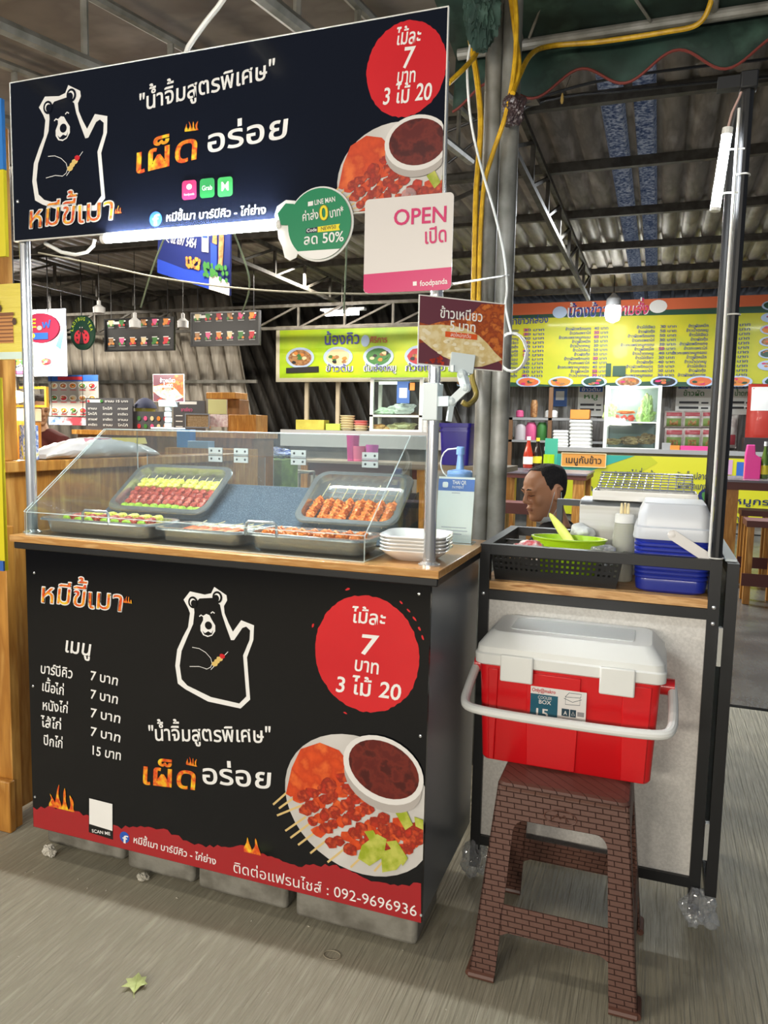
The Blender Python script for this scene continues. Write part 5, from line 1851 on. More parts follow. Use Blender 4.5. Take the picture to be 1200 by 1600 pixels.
ft = bag(at(752, 12, 1, 1.02), (.070, .05, .15), 23, 1.2)
ft.build('folded_tarp', m_awn, aw, world=True)
o = bag(at(802, 172, 1, 1.12), (.045, .04, .055), 41).build('wrapped_bundle', mat('dark_wrap', '#3a2b2b', .4, coat=.3))
tag(o, 'dark wrapped bundle tied to the steel pole under the awning', 'bundle')
o = MB().lathe([(.004, 0), (.007, .012), (.005, .03), (.002, .04)], at(878, 162, 1, 1.58), 8).build('dry_leaf_bud', mat('dry_straw', '#b89a55', .8))
tag(o, 'small dry yellow pod dangling on a thread under the awning edge', 'pod')
MBt = MB().tube([at(878, 152, 1, 1.58), at(892, 118, 1, 1.58)], .0012, 5).build('thread', m_blackpl, o)
for pts, lb in ((((700, 205, 3.0), (820, 160, 3.0), (960, 122, 3.0), (1200, 92, 3.0)), 'upper black wire strung under the awning edge'), (((700, 255, 3.1), (830, 165, 3.1), (1000, 140, 3.1), (1200, 120, 3.1)), 'lower black wire strung under the awning edge')):
    cable(lb, A_(*pts), .008, m_blackpl, 'wire', 6)
# ------------------------------------------------------------------ background helpers
def rect_at(x0, y0, x1, y1, Y):
    xm, ym = (x0 + x1) / 2, (y0 + y1) / 2
    return at(x0, ym, 1, Y).x, at(x1, ym, 1, Y).x, at(xm, y1, 1, Y).z, at(xm, y0, 1, Y).z


def card(name, label, cat, px, Y, m_base, art=None, mats=None, thick=.012, part='board', group=None, frame=None, fw_=.03, step=.0015, hang=0, z0=None):
    X0_, X1_, Z0_, Z1_ = rect_at(*px, Y)
    Z0_ = Z0_ if z0 is None else z0
    w, h = X1_ - X0_, Z1_ - Z0_
    t = thing(name, label, cat, (X0_, Y, Z0_), group)
    MB().box((0, 0, 0), (w, thick, h)).build(part, m_base, t)
    if frame:
        MB().box((-fw_, -.006, -fw_), (w + fw_, thick, 0)).box((-fw_, -.006, h), (w + fw_, thick, h + fw_)).box((-fw_, -.006, 0), (0, thick, h)).box((w, -.006, 0), (w + fw_, thick, h)).build('frame', frame, t)
    if hang:
        for x in (w * .08, w * .92):
            MB().tube([(x, thick / 2, h), (x, thick / 2, hang - Z0_)], .005, 5).build('hanging_cord', m_blackpl, t)  # cords added up to the roof, only to carry the card
    if art:
        P = Print((0, 0, 0), step=step)
        P.clip = (.001, w - .001, .001, h - .001)
        art(P, w, h)
        P.build('printed_face', mats, t)
    return t


def bx(name, label, cat, px, Y, d, m, bev=.004, group=None, z0=None):
    X0_, X1_, Z0_, Z1_ = rect_at(*px, Y)
    Z0_ = Z0_ if z0 is None else z0
    o = MB().box((X0_, Y, Z0_), (X1_, Y + d, Z1_)).build(name, m, bevel=bev)
    return tag(o, label, cat, group)


def lat(name, label, cat, cx, y0, y1, Y, wpx, prof, m, parts=None, group=None, n=16, z0=None):
    """turned thing: prof in shares of (half width, height); parts = [(name, prof, mat)]"""
    c = at(cx, y1, 1, Y)
    h = at(cx, y0, 1, Y).z - c.z
    if z0 is not None:
        c.z = z0
    r = (at(cx + wpx / 2, y1, 1, Y).x - at(cx - wpx / 2, y1, 1, Y).x) / 2
    if parts is None:
        o = MB().lathe([(a * r, b * h) for a, b in prof], (0, 0, 0), n).build(name, m)
        o.location = c
        return tag(o, label, cat, group)
    t = thing(name, label, cat, c, group)
    for nm, pf, mm in parts:
        MB().lathe([(a * r, b * h) for a, b in pf], (0, 0, 0), n).build(nm, mm, t)
    return t


PAL = [mat('bg_white', '#e9e9e6', .5), mat('bg_dark', '#232325', .5), mat('bg_brown', '#8a5a34', .5, ncol='#b98a58', nscale=30), mat('bg_green', '#3f7d3a', .5), mat('bg_red', '#c2303a', .5), mat('bg_pink', '#d65a8a', .5), mat('bg_cream', '#e6d3a4', .5), mat('bg_blue', '#2f62b8', .5), mat('bg_orange', '#dd8a3a', .5), mat('bg_grey', '#9a9a9a', .5), mat('bg_yellow', '#e3d534', .5), mat('bg_lightblue', '#b9cdea', .5)]


def dish(P, x, y, rx, ry, food, seed=0, lay=1, rim=0):
    P.ell((x, y), rx, ry, rim, lay, 20)
    P.ell((x, y), rx * .82, ry * .76, food, lay + 1, 16, .06, seed)
    rg = random.Random(seed)
    for i in range(5):
        P.ell((x + rg.uniform(-.45, .45) * rx, y + rg.uniform(-.4, .4) * ry), rx * .22, ry * .22, [2, 3, 4, 6, 8][(seed + i) % 5], lay + 2 + i % 3, 7, .2, i)


# ------------------------------------------------------------------ wooden stall beside the counter
ws = thing('wooden_stall', 'long varnished pine stall front behind the display case beside the counter', 'stall', (-.26, .8, 0))
mb = MB()
for i in range(9):
    y = .16 + i * .155
    mb.box((-.285, y, .02), (-.262 - .001 * (i % 2), y + .152, 1.140))
mb.build('board_wall', m_pine, ws, world=True)
MB().box((-.34, .15, 1.142), (-.235, 1.56, 1.178)).build('ledge', m_pine, ws, world=True, bevel=.004)
mb = MB().box((-.62, .12, 0), (-.200, .155, .980))
mb.build('front_board', m_pine, ws, world=True, bevel=.002)
MB().box((-.64, .095, 0), (-.190, .119, .17)).build('plinth', m_pine, ws, world=True, bevel=.004)
MB().box((-.335, .16, 1.179), (-.262, .24, 2.2)).build('corner_post', m_pine, ws, world=True, bevel=.003)
# tall yellow banner at the very edge
X = at(2, 700, 1, .05).x
mb = thing('side_banner', 'tall yellow banner with a blue foot at the edge beside the wooden stall', 'banner', (X, .05, .9))
a_, b_ = at(-40, 590, 1, .05), at(8, 892, 1, .05)
MB().box((a_.x, .05, b_.z), (b_.x, .062, a_.z)).build('banner_sheet', mat('banner_yellow', '#e0d21e', .4), mb, world=True)
MB().box((a_.x, .044, b_.z), (b_.x, .0495, b_.z + .03)).box((a_.x, .044, a_.z - .05), (b_.x - .006, .0495, a_.z)).build('blue_print', PAL[7], mb, world=True)
a_, b_ = at(-40, 160, 1, .10), at(9, 400, 1, .10)
mb = thing('upper_banner', 'blue over yellow banner high on the stall post at the edge', 'banner', (a_.x, .1, b_.z))
zc = at(0, 265, 1, .10).z
MB().box((a_.x, .10, b_.z), (b_.x, .112, zc)).build('yellow_panel', mat('banner_yellow', '#e0d21e'), mb, world=True)
MB().box((a_.x, .10, zc + .001), (b_.x, .112, a_.z)).build('blue_panel', mat('banner_blue', '#2f7fd0', .4), mb, world=True)


def cup_art(P, w, h):
    P.rect(.30 * w, .80 * w, .22 * h, .58 * h, 0, 1)
    for k_ in range(7):
        P.rect(.30 * w, .80 * w, (.24 + .05 * k_) * h, (.255 + .05 * k_) * h, 1, 2)
    P.rect(.26 * w, .84 * w, .58 * h, .62 * h, 1, 3)
    for x, y in ((.45, .75), (.85, .5), (.5, .68)):
        P.ell((x * w, y * h), .05 * w, .05 * h, 2, 3, 12)
    P.rect(0, w, 0, .10 * h, 3, 1)


card('drink_poster', 'yellow drink cup poster on rippled plastic beside the tall post', 'poster', (-30, 444, 34, 562), .14, mat('poster_yellow', '#e6d35a', .3, coat=.5, bump=.5, bscale=12, bstretch=(.3, 1, 9)), cup_art, [mat('tea_brown', '#c8894a', .4), mat('tea_dark', '#7d4a22', .4), mat('bean', '#4b2a16', .4), mat('poster_foot', '#cfe0d4', .4)])
# white sack on the ledge
sk = thing('rice_sack', 'white plastic sack with red and yellow print lying on the wooden ledge', 'sack', (-.29, .58, 1.179))
mb = MB()
vs, R_ = [], []
for i in range(25):
    t_ = i / 24
    y = -.24 + .62 * t_
    hh = .072 * math.sin(PI * min(1, max(0.03, t_ * .97 + .02))) ** .55
    R_.append([V((.048 * math.cos(a) * (1 + .06 * math.sin(i * 2 + a * 3)), y, max(.0, hh * .5 + hh * .55 * math.sin(a) + .003 * math.sin(i * 1.7 + a * 4)))) for a in [2 * PI * j / 16 for j in range(16)]])
mb.loft(R_)
mb.build('sack_body', mat('sack_white', '#e4e1dc', .35, coat=.4), sk)
P = Print((.032, .06, .055), (0, 1, 0), V((-.25, 0, .6)).normalized())
P.rect(-.10, .04, -.004, .018, 0, 1)
P.rect(.05, .25, -.006, .020, 1, 1)
P.ell((-.02, .006), .03, .008, 2, 2, 12)
P.build('sack_print', [mat('sack_pink', '#d9909a', .4), mat('sack_yellow', '#e2c62a', .4), PAL[7]], sk)
# warm lamp and papers
lp = thing('hanging_lamp', 'glowing warm lamp hanging in a yellow frame behind the tall post', 'lamp', at(26, 620, 1, 1.6))
MB().ell((0, 0, 0), (.050, .05, .034), 0, 14, 10).build('bulb', mat('warm_bulb', '#ffd68a', .5, emit=12), lp)
MB().tube([(0, 0, .034), (0, 0, .10)], .014, 8).build('socket', m_blackpl, lp)
l = bpy.data.lights.new('lamp_glow', 'POINT')
l.energy, l.shadow_soft_size, l.color = 22, .06, (1, .78, .48)
o = bpy.data.objects.new('lamp_glow', l)
o.location = V(lp.location) + V((.06, -.14, .02))
COL.objects.link(o)
MB().tube([(0, 0, .10), (0, 0, 1.2)], .003, 5).build('cord', m_blackpl, lp)
X0_, X1_, Z0_, Z1_ = rect_at(13, 604, 72, 636, 1.75)
mb = MB()
for q in (((X0_, 1.75, Z1_ - .012), (X1_, 1.77, Z1_)), ((X0_, 1.75, Z0_), (X1_, 1.77, Z0_ + .012)), ((X0_, 1.75, Z0_ + .012), (X0_ + .012, 1.77, Z1_ - .012)), ((X1_ - .012, 1.75, Z0_ + .012), (X1_, 1.77, Z1_ - .012))):
    mb.box(*q)
mb.build('yellow_frame', mat('frame_yellow', '#dca92e', .5), lp, world=True)
zp_ = rect_at(17, 638, 44, 658, 1.7)
o = MB().box((zp_[0] - .03, 1.68, 0), (zp_[1] - .004, 1.80, zp_[2] - .001)).build('added_support', m_pine, bevel=.004)  # added upright box, there only to hold up the paper box
tag(o, 'added narrow pine cabinet behind the stall front holding the paper box', 'prop')
bx('paper_box', 'white paper stack in a pale box under the warm lamp', 'box', (17, 638, 44, 658), 1.7, .1, mat('paper_warm', '#e3d5bd', .7))
bx('striped_cloth', 'blue white and yellow striped cloth hanging by the stall post', 'cloth', (29, 664, 50, 718), .26, .03, mat('striped_fabric', '#dfe4ec', .8, ncol=['#2f62b8', '#f0f0f0', '#e3d534'], nscale=30, nstretch=(3, 1, 1)), z0=1.1795)

# ------------------------------------------------------------------ drinks stall far behind the glass case
YD = 5.2
zb = at(240, 692, 1, YD).z
db = thing('bar_counter', 'brown wooden bar counter of the drinks stall seen through the display case', 'counter', (-2.6, YD, 0))
xa, xb = at(112, 680, 1, YD).x, at(398, 680, 1, YD).x
zt_, zm_ = at(240, 674, 1, YD).z, at(240, 690, 1, YD).z
MB().box((xa, YD, zt_ - .05), (xb, YD + .5, zt_)).build('bar_top', m_pine, db, world=True)
MB().box((xa + .04, YD + .05, 0), (xb - .04, YD + .48, zt_ - .052)).build('bar_front', mat('brown_boards', '#8d6236', .5, ncol='#74502b', nscale=5, nstretch=(6, 1, 1)), db, world=True)


MB().box((at(262, 700, 1, 4.85).x, 4.8, 0), (at(372, 700, 1, 4.85).x, YD + .04, at(300, 700, 1, 4.85).z - .001)).build('assumed_ledge', m_pine, db, world=True)  # assumed ledge, added to carry the blue holder and tub


def menu_dark(rows, cols, head=True, accent=4):
    def art(P, w, h):
        if head:
            P.rect(.03 * w, .25 * w, .86 * h, .95 * h, 0, 1)
            P.ell((.95 * w, .9 * h), .02 * w, .04 * h, 4, 1, 10)
        rg = random.Random(rows * 7 + cols)
        for r in range(rows):
            for c_ in range(cols):
                x, y = (.09 + .82 * c_ / max(1, cols - 1)) * w, (.18 + (.62 * r / max(1, rows - 1))) * h
                m = [2, 5, 8, 6, 3, 4][(r * 3 + c_) % 6]
                P.poly([(x - .032 * w, y), (x + .022 * w, y), (x + .034 * w, y + .21 * h), (x - .044 * w, y + .21 * h)], m, 1)
                P.ell((x - .03 * w, y + .02 * h), .02 * w, .05 * h, [8, 3, 4][(r + c_) % 3], 3, 8)
                P.rect(x - .044 * w, x + .034 * w, y + .21 * h, y + .235 * h, 0, 2)
                P.ell((x + .030 * w, y + .03 * h), .018 * w, .04 * h, [8, 3, 4, 5][(c_ + r) % 4], 2, 8)
                P.ell((x + .045 * w, y + .16 * h), .016 * w, .025 * h, 0, 2, 8)
                P.rect(x - .045 * w, x + .045 * w, y - .06 * h, y - .035 * h, 9, 1)
    return art


card('drinks_menu_board', 'black drinks menu board with cup pictures hanging beside the ladybug sign', 'menu board', (165, 499, 270, 546), 7.0, PAL[1], menu_dark(2, 6), PAL, .03, 'board', 'black drinks menu boards', m_blackpl, .02, .003, 3.497)
card('drinks_menu_board', 'black drinks menu board with cup pictures hanging nearer the lime banner', 'menu board', (300, 489, 404, 538), 7.0, PAL[1], menu_dark(2, 6), PAL, .03, 'board', 'black drinks menu boards', m_blackpl, .02, .003, 3.497)


def ladybug(P, w, h):
    c = (w / 2, h / 2)
    s_ = 'LADYBUG TEA'
    for i, ch in enumerate(s_):
        a = PI * (.93 - .86 * i / (len(s_) - 1))
        rx, ry = .37 * w, .36 * h
        x, y = c[0] + rx * math.cos(a), c[1] + ry * math.sin(a)
        if ch == ' ':
            continue
        dx, dy = math.sin(a) * .045 * w, -math.cos(a) * .045 * w
        P.text(ch, (x - dx, y - dy), (x + dx, y + dy), .14 * h, 1, 3, 1)
    P.ell((c[0] - .12 * w, c[1] - .12 * h), .20 * w, .20 * h, 0, 3, 20, rot=-.3)
    P.ell((c[0] + .12 * w, c[1] - .12 * h), .20 * w, .20 * h, 0, 3, 20, rot=.3)
    P.poly([(c[0], c[1] + .08 * h), (c[0] - .10 * w, c[1] - .32 * h), (c[0] + .10 * w, c[1] - .32 * h)], 2, 5)
    P.ell((c[0], c[1] + .08 * h), .10 * w, .08 * h, 2, 4, 14)
    for x, y in ((-.2, -.08), (-.17, -.2), (.2, -.08), (.17, -.2), (-.1, -.0), (.1, 0)):
        P.ell((c[0] + x * w, c[1] + y * h), .032 * w, .03 * h, 2, 5, 10)
    for s__ in (-1, 1):
        P.ell((c[0] + s__ * .05 * w, c[1] + .15 * h), .015 * w, .015 * h, 3, 6, 8)


X0_, X1_, Z0_, Z1_ = rect_at(110, 493, 147, 547, 6.6)
lb_ = thing('oval_sign', 'dark green oval sign with a red ladybug hanging beside the drinks menu', 'sign', (X0_, 6.6, Z0_))
w, h = X1_ - X0_, Z1_ - Z0_
MB().prism([(w / 2 + w / 2 * math.cos(a * PI / 20), h / 2 + h / 2 * math.sin(a * PI / 20)) for a in range(40)], (0, 0, 0), (1, 0, 0), (0, 0, 1), -.03).build('oval_plate', mat('sign_dark_green', '#123a2c', .4), lb_)
P = Print((0, 0, 0), step=.003)
ladybug(P, w, h)
P.build('printed_face', [mat('bug_red', '#b5323e', .4), mat('letter_lime', '#a7c23a', .4), PAL[1], PAL[0]], lb_)
MB().tube([(w / 2 - .02, .015, h), (w / 2 - .02, .015, 3.497 - Z0_)], .008, 6).build('hanger', m_blackpl, lb_)

X0_, X1_, Z0_, Z1_ = rect_at(33, 489, 92, 536, 6.0)
rd = thing('round_sign', 'round red hanging sign with yellow and blue letters before the pale blue poster', 'sign', (X0_, 6.0, Z0_))
w, h = X1_ - X0_, Z1_ - Z0_
MB().prism([(w / 2 + w / 2 * math.cos(a * PI / 20), h / 2 + h / 2 * math.sin(a * PI / 20)) for a in range(40)], (0, 0, 0), (1, 0, 0), (0, 0, 1), -.03).build('round_plate', mat('sign_raspberry', '#9c2d4a', .4), rd)
P = Print((0, 0, 0), step=.003)
P.text('E', (.18 * w, .52 * h), (.42 * w, .52 * h), .42 * h, 0, 2, 1)
P.text('ฟ', (.56 * w, .50 * h), (.80 * w, .50 * h), .34 * h, 1, 2, 1)
P.ell((.5 * w, .5 * h), .07 * w, .08 * h, 2, 2, 14)
P.rect(.34 * w, .72 * w, .12 * h, .34 * h, 1, 2)
P.ell((.3 * w, .25 * h), .08 * w, .09 * h, 0, 2, 12)
P.build('printed_face', [PAL[10], PAL[7], PAL[9]], rd)
MB().tube([(w * .7, .015, h), (w * .7, .015, 3.497 - Z0_)], .007, 6).build('hanger', m_blackpl, rd)


def foodgrid(rows, cols, top=None, y1=.8):
    def art(P, w, h):
        if top is not None:
            P.rect(0, w, .85 * h, h, top, 1)
            P.rect(.2 * w, .7 * w, .88 * h, .96 * h, 4, 2)
        for r in range(rows):
            for c_ in range(cols):
                dish(P, (.12 + .76 * c_ / max(1, cols - 1)) * w, (.14 + (y1 - .2) * r / max(1, rows - 1)) * h, .075 * w, .075 * h, [2, 8, 3, 4, 6][(r * 2 + c_) % 5], r * 5 + c_, 2)
                P.rect((.06 + .76 * c_ / max(1, cols - 1)) * w, (.18 + .76 * c_ / max(1, cols - 1)) * w, (.03 + (y1 - .2) * r / max(1, rows - 1)) * h, (.045 + (y1 - .2) * r / max(1, rows - 1)) * h, 4, 1)
    return art


def bluep(P, w, h):
    P.poly([(0.55 * w, 0), (.8 * w, 0), (w, .7 * h), (w, h), (.85 * w, h)], 11, 1)
    P.poly([(.82 * w, .45 * h), (.9 * w, .4 * h), (w, .75 * h), (w, .9 * h)], 7, 2)
    for i, (x, y) in enumerate(((.3, .22), (.66, .22), (.2, .45), (.4, .8), (.62, .86), (.25, .65), (.12, .22))):
        dish(P, x * w, y * h, .11 * w, .07 * h, [3, 4, 8, 2][i % 4], i, 3)
    P.rect(.02 * w, .38 * w, .04 * h, .09 * h, 5, 2)


card('food_poster', 'pale blue and white glossy food poster behind the round red sign', 'poster', (13, 484, 104, 588), 7.4, mat('poster_pale', '#d7dde9', .35, coat=.4), bluep, PAL, .01, 'sheet', None, None, .03, .003, 3.497)
card('food_poster', 'poster with a grid of dish pictures hanging under the ladybug sign', 'poster', (76, 586, 154, 650), 7.6, mat('poster_greyish', '#a9a59c', .5), foodgrid(3, 5, 7), PAL, .01, 'sheet', None, None, .03, .003, 3.497)
card('banner_strip', 'blue and red strip banner below the grid food poster', 'banner', (76, 652, 134, 664), 7.5, mat('strip_print', '#3a6fc0', .5, ncol=['#d9d9e0', '#c2404a'], nscale=3), None, None, .02, 'sheet', None, None, .03, .003, 3.497)


def chalk(P, w, h):
    P.rect(.04 * w, .34 * w, .86 * h, .95 * h, 0, 1)
    P.ell((.07 * w, .905 * h), .03 * w, .035 * h, 4, 2, 10)
    P.ell((.35 * w, .905 * h), .035 * w, .045 * h, 3, 2, 10)
    P.text('ชานม 15 บาท', (.42 * w, .87 * h), (.92 * w, .87 * h), .10 * h, 0, 2, 1)
    for r in range(4):
        for c_, s_ in enumerate(('ชานม', 'ชาเขียว', 'ชามะนาว')):
            P.text(['ชานม', 'โกโก้', 'กาแฟ', 'ชาเขียว'][(r + c_) % 4], ((.05 + .32 * c_) * w, (.64 - .17 * r) * h), ((.25 + .33 * c_) * w, (.64 - .17 * r) * h), .10 * h, 0, 1, 1)


card('chalkboard_menu', 'grey menu board with white rows of text standing on the bar counter', 'menu board', (134, 622, 207, 669), 5.25, mat('slate_board', '#4c4c50', .6), chalk, PAL, .02, 'board', None, None, .03, .002, 0, zt_ + .001)
card('small_menu_board', 'low dark menu strip with round drink pictures on the bar counter', 'menu board', (209, 643, 266, 668), 5.28, mat('slate_board', '#4c4c50'), lambda P, w, h: [P.ell(((.15 + .18 * i) * w, (.65 if j else .25) * h), .05 * w, .12 * h, [4, 3, 5, 6, 8][(i + j) % 5], 2, 12) for i in range(5) for j in (0, 1)], PAL, .02, 'board', None, None, .03, .002, 0, zt_ + .001)
card('price_list_board', 'dark price list board behind the cork board on the bar', 'menu board', (271, 626, 320, 667), 5.45, mat('slate_board', '#4c4c50'), lambda P, w, h: (P.rect(.2 * w, .75 * w, .88 * h, .97 * h, 0, 1), P.text('ชาเขียว', (.25 * w, .66 * h), (.62 * w, .66 * h), .15 * h, 5, 2, 1), [P.rect(.08 * w, .3 * w, y * h, (y + .03) * h, 0, 1) for y in (.5, .32, .15)]), PAL, .02, 'board', None, None, .03, .002, 0, zt_ + .001)
card('cork_board', 'tan cork board in a silver frame leaning on the bar counter', 'board', (291, 648, 326, 667), 5.3, mat('cork_tan', '#9c8566', .8, ncol='#88714f', nscale=60), None, None, .02, 'cork_sheet', None, m_chrome, .012)
bx('yellow_note', 'pale yellow paper note hung over the bar', 'note', (325, 624, 354, 647), 5.35, .006, mat('note_yellow', '#c9c68a', .7))
bx('pink_note', 'pale pink printed paper below the yellow note', 'note', (327, 648, 356, 667), 5.33, .006, mat('note_pink', '#cdb2b6', .7, ncol='#e4d8d8', nscale=30))
bx('wooden_box', 'open wooden crate standing upright on the bar beside the yellow note', 'box', (322, 613, 368, 623), 5.4, .25, m_pine, group='wooden boxes on the bar')
bx('wooden_box', 'dark wooden shelf box under the crate on the bar', 'box', (355, 624, 374, 660), 5.45, .2, mat('brown_boards', '#8d6236'), group='wooden boxes on the bar', z0=zt_ + .001)
bx('wooden_box', 'slatted wooden box at the end of the bar counter', 'box', (357, 648, 400, 668), 5.3, .25, m_pine, group='wooden boxes on the bar', z0=zt_ + .001)
bx('blue_tray', 'bright blue plastic holder on the bar seen through the case', 'holder', (276, 671, 297, 699), 4.9, .1, mat('holder_blue', '#2f86d0', .4), z0=at(300, 700, 1, 4.85).z)
bx('clear_blue_tub', 'translucent blue lid tub beside the bright blue holder', 'tub', (293, 689, 325, 700), 4.85, .12, mat('tub_blue', '#7fa9d0', .3), z0=at(300, 700, 1, 4.85).z)
jr = thing('cloth_topped_jar', 'jar covered with a dark blue cloth on the bar counter', 'jar', at(227, 650, 1, 5.4))
MB().lathe([(.10, 0), (.11, .03), (.11, .10)], n=14).build('jar_glass', mat('olive_glass', '#8d8a3a', .3), jr)
MB().lathe([(.13, .085), (.12, .12), (.07, .18), (.02, .20)], n=14).build('cloth_cover', mat('navy_cloth', '#1d2440', .8), jr)

for cx, y0, y1, lb in ((155, 470, 491, 'unlit white hanging bulb beside the first drinks menu board'), (211, 489, 514, 'unlit white hanging bulb before the first drinks menu board'), (286, 490, 514, 'unlit white hanging bulb between the two drinks menu boards')):
    t = lat('pendant_bulb', lb, 'bulb', cx, y0, y1, 6.2, 15, None, None, [('bulb', [(.3, 0), (.95, .08), (1, .5), (.6, .62), (.35, .7)], PAL[9]), ('socket', [(.32, .68), (.32, 1.0), (.1, 1.05)], PAL[9]), ('cord', [(.05, 1.0), (.05, (3.497 - at(cx, y1, 1, 6.2).z) / (at(cx, y0, 1, 6.2).z - at(cx, y1, 1, 6.2).z))], m_blackpl)], 'unlit pendant bulbs')

# blue hanging banner ---------------------------------------------------
hb_ = thing('hanging_banner', 'dark blue hanging banner with a phone number under the big sign', 'banner', at(303, 410, 1, 3.0))
a_, b_, c_, d_ = at(247, 345, 1, 3.0), at(246, 426, 1, 3.0), at(359, 462, 1, 2.72), at(360, 340, 1, 2.72)
u_ = (c_ - b_)
u2 = V((u_.x, u_.y, 0)).normalized()
mb = MB()
th_ = V((.004, .012, 0))
mb.add([b_, c_, d_, a_, b_ + th_, c_ + th_, d_ + th_, a_ + th_], [(0, 1, 2, 3), (7, 6, 5, 4), (0, 4, 5, 1), (1, 5, 6, 2), (2, 6, 7, 3), (3, 7, 4, 0)])
mb.build('banner_sheet', mat('banner_navy', '#27306b', .35, coat=.3), hb_, world=True)
q = lambda x, y: b_.lerp(c_, x).lerp(a_.lerp(d_, x), y)
P = Print((0, 0, 0), step=.002)
nn = (c_ - b_).cross(a_ - b_).normalized()
P.W = lambda p, layer: q(*p) + nn * (.002 * layer)
P.poly([(0, 0), (1, 0), (1, .10), (.72, .26), (.4, .20), (0, .27)], 0, 1)
P.poly([(.74, 0), (1, 0), (1, .16), (.8, .24), (.74, .18)], 1, 2)
P.text('02 697 5454', (.20, .60), (.56, .56), .20, 1, 3, 1)
P.text('ยาดองสมุนไพร', (.20, .80), (.58, .78), .14, 2, 3, 1)
P.stroke([(.15, .70), (.145, .64), (.18, .60)], .012, 1, 3)
P.rect(.64, .73, .52, .98, 1, 3)
P.rect(.65, .72, .72, .92, 0, 4)
P.poly([(.76, .3), (.84, .3), (.84, .62), (.76, .66)], 0, 3)
P.poly([(.78, .66), (.84, .64), (.84, .98), (.79, .98)], 3, 3)
P.poly([(.86, .3), (.91, .3), (.93, .7), (.92, .96), (.87, .96)], 3, 3)
rg = random.Random(5)
for i in range(26):
    P.ell((rg.uniform(.44, .62), rg.uniform(.24, .40)), .018, .03, 2 if i % 3 else 3, 4, 7, .2, i)
for i in range(30):
    P.ell((rg.uniform(.68, .98), rg.uniform(.18, .36)), .02, .035, 4, 5, 7, .2, i)
P.build('printed_face', [mat('banner_bright_blue', '#2f49b5', .35), PAL[0], PAL[8], PAL[2], PAL[3]], hb_)
hb_.children[-1].location = -V(hb_.location)
MB().tube([a_, a_ + V((0, 0, .6))], .004, 5).tube([d_, d_ + V((0, 0, .6))], .004, 5).build('hanging_cord', m_white, hb_, world=True)

# people at the stalls ---------------------------------------------------
def standing(label, px, py, Y, f, skin, hair, shirt, pants):
    hd = at(px, py, 1, Y)
    sc_ = 1.0
    x, y, z = hd
    pz = z - .66
    J = dict(head=hd, neck=(x, y + .02, z - .19), pelvis=(x, y + .02, pz), sh_l=(x + .19, y + .02, z - .26), sh_r=(x - .19, y + .02, z - .26), el_l=(x + .26, y - .06, z - .52), el_r=(x - .26, y - .06, z - .52), wr_l=(x + .16, y - .28, z - .56), wr_r=(x - .16, y - .28, z - .56), hip_l=(x + .09, y + .02, pz), hip_r=(x - .09, y + .02, pz), kn_l=(x + .1, y, pz * .55), kn_r=(x - .1, y, pz * .55), an_l=(x + .1, y + .02, .085), an_r=(x - .1, y + .02, .085))
    return person(label, (x, y, 0), J, f, .25, skin, hair, shirt, pants, .06)


standing('standing person in a maroon shirt behind the wooden ledge under the food posters', 62, 640, 3.1, (.85, -.5, 0), '#b98a66', '#3a2a20', '#5a2420', '#2a2a30')

# ------------------------------------------------------------------ lime green noodle stall
def limeart(P, w, h):
    W_ = w
    rg = random.Random(1)
    P.text('น้องคิว', (.245 * w, .68 * h), (.435 * w, .69 * h), .32 * h, 13, 6, 1)
    P.text('ศิริการ', (.485 * w, .70 * h), (.575 * w, .70 * h), .17 * h, 4, 6, 1)
    P.ell((.462 * w, .74 * h), .022 * w, .12 * h, 11, 5, 14)
    for i, (x, food) in enumerate(((.115, 2), (.32, 6), (.53, 3), (.74, 4), (.92, 8))):
        P.ell((x * w, .42 * h), .078 * w, .215 * h, 11, 4, 24)
        P.ell((x * w, .42 * h), .062 * w, .165 * h, food, 5, 20, .05, i)
        for k_ in range(9):
            P.ell((x * w + rg.uniform(-.04, .04) * w, .42 * h + rg.uniform(-.1, .1) * h), .013 * w, .035 * h, [6, 2, 3, 8, 1][(k_ + i) % 5], 6 + k_ % 3, 7, .2, k_)
    P.poly([(.04 * w, .10 * h), (.22 * w, .12 * h), (.22 * w, .24 * h), (.04 * w, .21 * h)], 1, 7)
    for s_, a, b in (('ข้าวต้ม', .26, .40), ('ต้มเลือดหมู', .46, .62), ('ก๋วยเตี๋ยว', .67, .86)):
        P.text(s_, (a * w - .006 * w, .125 * h), (b * w + .006 * w, .125 * h), .20 * h, 0, 7, 1)
        P.text(s_, (a * w, .13 * h), (b * w, .13 * h), .185 * h, 13, 9, 0)


YL = 9.0
card('stall_banner', 'lime green noodle stall banner with bowls of soup in a white frame', 'banner', (437, 512, 742, 590), YL, mat('banner_lime', '#97c814', .45, ncol='#cfe01e', nscale=1.6, nlo=.35, nhi=.7), limeart, PAL + [m_ink_white, mat('purple_blue_print', '#35309a', .4)], .05, 'board', None, mat('frame_cream', '#d9d2b8', .5), .06, .003)
fxl = thing('ceiling_light', 'bright fluorescent fitting hanging above the lime green banner', 'light', at(534, 489, 1, 8.0))
MB().box((-.24, -.03, -.03), (.24, .03, .03)).build('glowing_tubes', mat('lit_fitting', '#ffffff', .5, emit=18), fxl)
MB().box((-.30, -.05, .031), (.34, .05, .06)).build('fitting', PAL[9], fxl)
MB().tube([(0, 0, .06), (0, 0, 3.5 - at(534, 489, 1, 8.0).z - .1)], .006, 5).build('hanging_rod', m_galv, fxl)
ls_ = thing('noodle_stall', 'grey topped noodle stall counter below the lime green banner', 'stall', at(560, 690, 1, YL))
X0_, X1_, Z0_, Z1_ = rect_at(445, 674, 745, 690, YL)
ZN = Z1_
MB().box((X0_, YL - .15, Z0_ - .10), (X1_, YL + .6, Z1_)).build('counter_top', PAL[9], ls_, world=True)
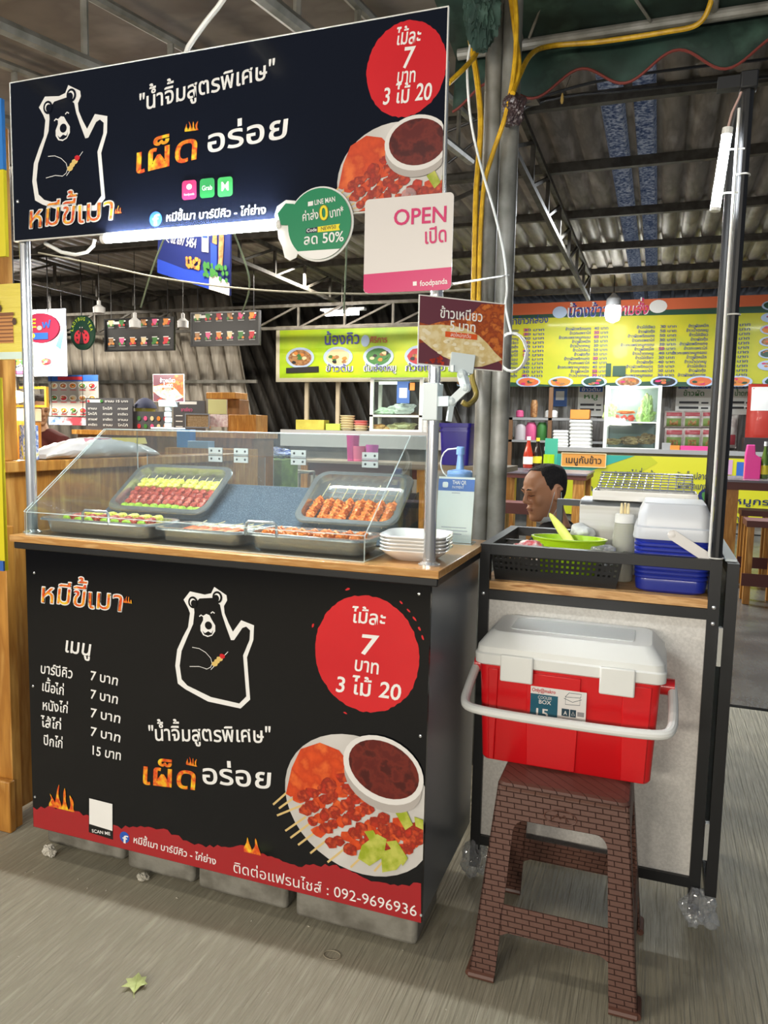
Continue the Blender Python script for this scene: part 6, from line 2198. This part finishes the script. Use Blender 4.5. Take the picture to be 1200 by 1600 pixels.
MB().box((X0_ + .1, YL, 0), (X1_ - .1, YL + .5, Z0_ - .101)).build('counter_body', mat('stall_grey', '#77736c', .6, ncol='#8f8a80', nscale=3), ls_, world=True)
for px in (476, 525):
    x = at(px, 630, 1, YL).x
    MB().box((x - .03, YL + .055, Z1_), (x + .03, YL + .10, at(px, 560, 1, YL).z)).build('banner_post', mat('cream_post', '#a59a84', .5), ls_, world=True)
sc_ = thing('glass_case', 'white framed glass food case on the noodle stall below the lime banner', 'glass case', at(618, 676, 1, 8.9))
X0_, X1_, Z0_, Z1_ = rect_at(578, 593, 660, 676, 8.9)
Z0_ = ZN + .032
mb = MB()
e_ = .05
for x in (X0_, X1_ - e_):
    for y in (8.9, 9.25):
        mb.box((x, y, Z0_), (x + e_, y + .04, Z1_))
zs_ = at(618, 650, 1, 8.9).z
for z in (Z0_ - .03, zs_ - .015, Z1_):
    mb.box((X0_, 8.9, z), (X1_, 9.29, z + .03))
mb.build('case_frame', mat('case_white', '#dedfd9', .4), sc_, world=True)
MB().box((X0_ + e_, 8.905, Z0_), (X1_ - e_, 8.91, Z1_)).build('glass_pane', clearmat('case_glass', '#e9f2f0', .03, .7, .012), sc_, world=True)
MB().box((X0_ + .1, 9.0, Z1_ - .06), (X1_ - .25, 9.05, Z1_ - .01)).build('case_lamp', mat('case_led', '#f4f7ee', .5, emit=7), sc_, world=True)
card('blue_notice', 'small blue payment notice stuck in the glass case of the noodle stall', 'notice', (620, 596, 640, 630), 8.888, mat('notice_blue', '#3f68ad', .5), lambda P, w, h: P.rect(.2 * w, .8 * w, .25 * h, .7 * h, 0, 1), PAL, .01, 'sheet')
bx('orange_sticker', 'round orange sticker on the noodle stall glass case', 'sticker', (638, 598, 648, 610), 8.888, .011, PAL[8])
for c, r, m, nm, lb in (((602, 643), (.22, .12, .06), mat('leafy_bag', '#b9d0ae', .4, ncol='#e6eae2', nscale=8), 'vegetable_bag', 'pale green vegetable bag on the upper shelf of the noodle case'), ((628, 638), (.20, .12, .09), PAL[0], 'white_bag', 'white knotted plastic bag on the upper shelf of the noodle case'), ((592, 668), (.16, .1, .06), mat('noodle_orange', '#c98a4a', .5, ncol='#e0b070', nscale=14), 'noodle_pack', 'orange noodle packs on the lower shelf of the noodle case'), ((628, 666), (.22, .1, .07), mat('noodle_cream', '#d6cfa6', .5, ncol='#b5a878', nscale=14), 'noodle_pack', 'cream noodle packs on the lower shelf of the noodle case')):
    q = at(*c, 1, 9.08)
    o = bag((q.x, q.y, q.z), r, c[0]).build(nm, m)
    tag(o, lb, 'bag' if 'bag' in nm else 'noodles')
bx('yellow_carton', 'long yellow carton on the noodle stall counter', 'carton', (462, 656, 506, 673), 9.0, .2, mat('carton_yellow', '#b9b04a', .6, ncol='#a49a38', nscale=4), z0=ZN + .001)
bx('green_dish_stack', 'stack of pale green dishes beside the yellow carton', 'dishes', (509, 662, 531, 673), 9.0, .2, mat('dish_green', '#a6bd4e', .4), z0=ZN + .001)
for i in range(6):
    y1 = 673 - i * 3.9
    o = lat('bowl', ORD[i] + ' bowl from the bottom of the beige stack on the noodle stall', 'bowl', 543, y1 - 4.6, y1, 9.1, 22, [(.7, 0), (1, .8), (1, 1), (.9, 1)], mat('melamine_beige', '#c9bd98', .4), group='beige bowls stacked on the noodle stall', z0=ZN + .001 + .037 * i)
for i in range(4):
    y1 = 673 - i * 3.9
    o = lat('bowl', ORD[i] + ' bowl from the bottom of the pink stack on the noodle stall', 'bowl', 564, y1 - 4.6, y1, 9.1, 21, [(.7, 0), (1, .8), (1, 1), (.9, 1)], mat('melamine_pink', '#cf7a78', .4) if i > 1 else mat('melamine_beige', '#c9bd98'), group='pink bowls stacked on the noodle stall', z0=ZN + .001 + .037 * i)
for i in range(7):
    y1 = 678 - i * 4
    lat('paper_cup', ORD[i] + ' cup from the bottom of the white stack beside the noodle case', 'cup', 662, y1 - 8, y1, 9.0, 17 - i * .5, [(.8, 0), (1, .9), (1.06, 1)], PAL[0], group='white cups stacked on the noodle stall', z0=ZN + .001 + .037 * i)
# low table with pink tumblers
YT2 = 7.4
lt_ = thing('dining_table', 'grey topped dining table with pink tumblers in front of the noodle stall', 'table', at(565, 720, 1, YT2))
X0_, X1_, Z0_, Z1_ = rect_at(462, 722, 668, 728, YT2)
MB().box((X0_, YT2, Z1_ - .03), (X1_, YT2 + .7, Z1_)).build('table_top', mat('table_grey_brown', '#8a7d70', .4), lt_, world=True)
for x in (X0_ + .05, X1_ - .15):
    for y in (YT2 + .05, YT2 + .55):
        MB().box((x, y, 0), (x + .10, y + .1, Z1_ - .031)).build('leg', m_pine, lt_, world=True)
MB().box((X0_ + .15, YT2 + .1, Z1_ - .20), (X1_ - .15, YT2 + .13, Z1_ - .031)).build('apron', mat('maroon_wood', '#5c2a24', .45), lt_, world=True)
for cx, y0, y1, wp, m, lb in ((551, 678, 721, 19, mat('tumbler_magenta', '#b02a78', .35), 'tall magenta plastic jug on the table before the noodle stall'), (561, 697, 723, 21, mat('tumbler_pink', '#cf5f86', .35), 'pink tumbler standing in front of the tall magenta jug'), (581, 695, 722, 19, mat('tumbler_purple', '#b3479a', .35), 'purple pink lidded tumbler beside the pink tumbler')):
    lat('tumbler', lb, 'tumbler', cx, y0, y1, YT2 + .2, wp, [(.8, 0), (1, .95), (1, 1), (.9, 1), (.75, .1)], m)
bx('green_crate', 'tall green plastic crate stack on the floor beside the bar counter', 'crate', (402, 718, 440, 764), 5.8, .4, mat('crate_green', '#6b8d2a', .5, ncol='#4d6a1e', nscale=6), z0=0.0)
tw_ = at(434, 707, 1, 6.0)
o = bag((tw_.x, tw_.y, at(421, 718, 1, 5.8).z + .066), (.17, .10, .07), 61).build('striped_towel', mat('towel_blue', '#3f62c0', .8, ncol=['#c9d4ea', '#3556b0'], nscale=14, nstretch=(1, 1, 6)))
tag(o, 'blue and white striped towel bundle seen through the display case', 'towel')
st2 = thing('steel_rack', 'low thin steel rack standing on the floor behind the display case', 'rack', at(445, 770, 1, 6.4))
mb = MB()
X0_, X1_, Z0_, Z1_ = rect_at(415, 738, 468, 775, 6.4)
for x in (X0_, X1_):
    for y in (6.4, 6.8):
        mb.tube([(x, y, 0), (x, y, Z1_)], .014, 6)
for z in (Z0_, Z1_):
    mb.tube([(X0_, 6.4, z), (X1_, 6.4, z), (X1_, 6.8, z), (X0_, 6.8, z)], .012, 6, closed=True)
mb.tube([(X0_, 6.4, Z0_), (X1_, 6.4, Z1_)], .01, 6)
mb.build('rack_frame', m_galv, st2, world=True)
# purple bin on a timber shelf
pb = thing('storage_bin', 'deep purple blue plastic storage bin on a timber shelf behind the sauce bottle', 'bin', at(708, 728, 1, 2.6))
X0_, X1_, Z0_, Z1_ = rect_at(685, 661, 734, 727, 2.6)
cx_ = (X0_ + X1_) / 2
w_ = X1_ - X0_
hz_ = Z1_ - Z0_
b0 = V(pb.location)
R = lambda k, z, r: [(p[0] + cx_ - b0.x, p[1] + .13, p[2] + Z0_ - b0.z) for p in rrect(w_ * k, .26 * k, r, z, 4)]
MB().loft([R(.86, 0, .02), R(.96, hz_ * .82, .02), R(.96, hz_ * .9, .02)]).build('bin_body', mat('bin_purple', '#2c1f8f', .35), pb)
MB().loft([R(1.0, hz_ * .80, .02), R(1.0, hz_ * .84, .02)]).loft([R(1.03, hz_ * .9, .02), R(1.04, hz_, .02)]).build('bin_rim', mat('bin_purple', '#2c1f8f'), pb)
shz = Z0_ - .002
sh_ = thing('timber_shelf', 'rough timber shelf holding the purple storage bin', 'shelf', (cx_, 2.7, 0))
MB().box((X0_ - .25, 2.55, shz - .03), (X1_ + .22, 2.95, shz)).build('shelf_board', mat('grey_timber', '#8d7c63', .7), sh_, world=True)
for x in (X0_ - .22, X1_ + .16):
    MB().box((x, 2.6, 0), (x + .05, 2.65, shz - .031)).build('leg', mat('grey_timber', '#8d7c63'), sh_, world=True)

# ------------------------------------------------------------------ rice stall with the long yellow menu banner
YR = 10.6
NAMES = ['ข้าวกะเพราหมูกรอบ', 'ข้าวผัดพริกแกง', 'ข้าวไข่เจียว', 'ข้าวผัดหมึก', 'ข้าวกะเพราไก่', 'ข้าวผัดกุ้ง', 'ข้าวน้ำตกหมู']


def menu_art(P, w, h):
    P.rect(0, w, .86 * h, h, 4, 1)
    P.poly([(0, .83 * h), (w, .80 * h), (w, .88 * h), (0, .86 * h)], 3, 1.5)
    P.poly([(0, .10 * h), (.3 * w, .02 * h), (.6 * w, .06 * h), (w, .02 * h), (w, 0), (0, 0)], 3, 1)
    P.text('รับทำข้าวกล่อง', (.135 * w, .745 * h), (.285 * w, .765 * h), .115 * h, 5, 4, 1)
    P.text('น้องข้าว', (.342 * w - .003 * w, .815 * h), (.46 * w + .003 * w, .815 * h), .205 * h, 0, 4, 1)
    P.text('น้องข้าว', (.342 * w, .82 * h), (.46 * w, .82 * h), .19 * h, 5, 6, 1, 0, .2)
    P.text('ตามสั่ง', (.48 * w - .003 * w, .825 * h), (.575 * w + .003 * w, .825 * h), .185 * h, 0, 4, 1)
    P.text('ตามสั่ง', (.48 * w, .83 * h), (.575 * w, .83 * h), .17 * h, 6, 6, 1, 0, .2)
    P.ell((.318 * w, .88 * h), .022 * w, .07 * h, 7, 4, 18)
    P.ell((.602 * w, .91 * h), .025 * w, .075 * h, 0, 4, 18)
    rg = random.Random(3)
    for c_, (xa, xb, pa, pb_) in enumerate(((.10, .195, .21, .275), (.30, .414, .423, .465), (.49, .597, .61, .657), (.685, .743, .80, .853))):
        for r in range(12):
            y = (.665 - .050 * r) * h
            nm = NAMES[(r * 3 + c_) % 7]
            nat = sum(ADV[(q_, 1)] for q_ in nm) * .046 * h * 1.05
            P.text(nm, (xb * w - nat, y), (xb * w, y), .046 * h, 5, 4, 1)
            if rg.random() < .4:
                P.rect(pa * w, (pa + .015) * w, y, y + .036 * h, 4, 4)
            P.text(rg.choice(['40 บาท', '50 บาท', '30 บาท']), (pa * w, y), (pb_ * w, y), .046 * h, 5, 6, 1)
    for i in range(10):
        dish(P, (.03 + .10 * i) * w, .055 * h, .038 * w, .065 * h, [2, 1, 4, 8, 3][i % 5], i, 5, 7)
    for i in range(6):
        dish(P, .905 * w, (.88 - .13 * i) * h, .028 * w, .055 * h, [3, 7, 8, 2][i % 4], i + 20, 5, 7)
    P.rect(.483 * w, .52 * w, .12 * h, .24 * h, 3, 7)
    P.rect(.463 * w, .478 * w, .12 * h, .27 * h, 3, 7)


card('menu_banner', 'long yellow rice dish menu banner with rows of prices across the back stall', 'banner', (716, 468, 1262, 604), YR, mat('banner_sun_yellow', '#cfc820', .45, ncol='#bfc222', nscale=2, coat=.1), menu_art, [PAL[0], PAL[1], PAL[2], mat('banner_dark_green', '#1d4a35', .4), mat('banner_orange_red', '#d96a3f', .45), mat('banner_ink_blue', '#283a8a', .4), mat('banner_magenta', '#d02a6a', .4), PAL[11], PAL[8]], .02, 'sheet', None, None, .03, .003)
gb = lat('lit_bulb', 'glowing white bulb hanging in front of the yellow menu banner', 'bulb', 957, 458, 504, 9.6, 25, None, None, [('bulb', [(.2, .0), (.8, .08), (1, .25), (1, .5), (.9, .56)], m_glow_bulb), ('socket', [(.95, .56), (.9, .8), (.35, .95), (.2, 1.0)], PAL[9]), ('cord', [(.06, 1.0), (.06, 2.6)], m_blackpl)])
for px, pw in ((957, 25), (978, 7)):
    l = bpy.data.lights.new('bulb_glow', 'POINT')
    l.energy, l.shadow_soft_size = pw, .12
    o = bpy.data.objects.new('bulb_glow', l)
    o.location = at(px, 520 if px == 957 else 612, 1, 9.45 if px == 957 else 9.55)
    COL.objects.link(o)
YC = 9.8
rs = thing('rice_stall', 'rice stall counter fronted by a yellow and teal menu banner behind the grill', 'stall', at(1000, 712, 1, YC))
X0_, X1_, Z0_, Z1_ = rect_at(850, 703, 1262, 712, YC)
zt2 = Z1_
MB().box((X0_, YC, zt2 - .06), (X1_, YC + .64, zt2)).build('counter_top', PAL[9], rs, world=True)
MB().box((X0_ + .02, YC + .06, 0), (X1_, YC + .60, zt2 - .061)).build('counter_body', mat('stall_grey', '#77736c'), rs, world=True)


def front_art(P, w, h):
    P.poly([(0, 0), (.10 * w, 0), (.45 * w, .9 * h), (.42 * w, h), (0, h)], 1, 1)
    P.poly([(0, .55 * h), (.1 * w, .6 * h), (.36 * w, h), (0, h)], 2, 2)
    for s_, a, b, y in (('กะเพราไข่เยี่ยวม้า', .28, .445, .66), ('กะเพราหมูกรอบ', .28, .43, .50), ('ผัดเผ็ดปลาดุก', .52, .66, .66), ('ผัดพริกแกง', .53, .64, .50), ('น้ำปลาหมูหวาน', .79, .93, .60), ('หมูกรอบ', .74, .94, .30), ('หมูหวาน', .74, .86, .16), ('พริกเผาหมูกรอบ', .72, .90, .02), ('น้ำตก', .12, .2, .40), ('หมู', .12, .17, .22)):
        P.text(s_, (a * w, y * h), (b * w, y * h), .14 * h, 3, 4, 1)
    dish(P, .68 * w, .40 * h, .07 * w, .16 * h, 5, 3, 3, 3)
    P.rect(.745 * w, .78 * w, .72 * h, .95 * h, 4, 3)
    P.rect(.66 * w, .73 * w, .75 * h, .98 * h, 6, 2)


card('counter_banner', 'yellow teal dish banner hanging on the rice stall counter front behind the grill', 'banner', (852, 714, 1262, 812), YC, mat('banner_mustard', '#cfcb2a', .4), front_art, [PAL[0], mat('banner_mustard2', '#b6bb22', .4), mat('banner_teal', '#2a9a8e', .4), mat('banner_ink_navy', '#1c2a5a', .4), PAL[7], PAL[3], mat('banner_lilac', '#c99ac0', .4)], .03, 'sheet', None, None, .03, .003)
card('dish_sign', 'orange sign with a menu heading hung on the teal end of the counter banner', 'sign', (878, 709, 946, 729), 9.778, mat('sign_orange', '#d59442', .5), lambda P, w, h: P.text('เมนูกับข้าว', (.08 * w, .25 * h), (.92 * w, .25 * h), .72 * h, 1, 2, 1), PAL, .02, 'board', None, PAL[6], .01, .003)
# glass case with vegetables
vc = thing('glass_case', 'white framed glass case with vegetables and a glowing bulb on the rice stall', 'glass case', at(990, 702, 1, 9.85))
X0_, X1_, Z0_, Z1_ = rect_at(944, 602, 1032, 702, 9.85)
mb = MB()
e_ = .05
for x in (X0_, X1_ - e_):
    for y in (9.85, 10.2):
        mb.box((x, y, Z0_), (x + e_, y + .04, Z1_))
zs_ = at(990, 660, 1, 9.85).z
for z in (Z0_, zs_ - .01, Z1_ - .03):
    mb.box((X0_ + e_, 9.851, z), (X1_ - e_, 10.239, z + .02))
mb.build('case_frame', mat('case_white', '#dedfd9'), vc, world=True)
MB().box((X0_ + e_, 9.855, Z0_ + .02), (X1_ - e_, 9.86, Z1_ - .03)).build('glass_pane', clearmat('case_glass'), vc, world=True)
MB().box((X0_ + e_, 10.23, Z0_ + .02), (X1_ - e_, 10.238, Z1_ - .03)).build('case_back', mat('case_back_grey', '#8d9a96', .5), vc, world=True)
lat('lit_bulb', 'glowing white bulb inside the vegetable glass case', 'bulb', 978, 602, 629, 9.98, 26, None, None, [('bulb', [(.2, .0), (.75, .1), (1, .4), (.75, .8)], m_glow_bulb), ('socket', [(.4, .8), (.35, 1.0)], PAL[0])])
m_cab = mat('chinese_cabbage', '#d3d9a0', .5, ncol='#a9bf6a', nscale=6, nstretch=(3, 3, .6))
m_sq = mat('squid_brown', '#8d6a44', .45, ncol='#b08a5c', nscale=12)
m_tom = mat('tomato_red', '#cf3a24', .35)
for c, r, m, nm, lb in (((1012, 639), (.10, .08, .22), m_cab, 'napa_cabbage', 'tall pale napa cabbage inside the vegetable glass case'), ((953, 644), (.10, .08, .17), m_cab, 'napa_cabbage', 'short napa cabbage at the styrofoam side of the glass case'), ((1000, 650), (.06, .06, .14), m_cab, 'napa_cabbage', 'small napa cabbage beside the tomatoes in the glass case'), ((1011, 650), (.12, .07, .09), mat('cabbage_green', '#a6bf62', .5), 'green_cabbage', 'round green cabbage before the tall napa cabbage'), ((964, 653), (.05, .05, .05), m_tom, 'tomato', 'tomato nearest the short napa cabbage'), ((975, 654), (.05, .05, .05), m_tom, 'tomato', 'tomato in the middle of the glass case shelf'), ((986, 653), (.05, .05, .05), m_tom, 'tomato', 'tomato nearest the small napa cabbage'), ((978, 644), (.14, .05, .03), mat('carrot', '#dd6a2a', .4), 'carrot', 'orange carrot lying over the tomatoes in the glass case'), ((957, 690), (.14, .1, .05), mat('mushroom', '#b99a62', .5, ncol='#8d6f40', nscale=12), 'mushroom_heap', 'brown mushroom heap on the lower shelf of the glass case'), ((985, 688), (.16, .1, .07), m_sq, 'dried_squid', 'brown tied squid bundle in the middle of the lower shelf'), ((1010, 686), (.14, .1, .09), m_sq, 'dried_squid', 'brown tied squid bundle at the far end of the lower shelf')):
    q = at(*c, 1, 10.02)
    o = bag((q.x, q.y, q.z), r, c[0] + c[1]).build(nm, m)
    for p_ in o.data.polygons:
        p_.use_smooth = True
    tag(o, lb, nm.replace('_', ' ').split(' ')[-1])
# styrofoam boxes
for px0, px1, ytop, n, lb in ((889, 923, 656, 8, 'tall'), (863, 887, 672, 6, 'short')):
    for i in range(n):
        hh = (702 - ytop) / n
        X0_, X1_, Z0_, Z1_ = rect_at(px0, 702 - hh * (i + 1), px1, 702 - hh * i, 9.9)
        cx_, w_ = (X0_ + X1_) / 2, X1_ - X0_
        h_ = Z1_ - Z0_
        o = MB().loft([rrect(w_ * .92, .28, .03, 0, 4), rrect(w_ * .98, .30, .04, h_ * .30, 4), rrect(w_ * 1.02, .31, .04, h_ * .46, 4), rrect(w_ * 1.02, .31, .04, h_ * .54, 4), rrect(w_ * .98, .30, .04, h_ * .7, 4), rrect(w_ * .92, .28, .03, h_ * .985, 4)]).build('foam_box', PAL[0])
        o.location = (cx_, 10.08, Z0_)
        tag(o, ORD[i] + ' white foam food box from the bottom of the ' + lb + ' stack on the rice stall', 'box', 'foam boxes on the rice stall')
bx('orange_carton', 'orange carton on the shelf above the tall foam box stack', 'carton', (891, 640, 921, 655), 10.35, .25, PAL[8])
# shelves behind
sv = thing('wall_shelf', 'grey wall shelf with jars and packets behind the foam boxes', 'shelf', at(850, 660, 1, 10.5))
X0_, X1_, Z0_, Z1_ = rect_at(795, 653, 945, 657, 10.5)
zl_ = at(870, 692, 1, 10.5).z
MB().box((X0_, 10.5, Z0_), (X1_, 10.85, Z1_)).box((X0_, 10.5, zl_), (X1_, 10.85, zl_ + .035)).build('shelf_board', PAL[9], sv, world=True)
for x in (X0_, at(857, 640, 1, 10.5).x):
    MB().box((x, 10.5, 0), (x + .06, 10.56, at(850, 605, 1, 10.5).z if x != X0_ else Z1_)).build('upright', mat('brown_post', '#7d5a3c', .6), sv, world=True)
for cx, y0, y1, wp, m, nm, lb in ((813, 663, 691, 18, mat('packet_grey', '#b5aeb0', .4), 'packet', 'pale grey packet on the lower wall shelf'), (829, 660, 691, 17, PAL[5], 'packet', 'pink packet beside the pale grey packet on the wall shelf'), (846, 660, 691, 16, PAL[3], 'packet', 'green packet beside the shelf upright'), (812, 641, 652, 12, PAL[5], 'jar', 'small pink jar on the upper wall shelf'), (834, 625, 652, 11, PAL[2], 'vase', 'brown vase on the upper wall shelf'), (861, 641, 653, 20, PAL[0], 'tub', 'white tub on the upper wall shelf before the upright')):
    lat(nm, lb, nm.split('_')[-1], cx, y0, y1, 10.62, wp, [(.8, 0), (1, .1), (1, .8), (.7, 1)], m)
card('blue_notice', 'blue payment notice on the wall above the foam boxes', 'notice', (864, 607, 886, 635), 11.18, mat('notice_blue', '#3f68ad'), lambda P, w, h: P.rect(.2 * w, .8 * w, .35 * h, .85 * h, 0, 1), PAL, .01, 'sheet')
# posters and packets behind the case
m_pw = mat('poster_white', '#e3e3dc', .5)


def dishposter(head, line):
    def art(P, w, h):
        P.rect(.05 * w, .95 * w, .80 * h, .98 * h, 7, 1)
        P.text(head, (.12 * w, .83 * h), (.88 * w, .83 * h), .15 * h, 0, 3, 1)
        P.text(line, (.2 * w, .58 * h), (.8 * w, .58 * h), .22 * h, 3, 2, 1)
        for y in (.34, .18):
            P.rect(.1 * w, .65 * w, y * h, (y + .07) * h, 1, 2)
            P.rect(.72 * w, .92 * w, y * h, (y + .05) * h, 1, 2)
    return art


for px, hd_, ln, lb in (((903, 603, 943, 650), 'ข้าวต้ม', 'หมู', 'white dish poster with a blue heading beside the glass case'), ((1056, 597, 1112, 648), 'เมนูแนะนำ', 'ข้าวผัด', 'white fried rice poster with a blue heading behind the cart pole'), ((1140, 597, 1176, 648), 'เมนู', 'น้ำตก', 'white dish poster with a blue heading beyond the cart pole')):
    card('dish_poster', lb, 'poster', px, 11.17, m_pw, dishposter(hd_, ln), PAL, .01, 'sheet', 'dish posters of the rice stall', None, .03, .003)
m_pk = mat('snack_packet', '#cfc9c0', .35, ncol=['#b8a9a2', '#d8d3cb'], nscale=5, coat=.3)


def pillow(name, label, cat, px, Y, d, m, prints, group=None, seed=0):
    X0_, X1_, Z0_, Z1_ = rect_at(*px, Y)
    w, h = X1_ - X0_, Z1_ - Z0_
    t = thing(name, label, cat, ((X0_ + X1_) / 2, Y, Z0_), group)
    rg = random.Random(seed)
    off = V((rg.uniform(0, 50), 0, 0))
    f = lambda u, v, s_: V((w * (u - .5), s_ * d * max(0, (1 - abs(2 * u - 1) ** 3) * (1 - abs(2 * v - 1) ** 4)) ** .7 + .012 * mnoise.noise(V((u * 5, v * 5, s_)) + off), h * v))
    mb = MB()
    n = 14
    for s_ in (-1, 1):
        vs = [f(i / n, k / n, s_) for k in range(n + 1) for i in range(n + 1)]
        mb.add(vs, [(k * (n + 1) + i, k * (n + 1) + i + 1, (k + 1) * (n + 1) + i + 1, (k + 1) * (n + 1) + i) for k in range(n) for i in range(n)], 0, True)
    mb.build('packet_body', m, t)
    mb = MB()
    for u0, u1, v0, v1, mi in prints:
        k_ = 6
        vs = [f(lerp(u0, u1, i / k_), lerp(v0, v1, j_ / k_), -1) + V((0, -.006, 0)) for j_ in range(k_ + 1) for i in range(k_ + 1)]
        mb.add(vs, [(j_ * (k_ + 1) + i, j_ * (k_ + 1) + i + 1, (j_ + 1) * (k_ + 1) + i + 1, (j_ + 1) * (k_ + 1) + i) for j_ in range(k_) for i in range(k_)], mi, True)
    mb.build('packet_print', [mat('packet_red', '#a8434a', .4), mat('packet_green', '#7c9450', .4), PAL[2], PAL[0]], t)
    return t


for i, px in enumerate(((1038, 642, 1068, 668), (1067, 642, 1096, 668), (1095, 642, 1124, 668), (1038, 669, 1068, 700), (1067, 669, 1096, 700), (1095, 669, 1122, 700), (1124, 648, 1152, 700))):
    pillow('snack_packet', ('upper row ' if i < 3 else 'lower row ') + ['first', 'second', 'third', 'first', 'second', 'third', 'last big'][i] + ' shiny snack packet from the vegetable case', 'packet', px, 11.12, .07, m_pk, ((.1, .9, .68, .9, 0), (.12, .88, .08, .55, 1), (.28, .72, .14, .42, 2)) if i != 6 else ((.1, .9, .1, .4, 0),), 'packets hanging behind the rice stall', i)
pillow('red_sack', 'big red and white printed sack hanging beyond the cart pole', 'sack', (1166, 600, 1215, 700), 10.5, .14, mat('sack_red', '#b5382e', .4, coat=.3), ((.1, .9, .58, .95, 3),), None, 9)
bx('pink_tray', 'hot pink plastic tray on the rice stall counter', 'tray', (1063, 697, 1108, 706), 9.85, .2, mat('tray_hotpink', '#e0408a', .35))
bx('orange_tub', 'orange sauce tub on the rice stall counter beside the pink tray', 'tub', (1047, 696, 1062, 706), 9.85, .15, PAL[8])
bx('grey_tub', 'pale grey tub on the rice stall counter next to the glass case', 'tub', (1034, 692, 1048, 706), 9.86, .15, PAL[9])
bx('black_box', 'black and red appliance box on the rice stall beyond the cart pole', 'appliance', (1162, 684, 1215, 708), 9.9, .3, mat('appliance_dark', '#2c2226', .4))

# dining tables near the rice stall
m_maroon = mat('maroon_wood', '#5c2a24')
m_tt = mat('dark_laminate', '#6d6670', .25, ncol='#7d7680', nscale=3, coat=.3)


def table(label, px, Y, depth, legs):
    X0_, X1_, Z0_, Z1_ = rect_at(*px, Y)
    t = thing('dining_table', label, 'table', ((X0_ + X1_) / 2, Y, 0))
    MB().box((X0_, Y, Z1_ - .02), (X1_, Y + depth, Z1_)).build('table_top', m_tt, t, world=True)
    MB().box((X0_ + .01, Y + .01, Z0_), (X1_ - .01, Y + depth - .01, Z1_ - .021)).build('apron', m_maroon, t, world=True)
    for x in (X0_ + .02, X1_ - .15):
        for y in (Y + .03, Y + depth - .15):
            MB().box((x, y, 0), (x + .12, y + .12, Z0_ - .001)).build('leg', m_pine, t, world=True)
    return t, Z1_


ta, za_ = table('dark topped dining table with sauce bottles behind the seated man', (765, 738, 918, 748), 6.6, .95, None)
tb_, zb_ = table('dark topped dining table with a pink holder beyond the cart pole', (1128, 752, 1290, 768), 5.6, .85, None)
mbn = thing('bench', 'low maroon wooden bench behind the seated man', 'bench', at(800, 835, 1, 5.9))
X0_, X1_, Z0_, Z1_ = rect_at(775, 786, 838, 803, 5.9)
MB().box((X0_, 5.9, Z0_), (X1_, 6.2, Z1_)).build('bench_top', m_maroon, mbn, world=True)
for x in (X0_ + .02, X1_ - .10):
    MB().box((x, 5.95, 0), (x + .07, 6.15, Z0_ - .001)).build('leg', m_pine, mbn, world=True)


def bottle(label, cx, y0, y1, Y, wp, m_body, m_cap, grp=None):
    return lat('sauce_bottle', label, 'bottle', cx, y0, y1, Y, wp, None, None, [('bottle_body', [(.9, 0), (1, .03), (1, .42), (.75, .58), (.38, .80), (.36, .88)], m_body), ('cap', [(.42, .88), (.42, 1.0)], m_cap), ('paper_label', [(1.03, .12), (1.03, .36)], PAL[10] if m_body is not m_red2 else PAL[0])], grp)


m_red2 = mat('ketchup_red', '#b5341c', .25, coat=.4)
m_soy = mat('soy_dark', '#241710', .2, coat=.4)
m_grn = mat('green_glass_sauce', '#55702a', .2, coat=.4)
bottle('red chilli sauce bottle on the table behind the seated man', 824.5, 682, 731, 6.95, 15, m_red2, PAL[0])
bottle('dark soy sauce bottle beside the red chilli sauce bottle', 839, 684, 729, 6.97, 14, m_soy, PAL[10])
lat('green_mug', 'lime green mug on the table beside the soy sauce bottle', 'mug', 857, 710, 730, 6.9, 17, [(.85, 0), (1, .1), (1, 1), (.85, 1), (.8, .15)], m_lime)
bx('mint_board', 'upright mint green board behind the lime green mug', 'board', (851, 685, 871, 731), 7.4, .02, mat('mint_green', '#3fae8e', .4))
hp_ = thing('napkin_holder', 'hot pink plastic cutlery holder on the table beyond the cart pole', 'holder', at(1175, 749, 1, 5.9))
X0_, X1_, Z0_, Z1_ = rect_at(1163, 695, 1188, 749, 5.9)
w_, h_ = X1_ - X0_, Z1_ - Z0_
MB().prism([(-w_ / 2, 0), (w_ / 2, 0), (w_ / 2, h_ * .62), (w_ * .12, h_ * .72), (w_ * .05, h_), (-w_ * .42, h_), (-w_ / 2, h_ * .7)], (0, 0, 0), (1, 0, 0), (0, 0, 1), -.10).build('holder_body', mat('hot_pink_plastic', '#e2358e', .3, coat=.3), hp_, bevel=.006)
bottle('green seasoning sauce bottle beside the hot pink holder', 1193, 690, 748, 5.95, 14, m_grn, PAL[0])
rs_ = thing('wooden_stool', 'maroon topped wooden stool on the wet floor beyond the cart pole', 'stool', at(1190, 915, 1, 4.9))
X0_, X1_, Z0_, Z1_ = rect_at(1166, 815, 1225, 848, 4.9)
MB().box((X0_, 4.9, Z1_ - .05), (X1_, 5.2, Z1_)).build('seat', m_maroon, rs_, world=True)
for x in (X0_ + .01, X1_ - .06):
    for y in (4.92, 5.13):
        MB().box((x, y, -.01), (x + .05, y + .05, Z1_ - .051)).build('leg', m_pine, rs_, world=True)
zc_ = .14
MB().box((X0_ - .01, 4.905, zc_), (X1_ + .01, 4.919, zc_ + .10)).build('foot_rail', m_maroon, rs_, world=True)
bs = dup(rs_, 'maroon topped wooden stool tucked under the table beyond the cart pole', loc=V(rs_.location) + V((.05, .95, .0)))
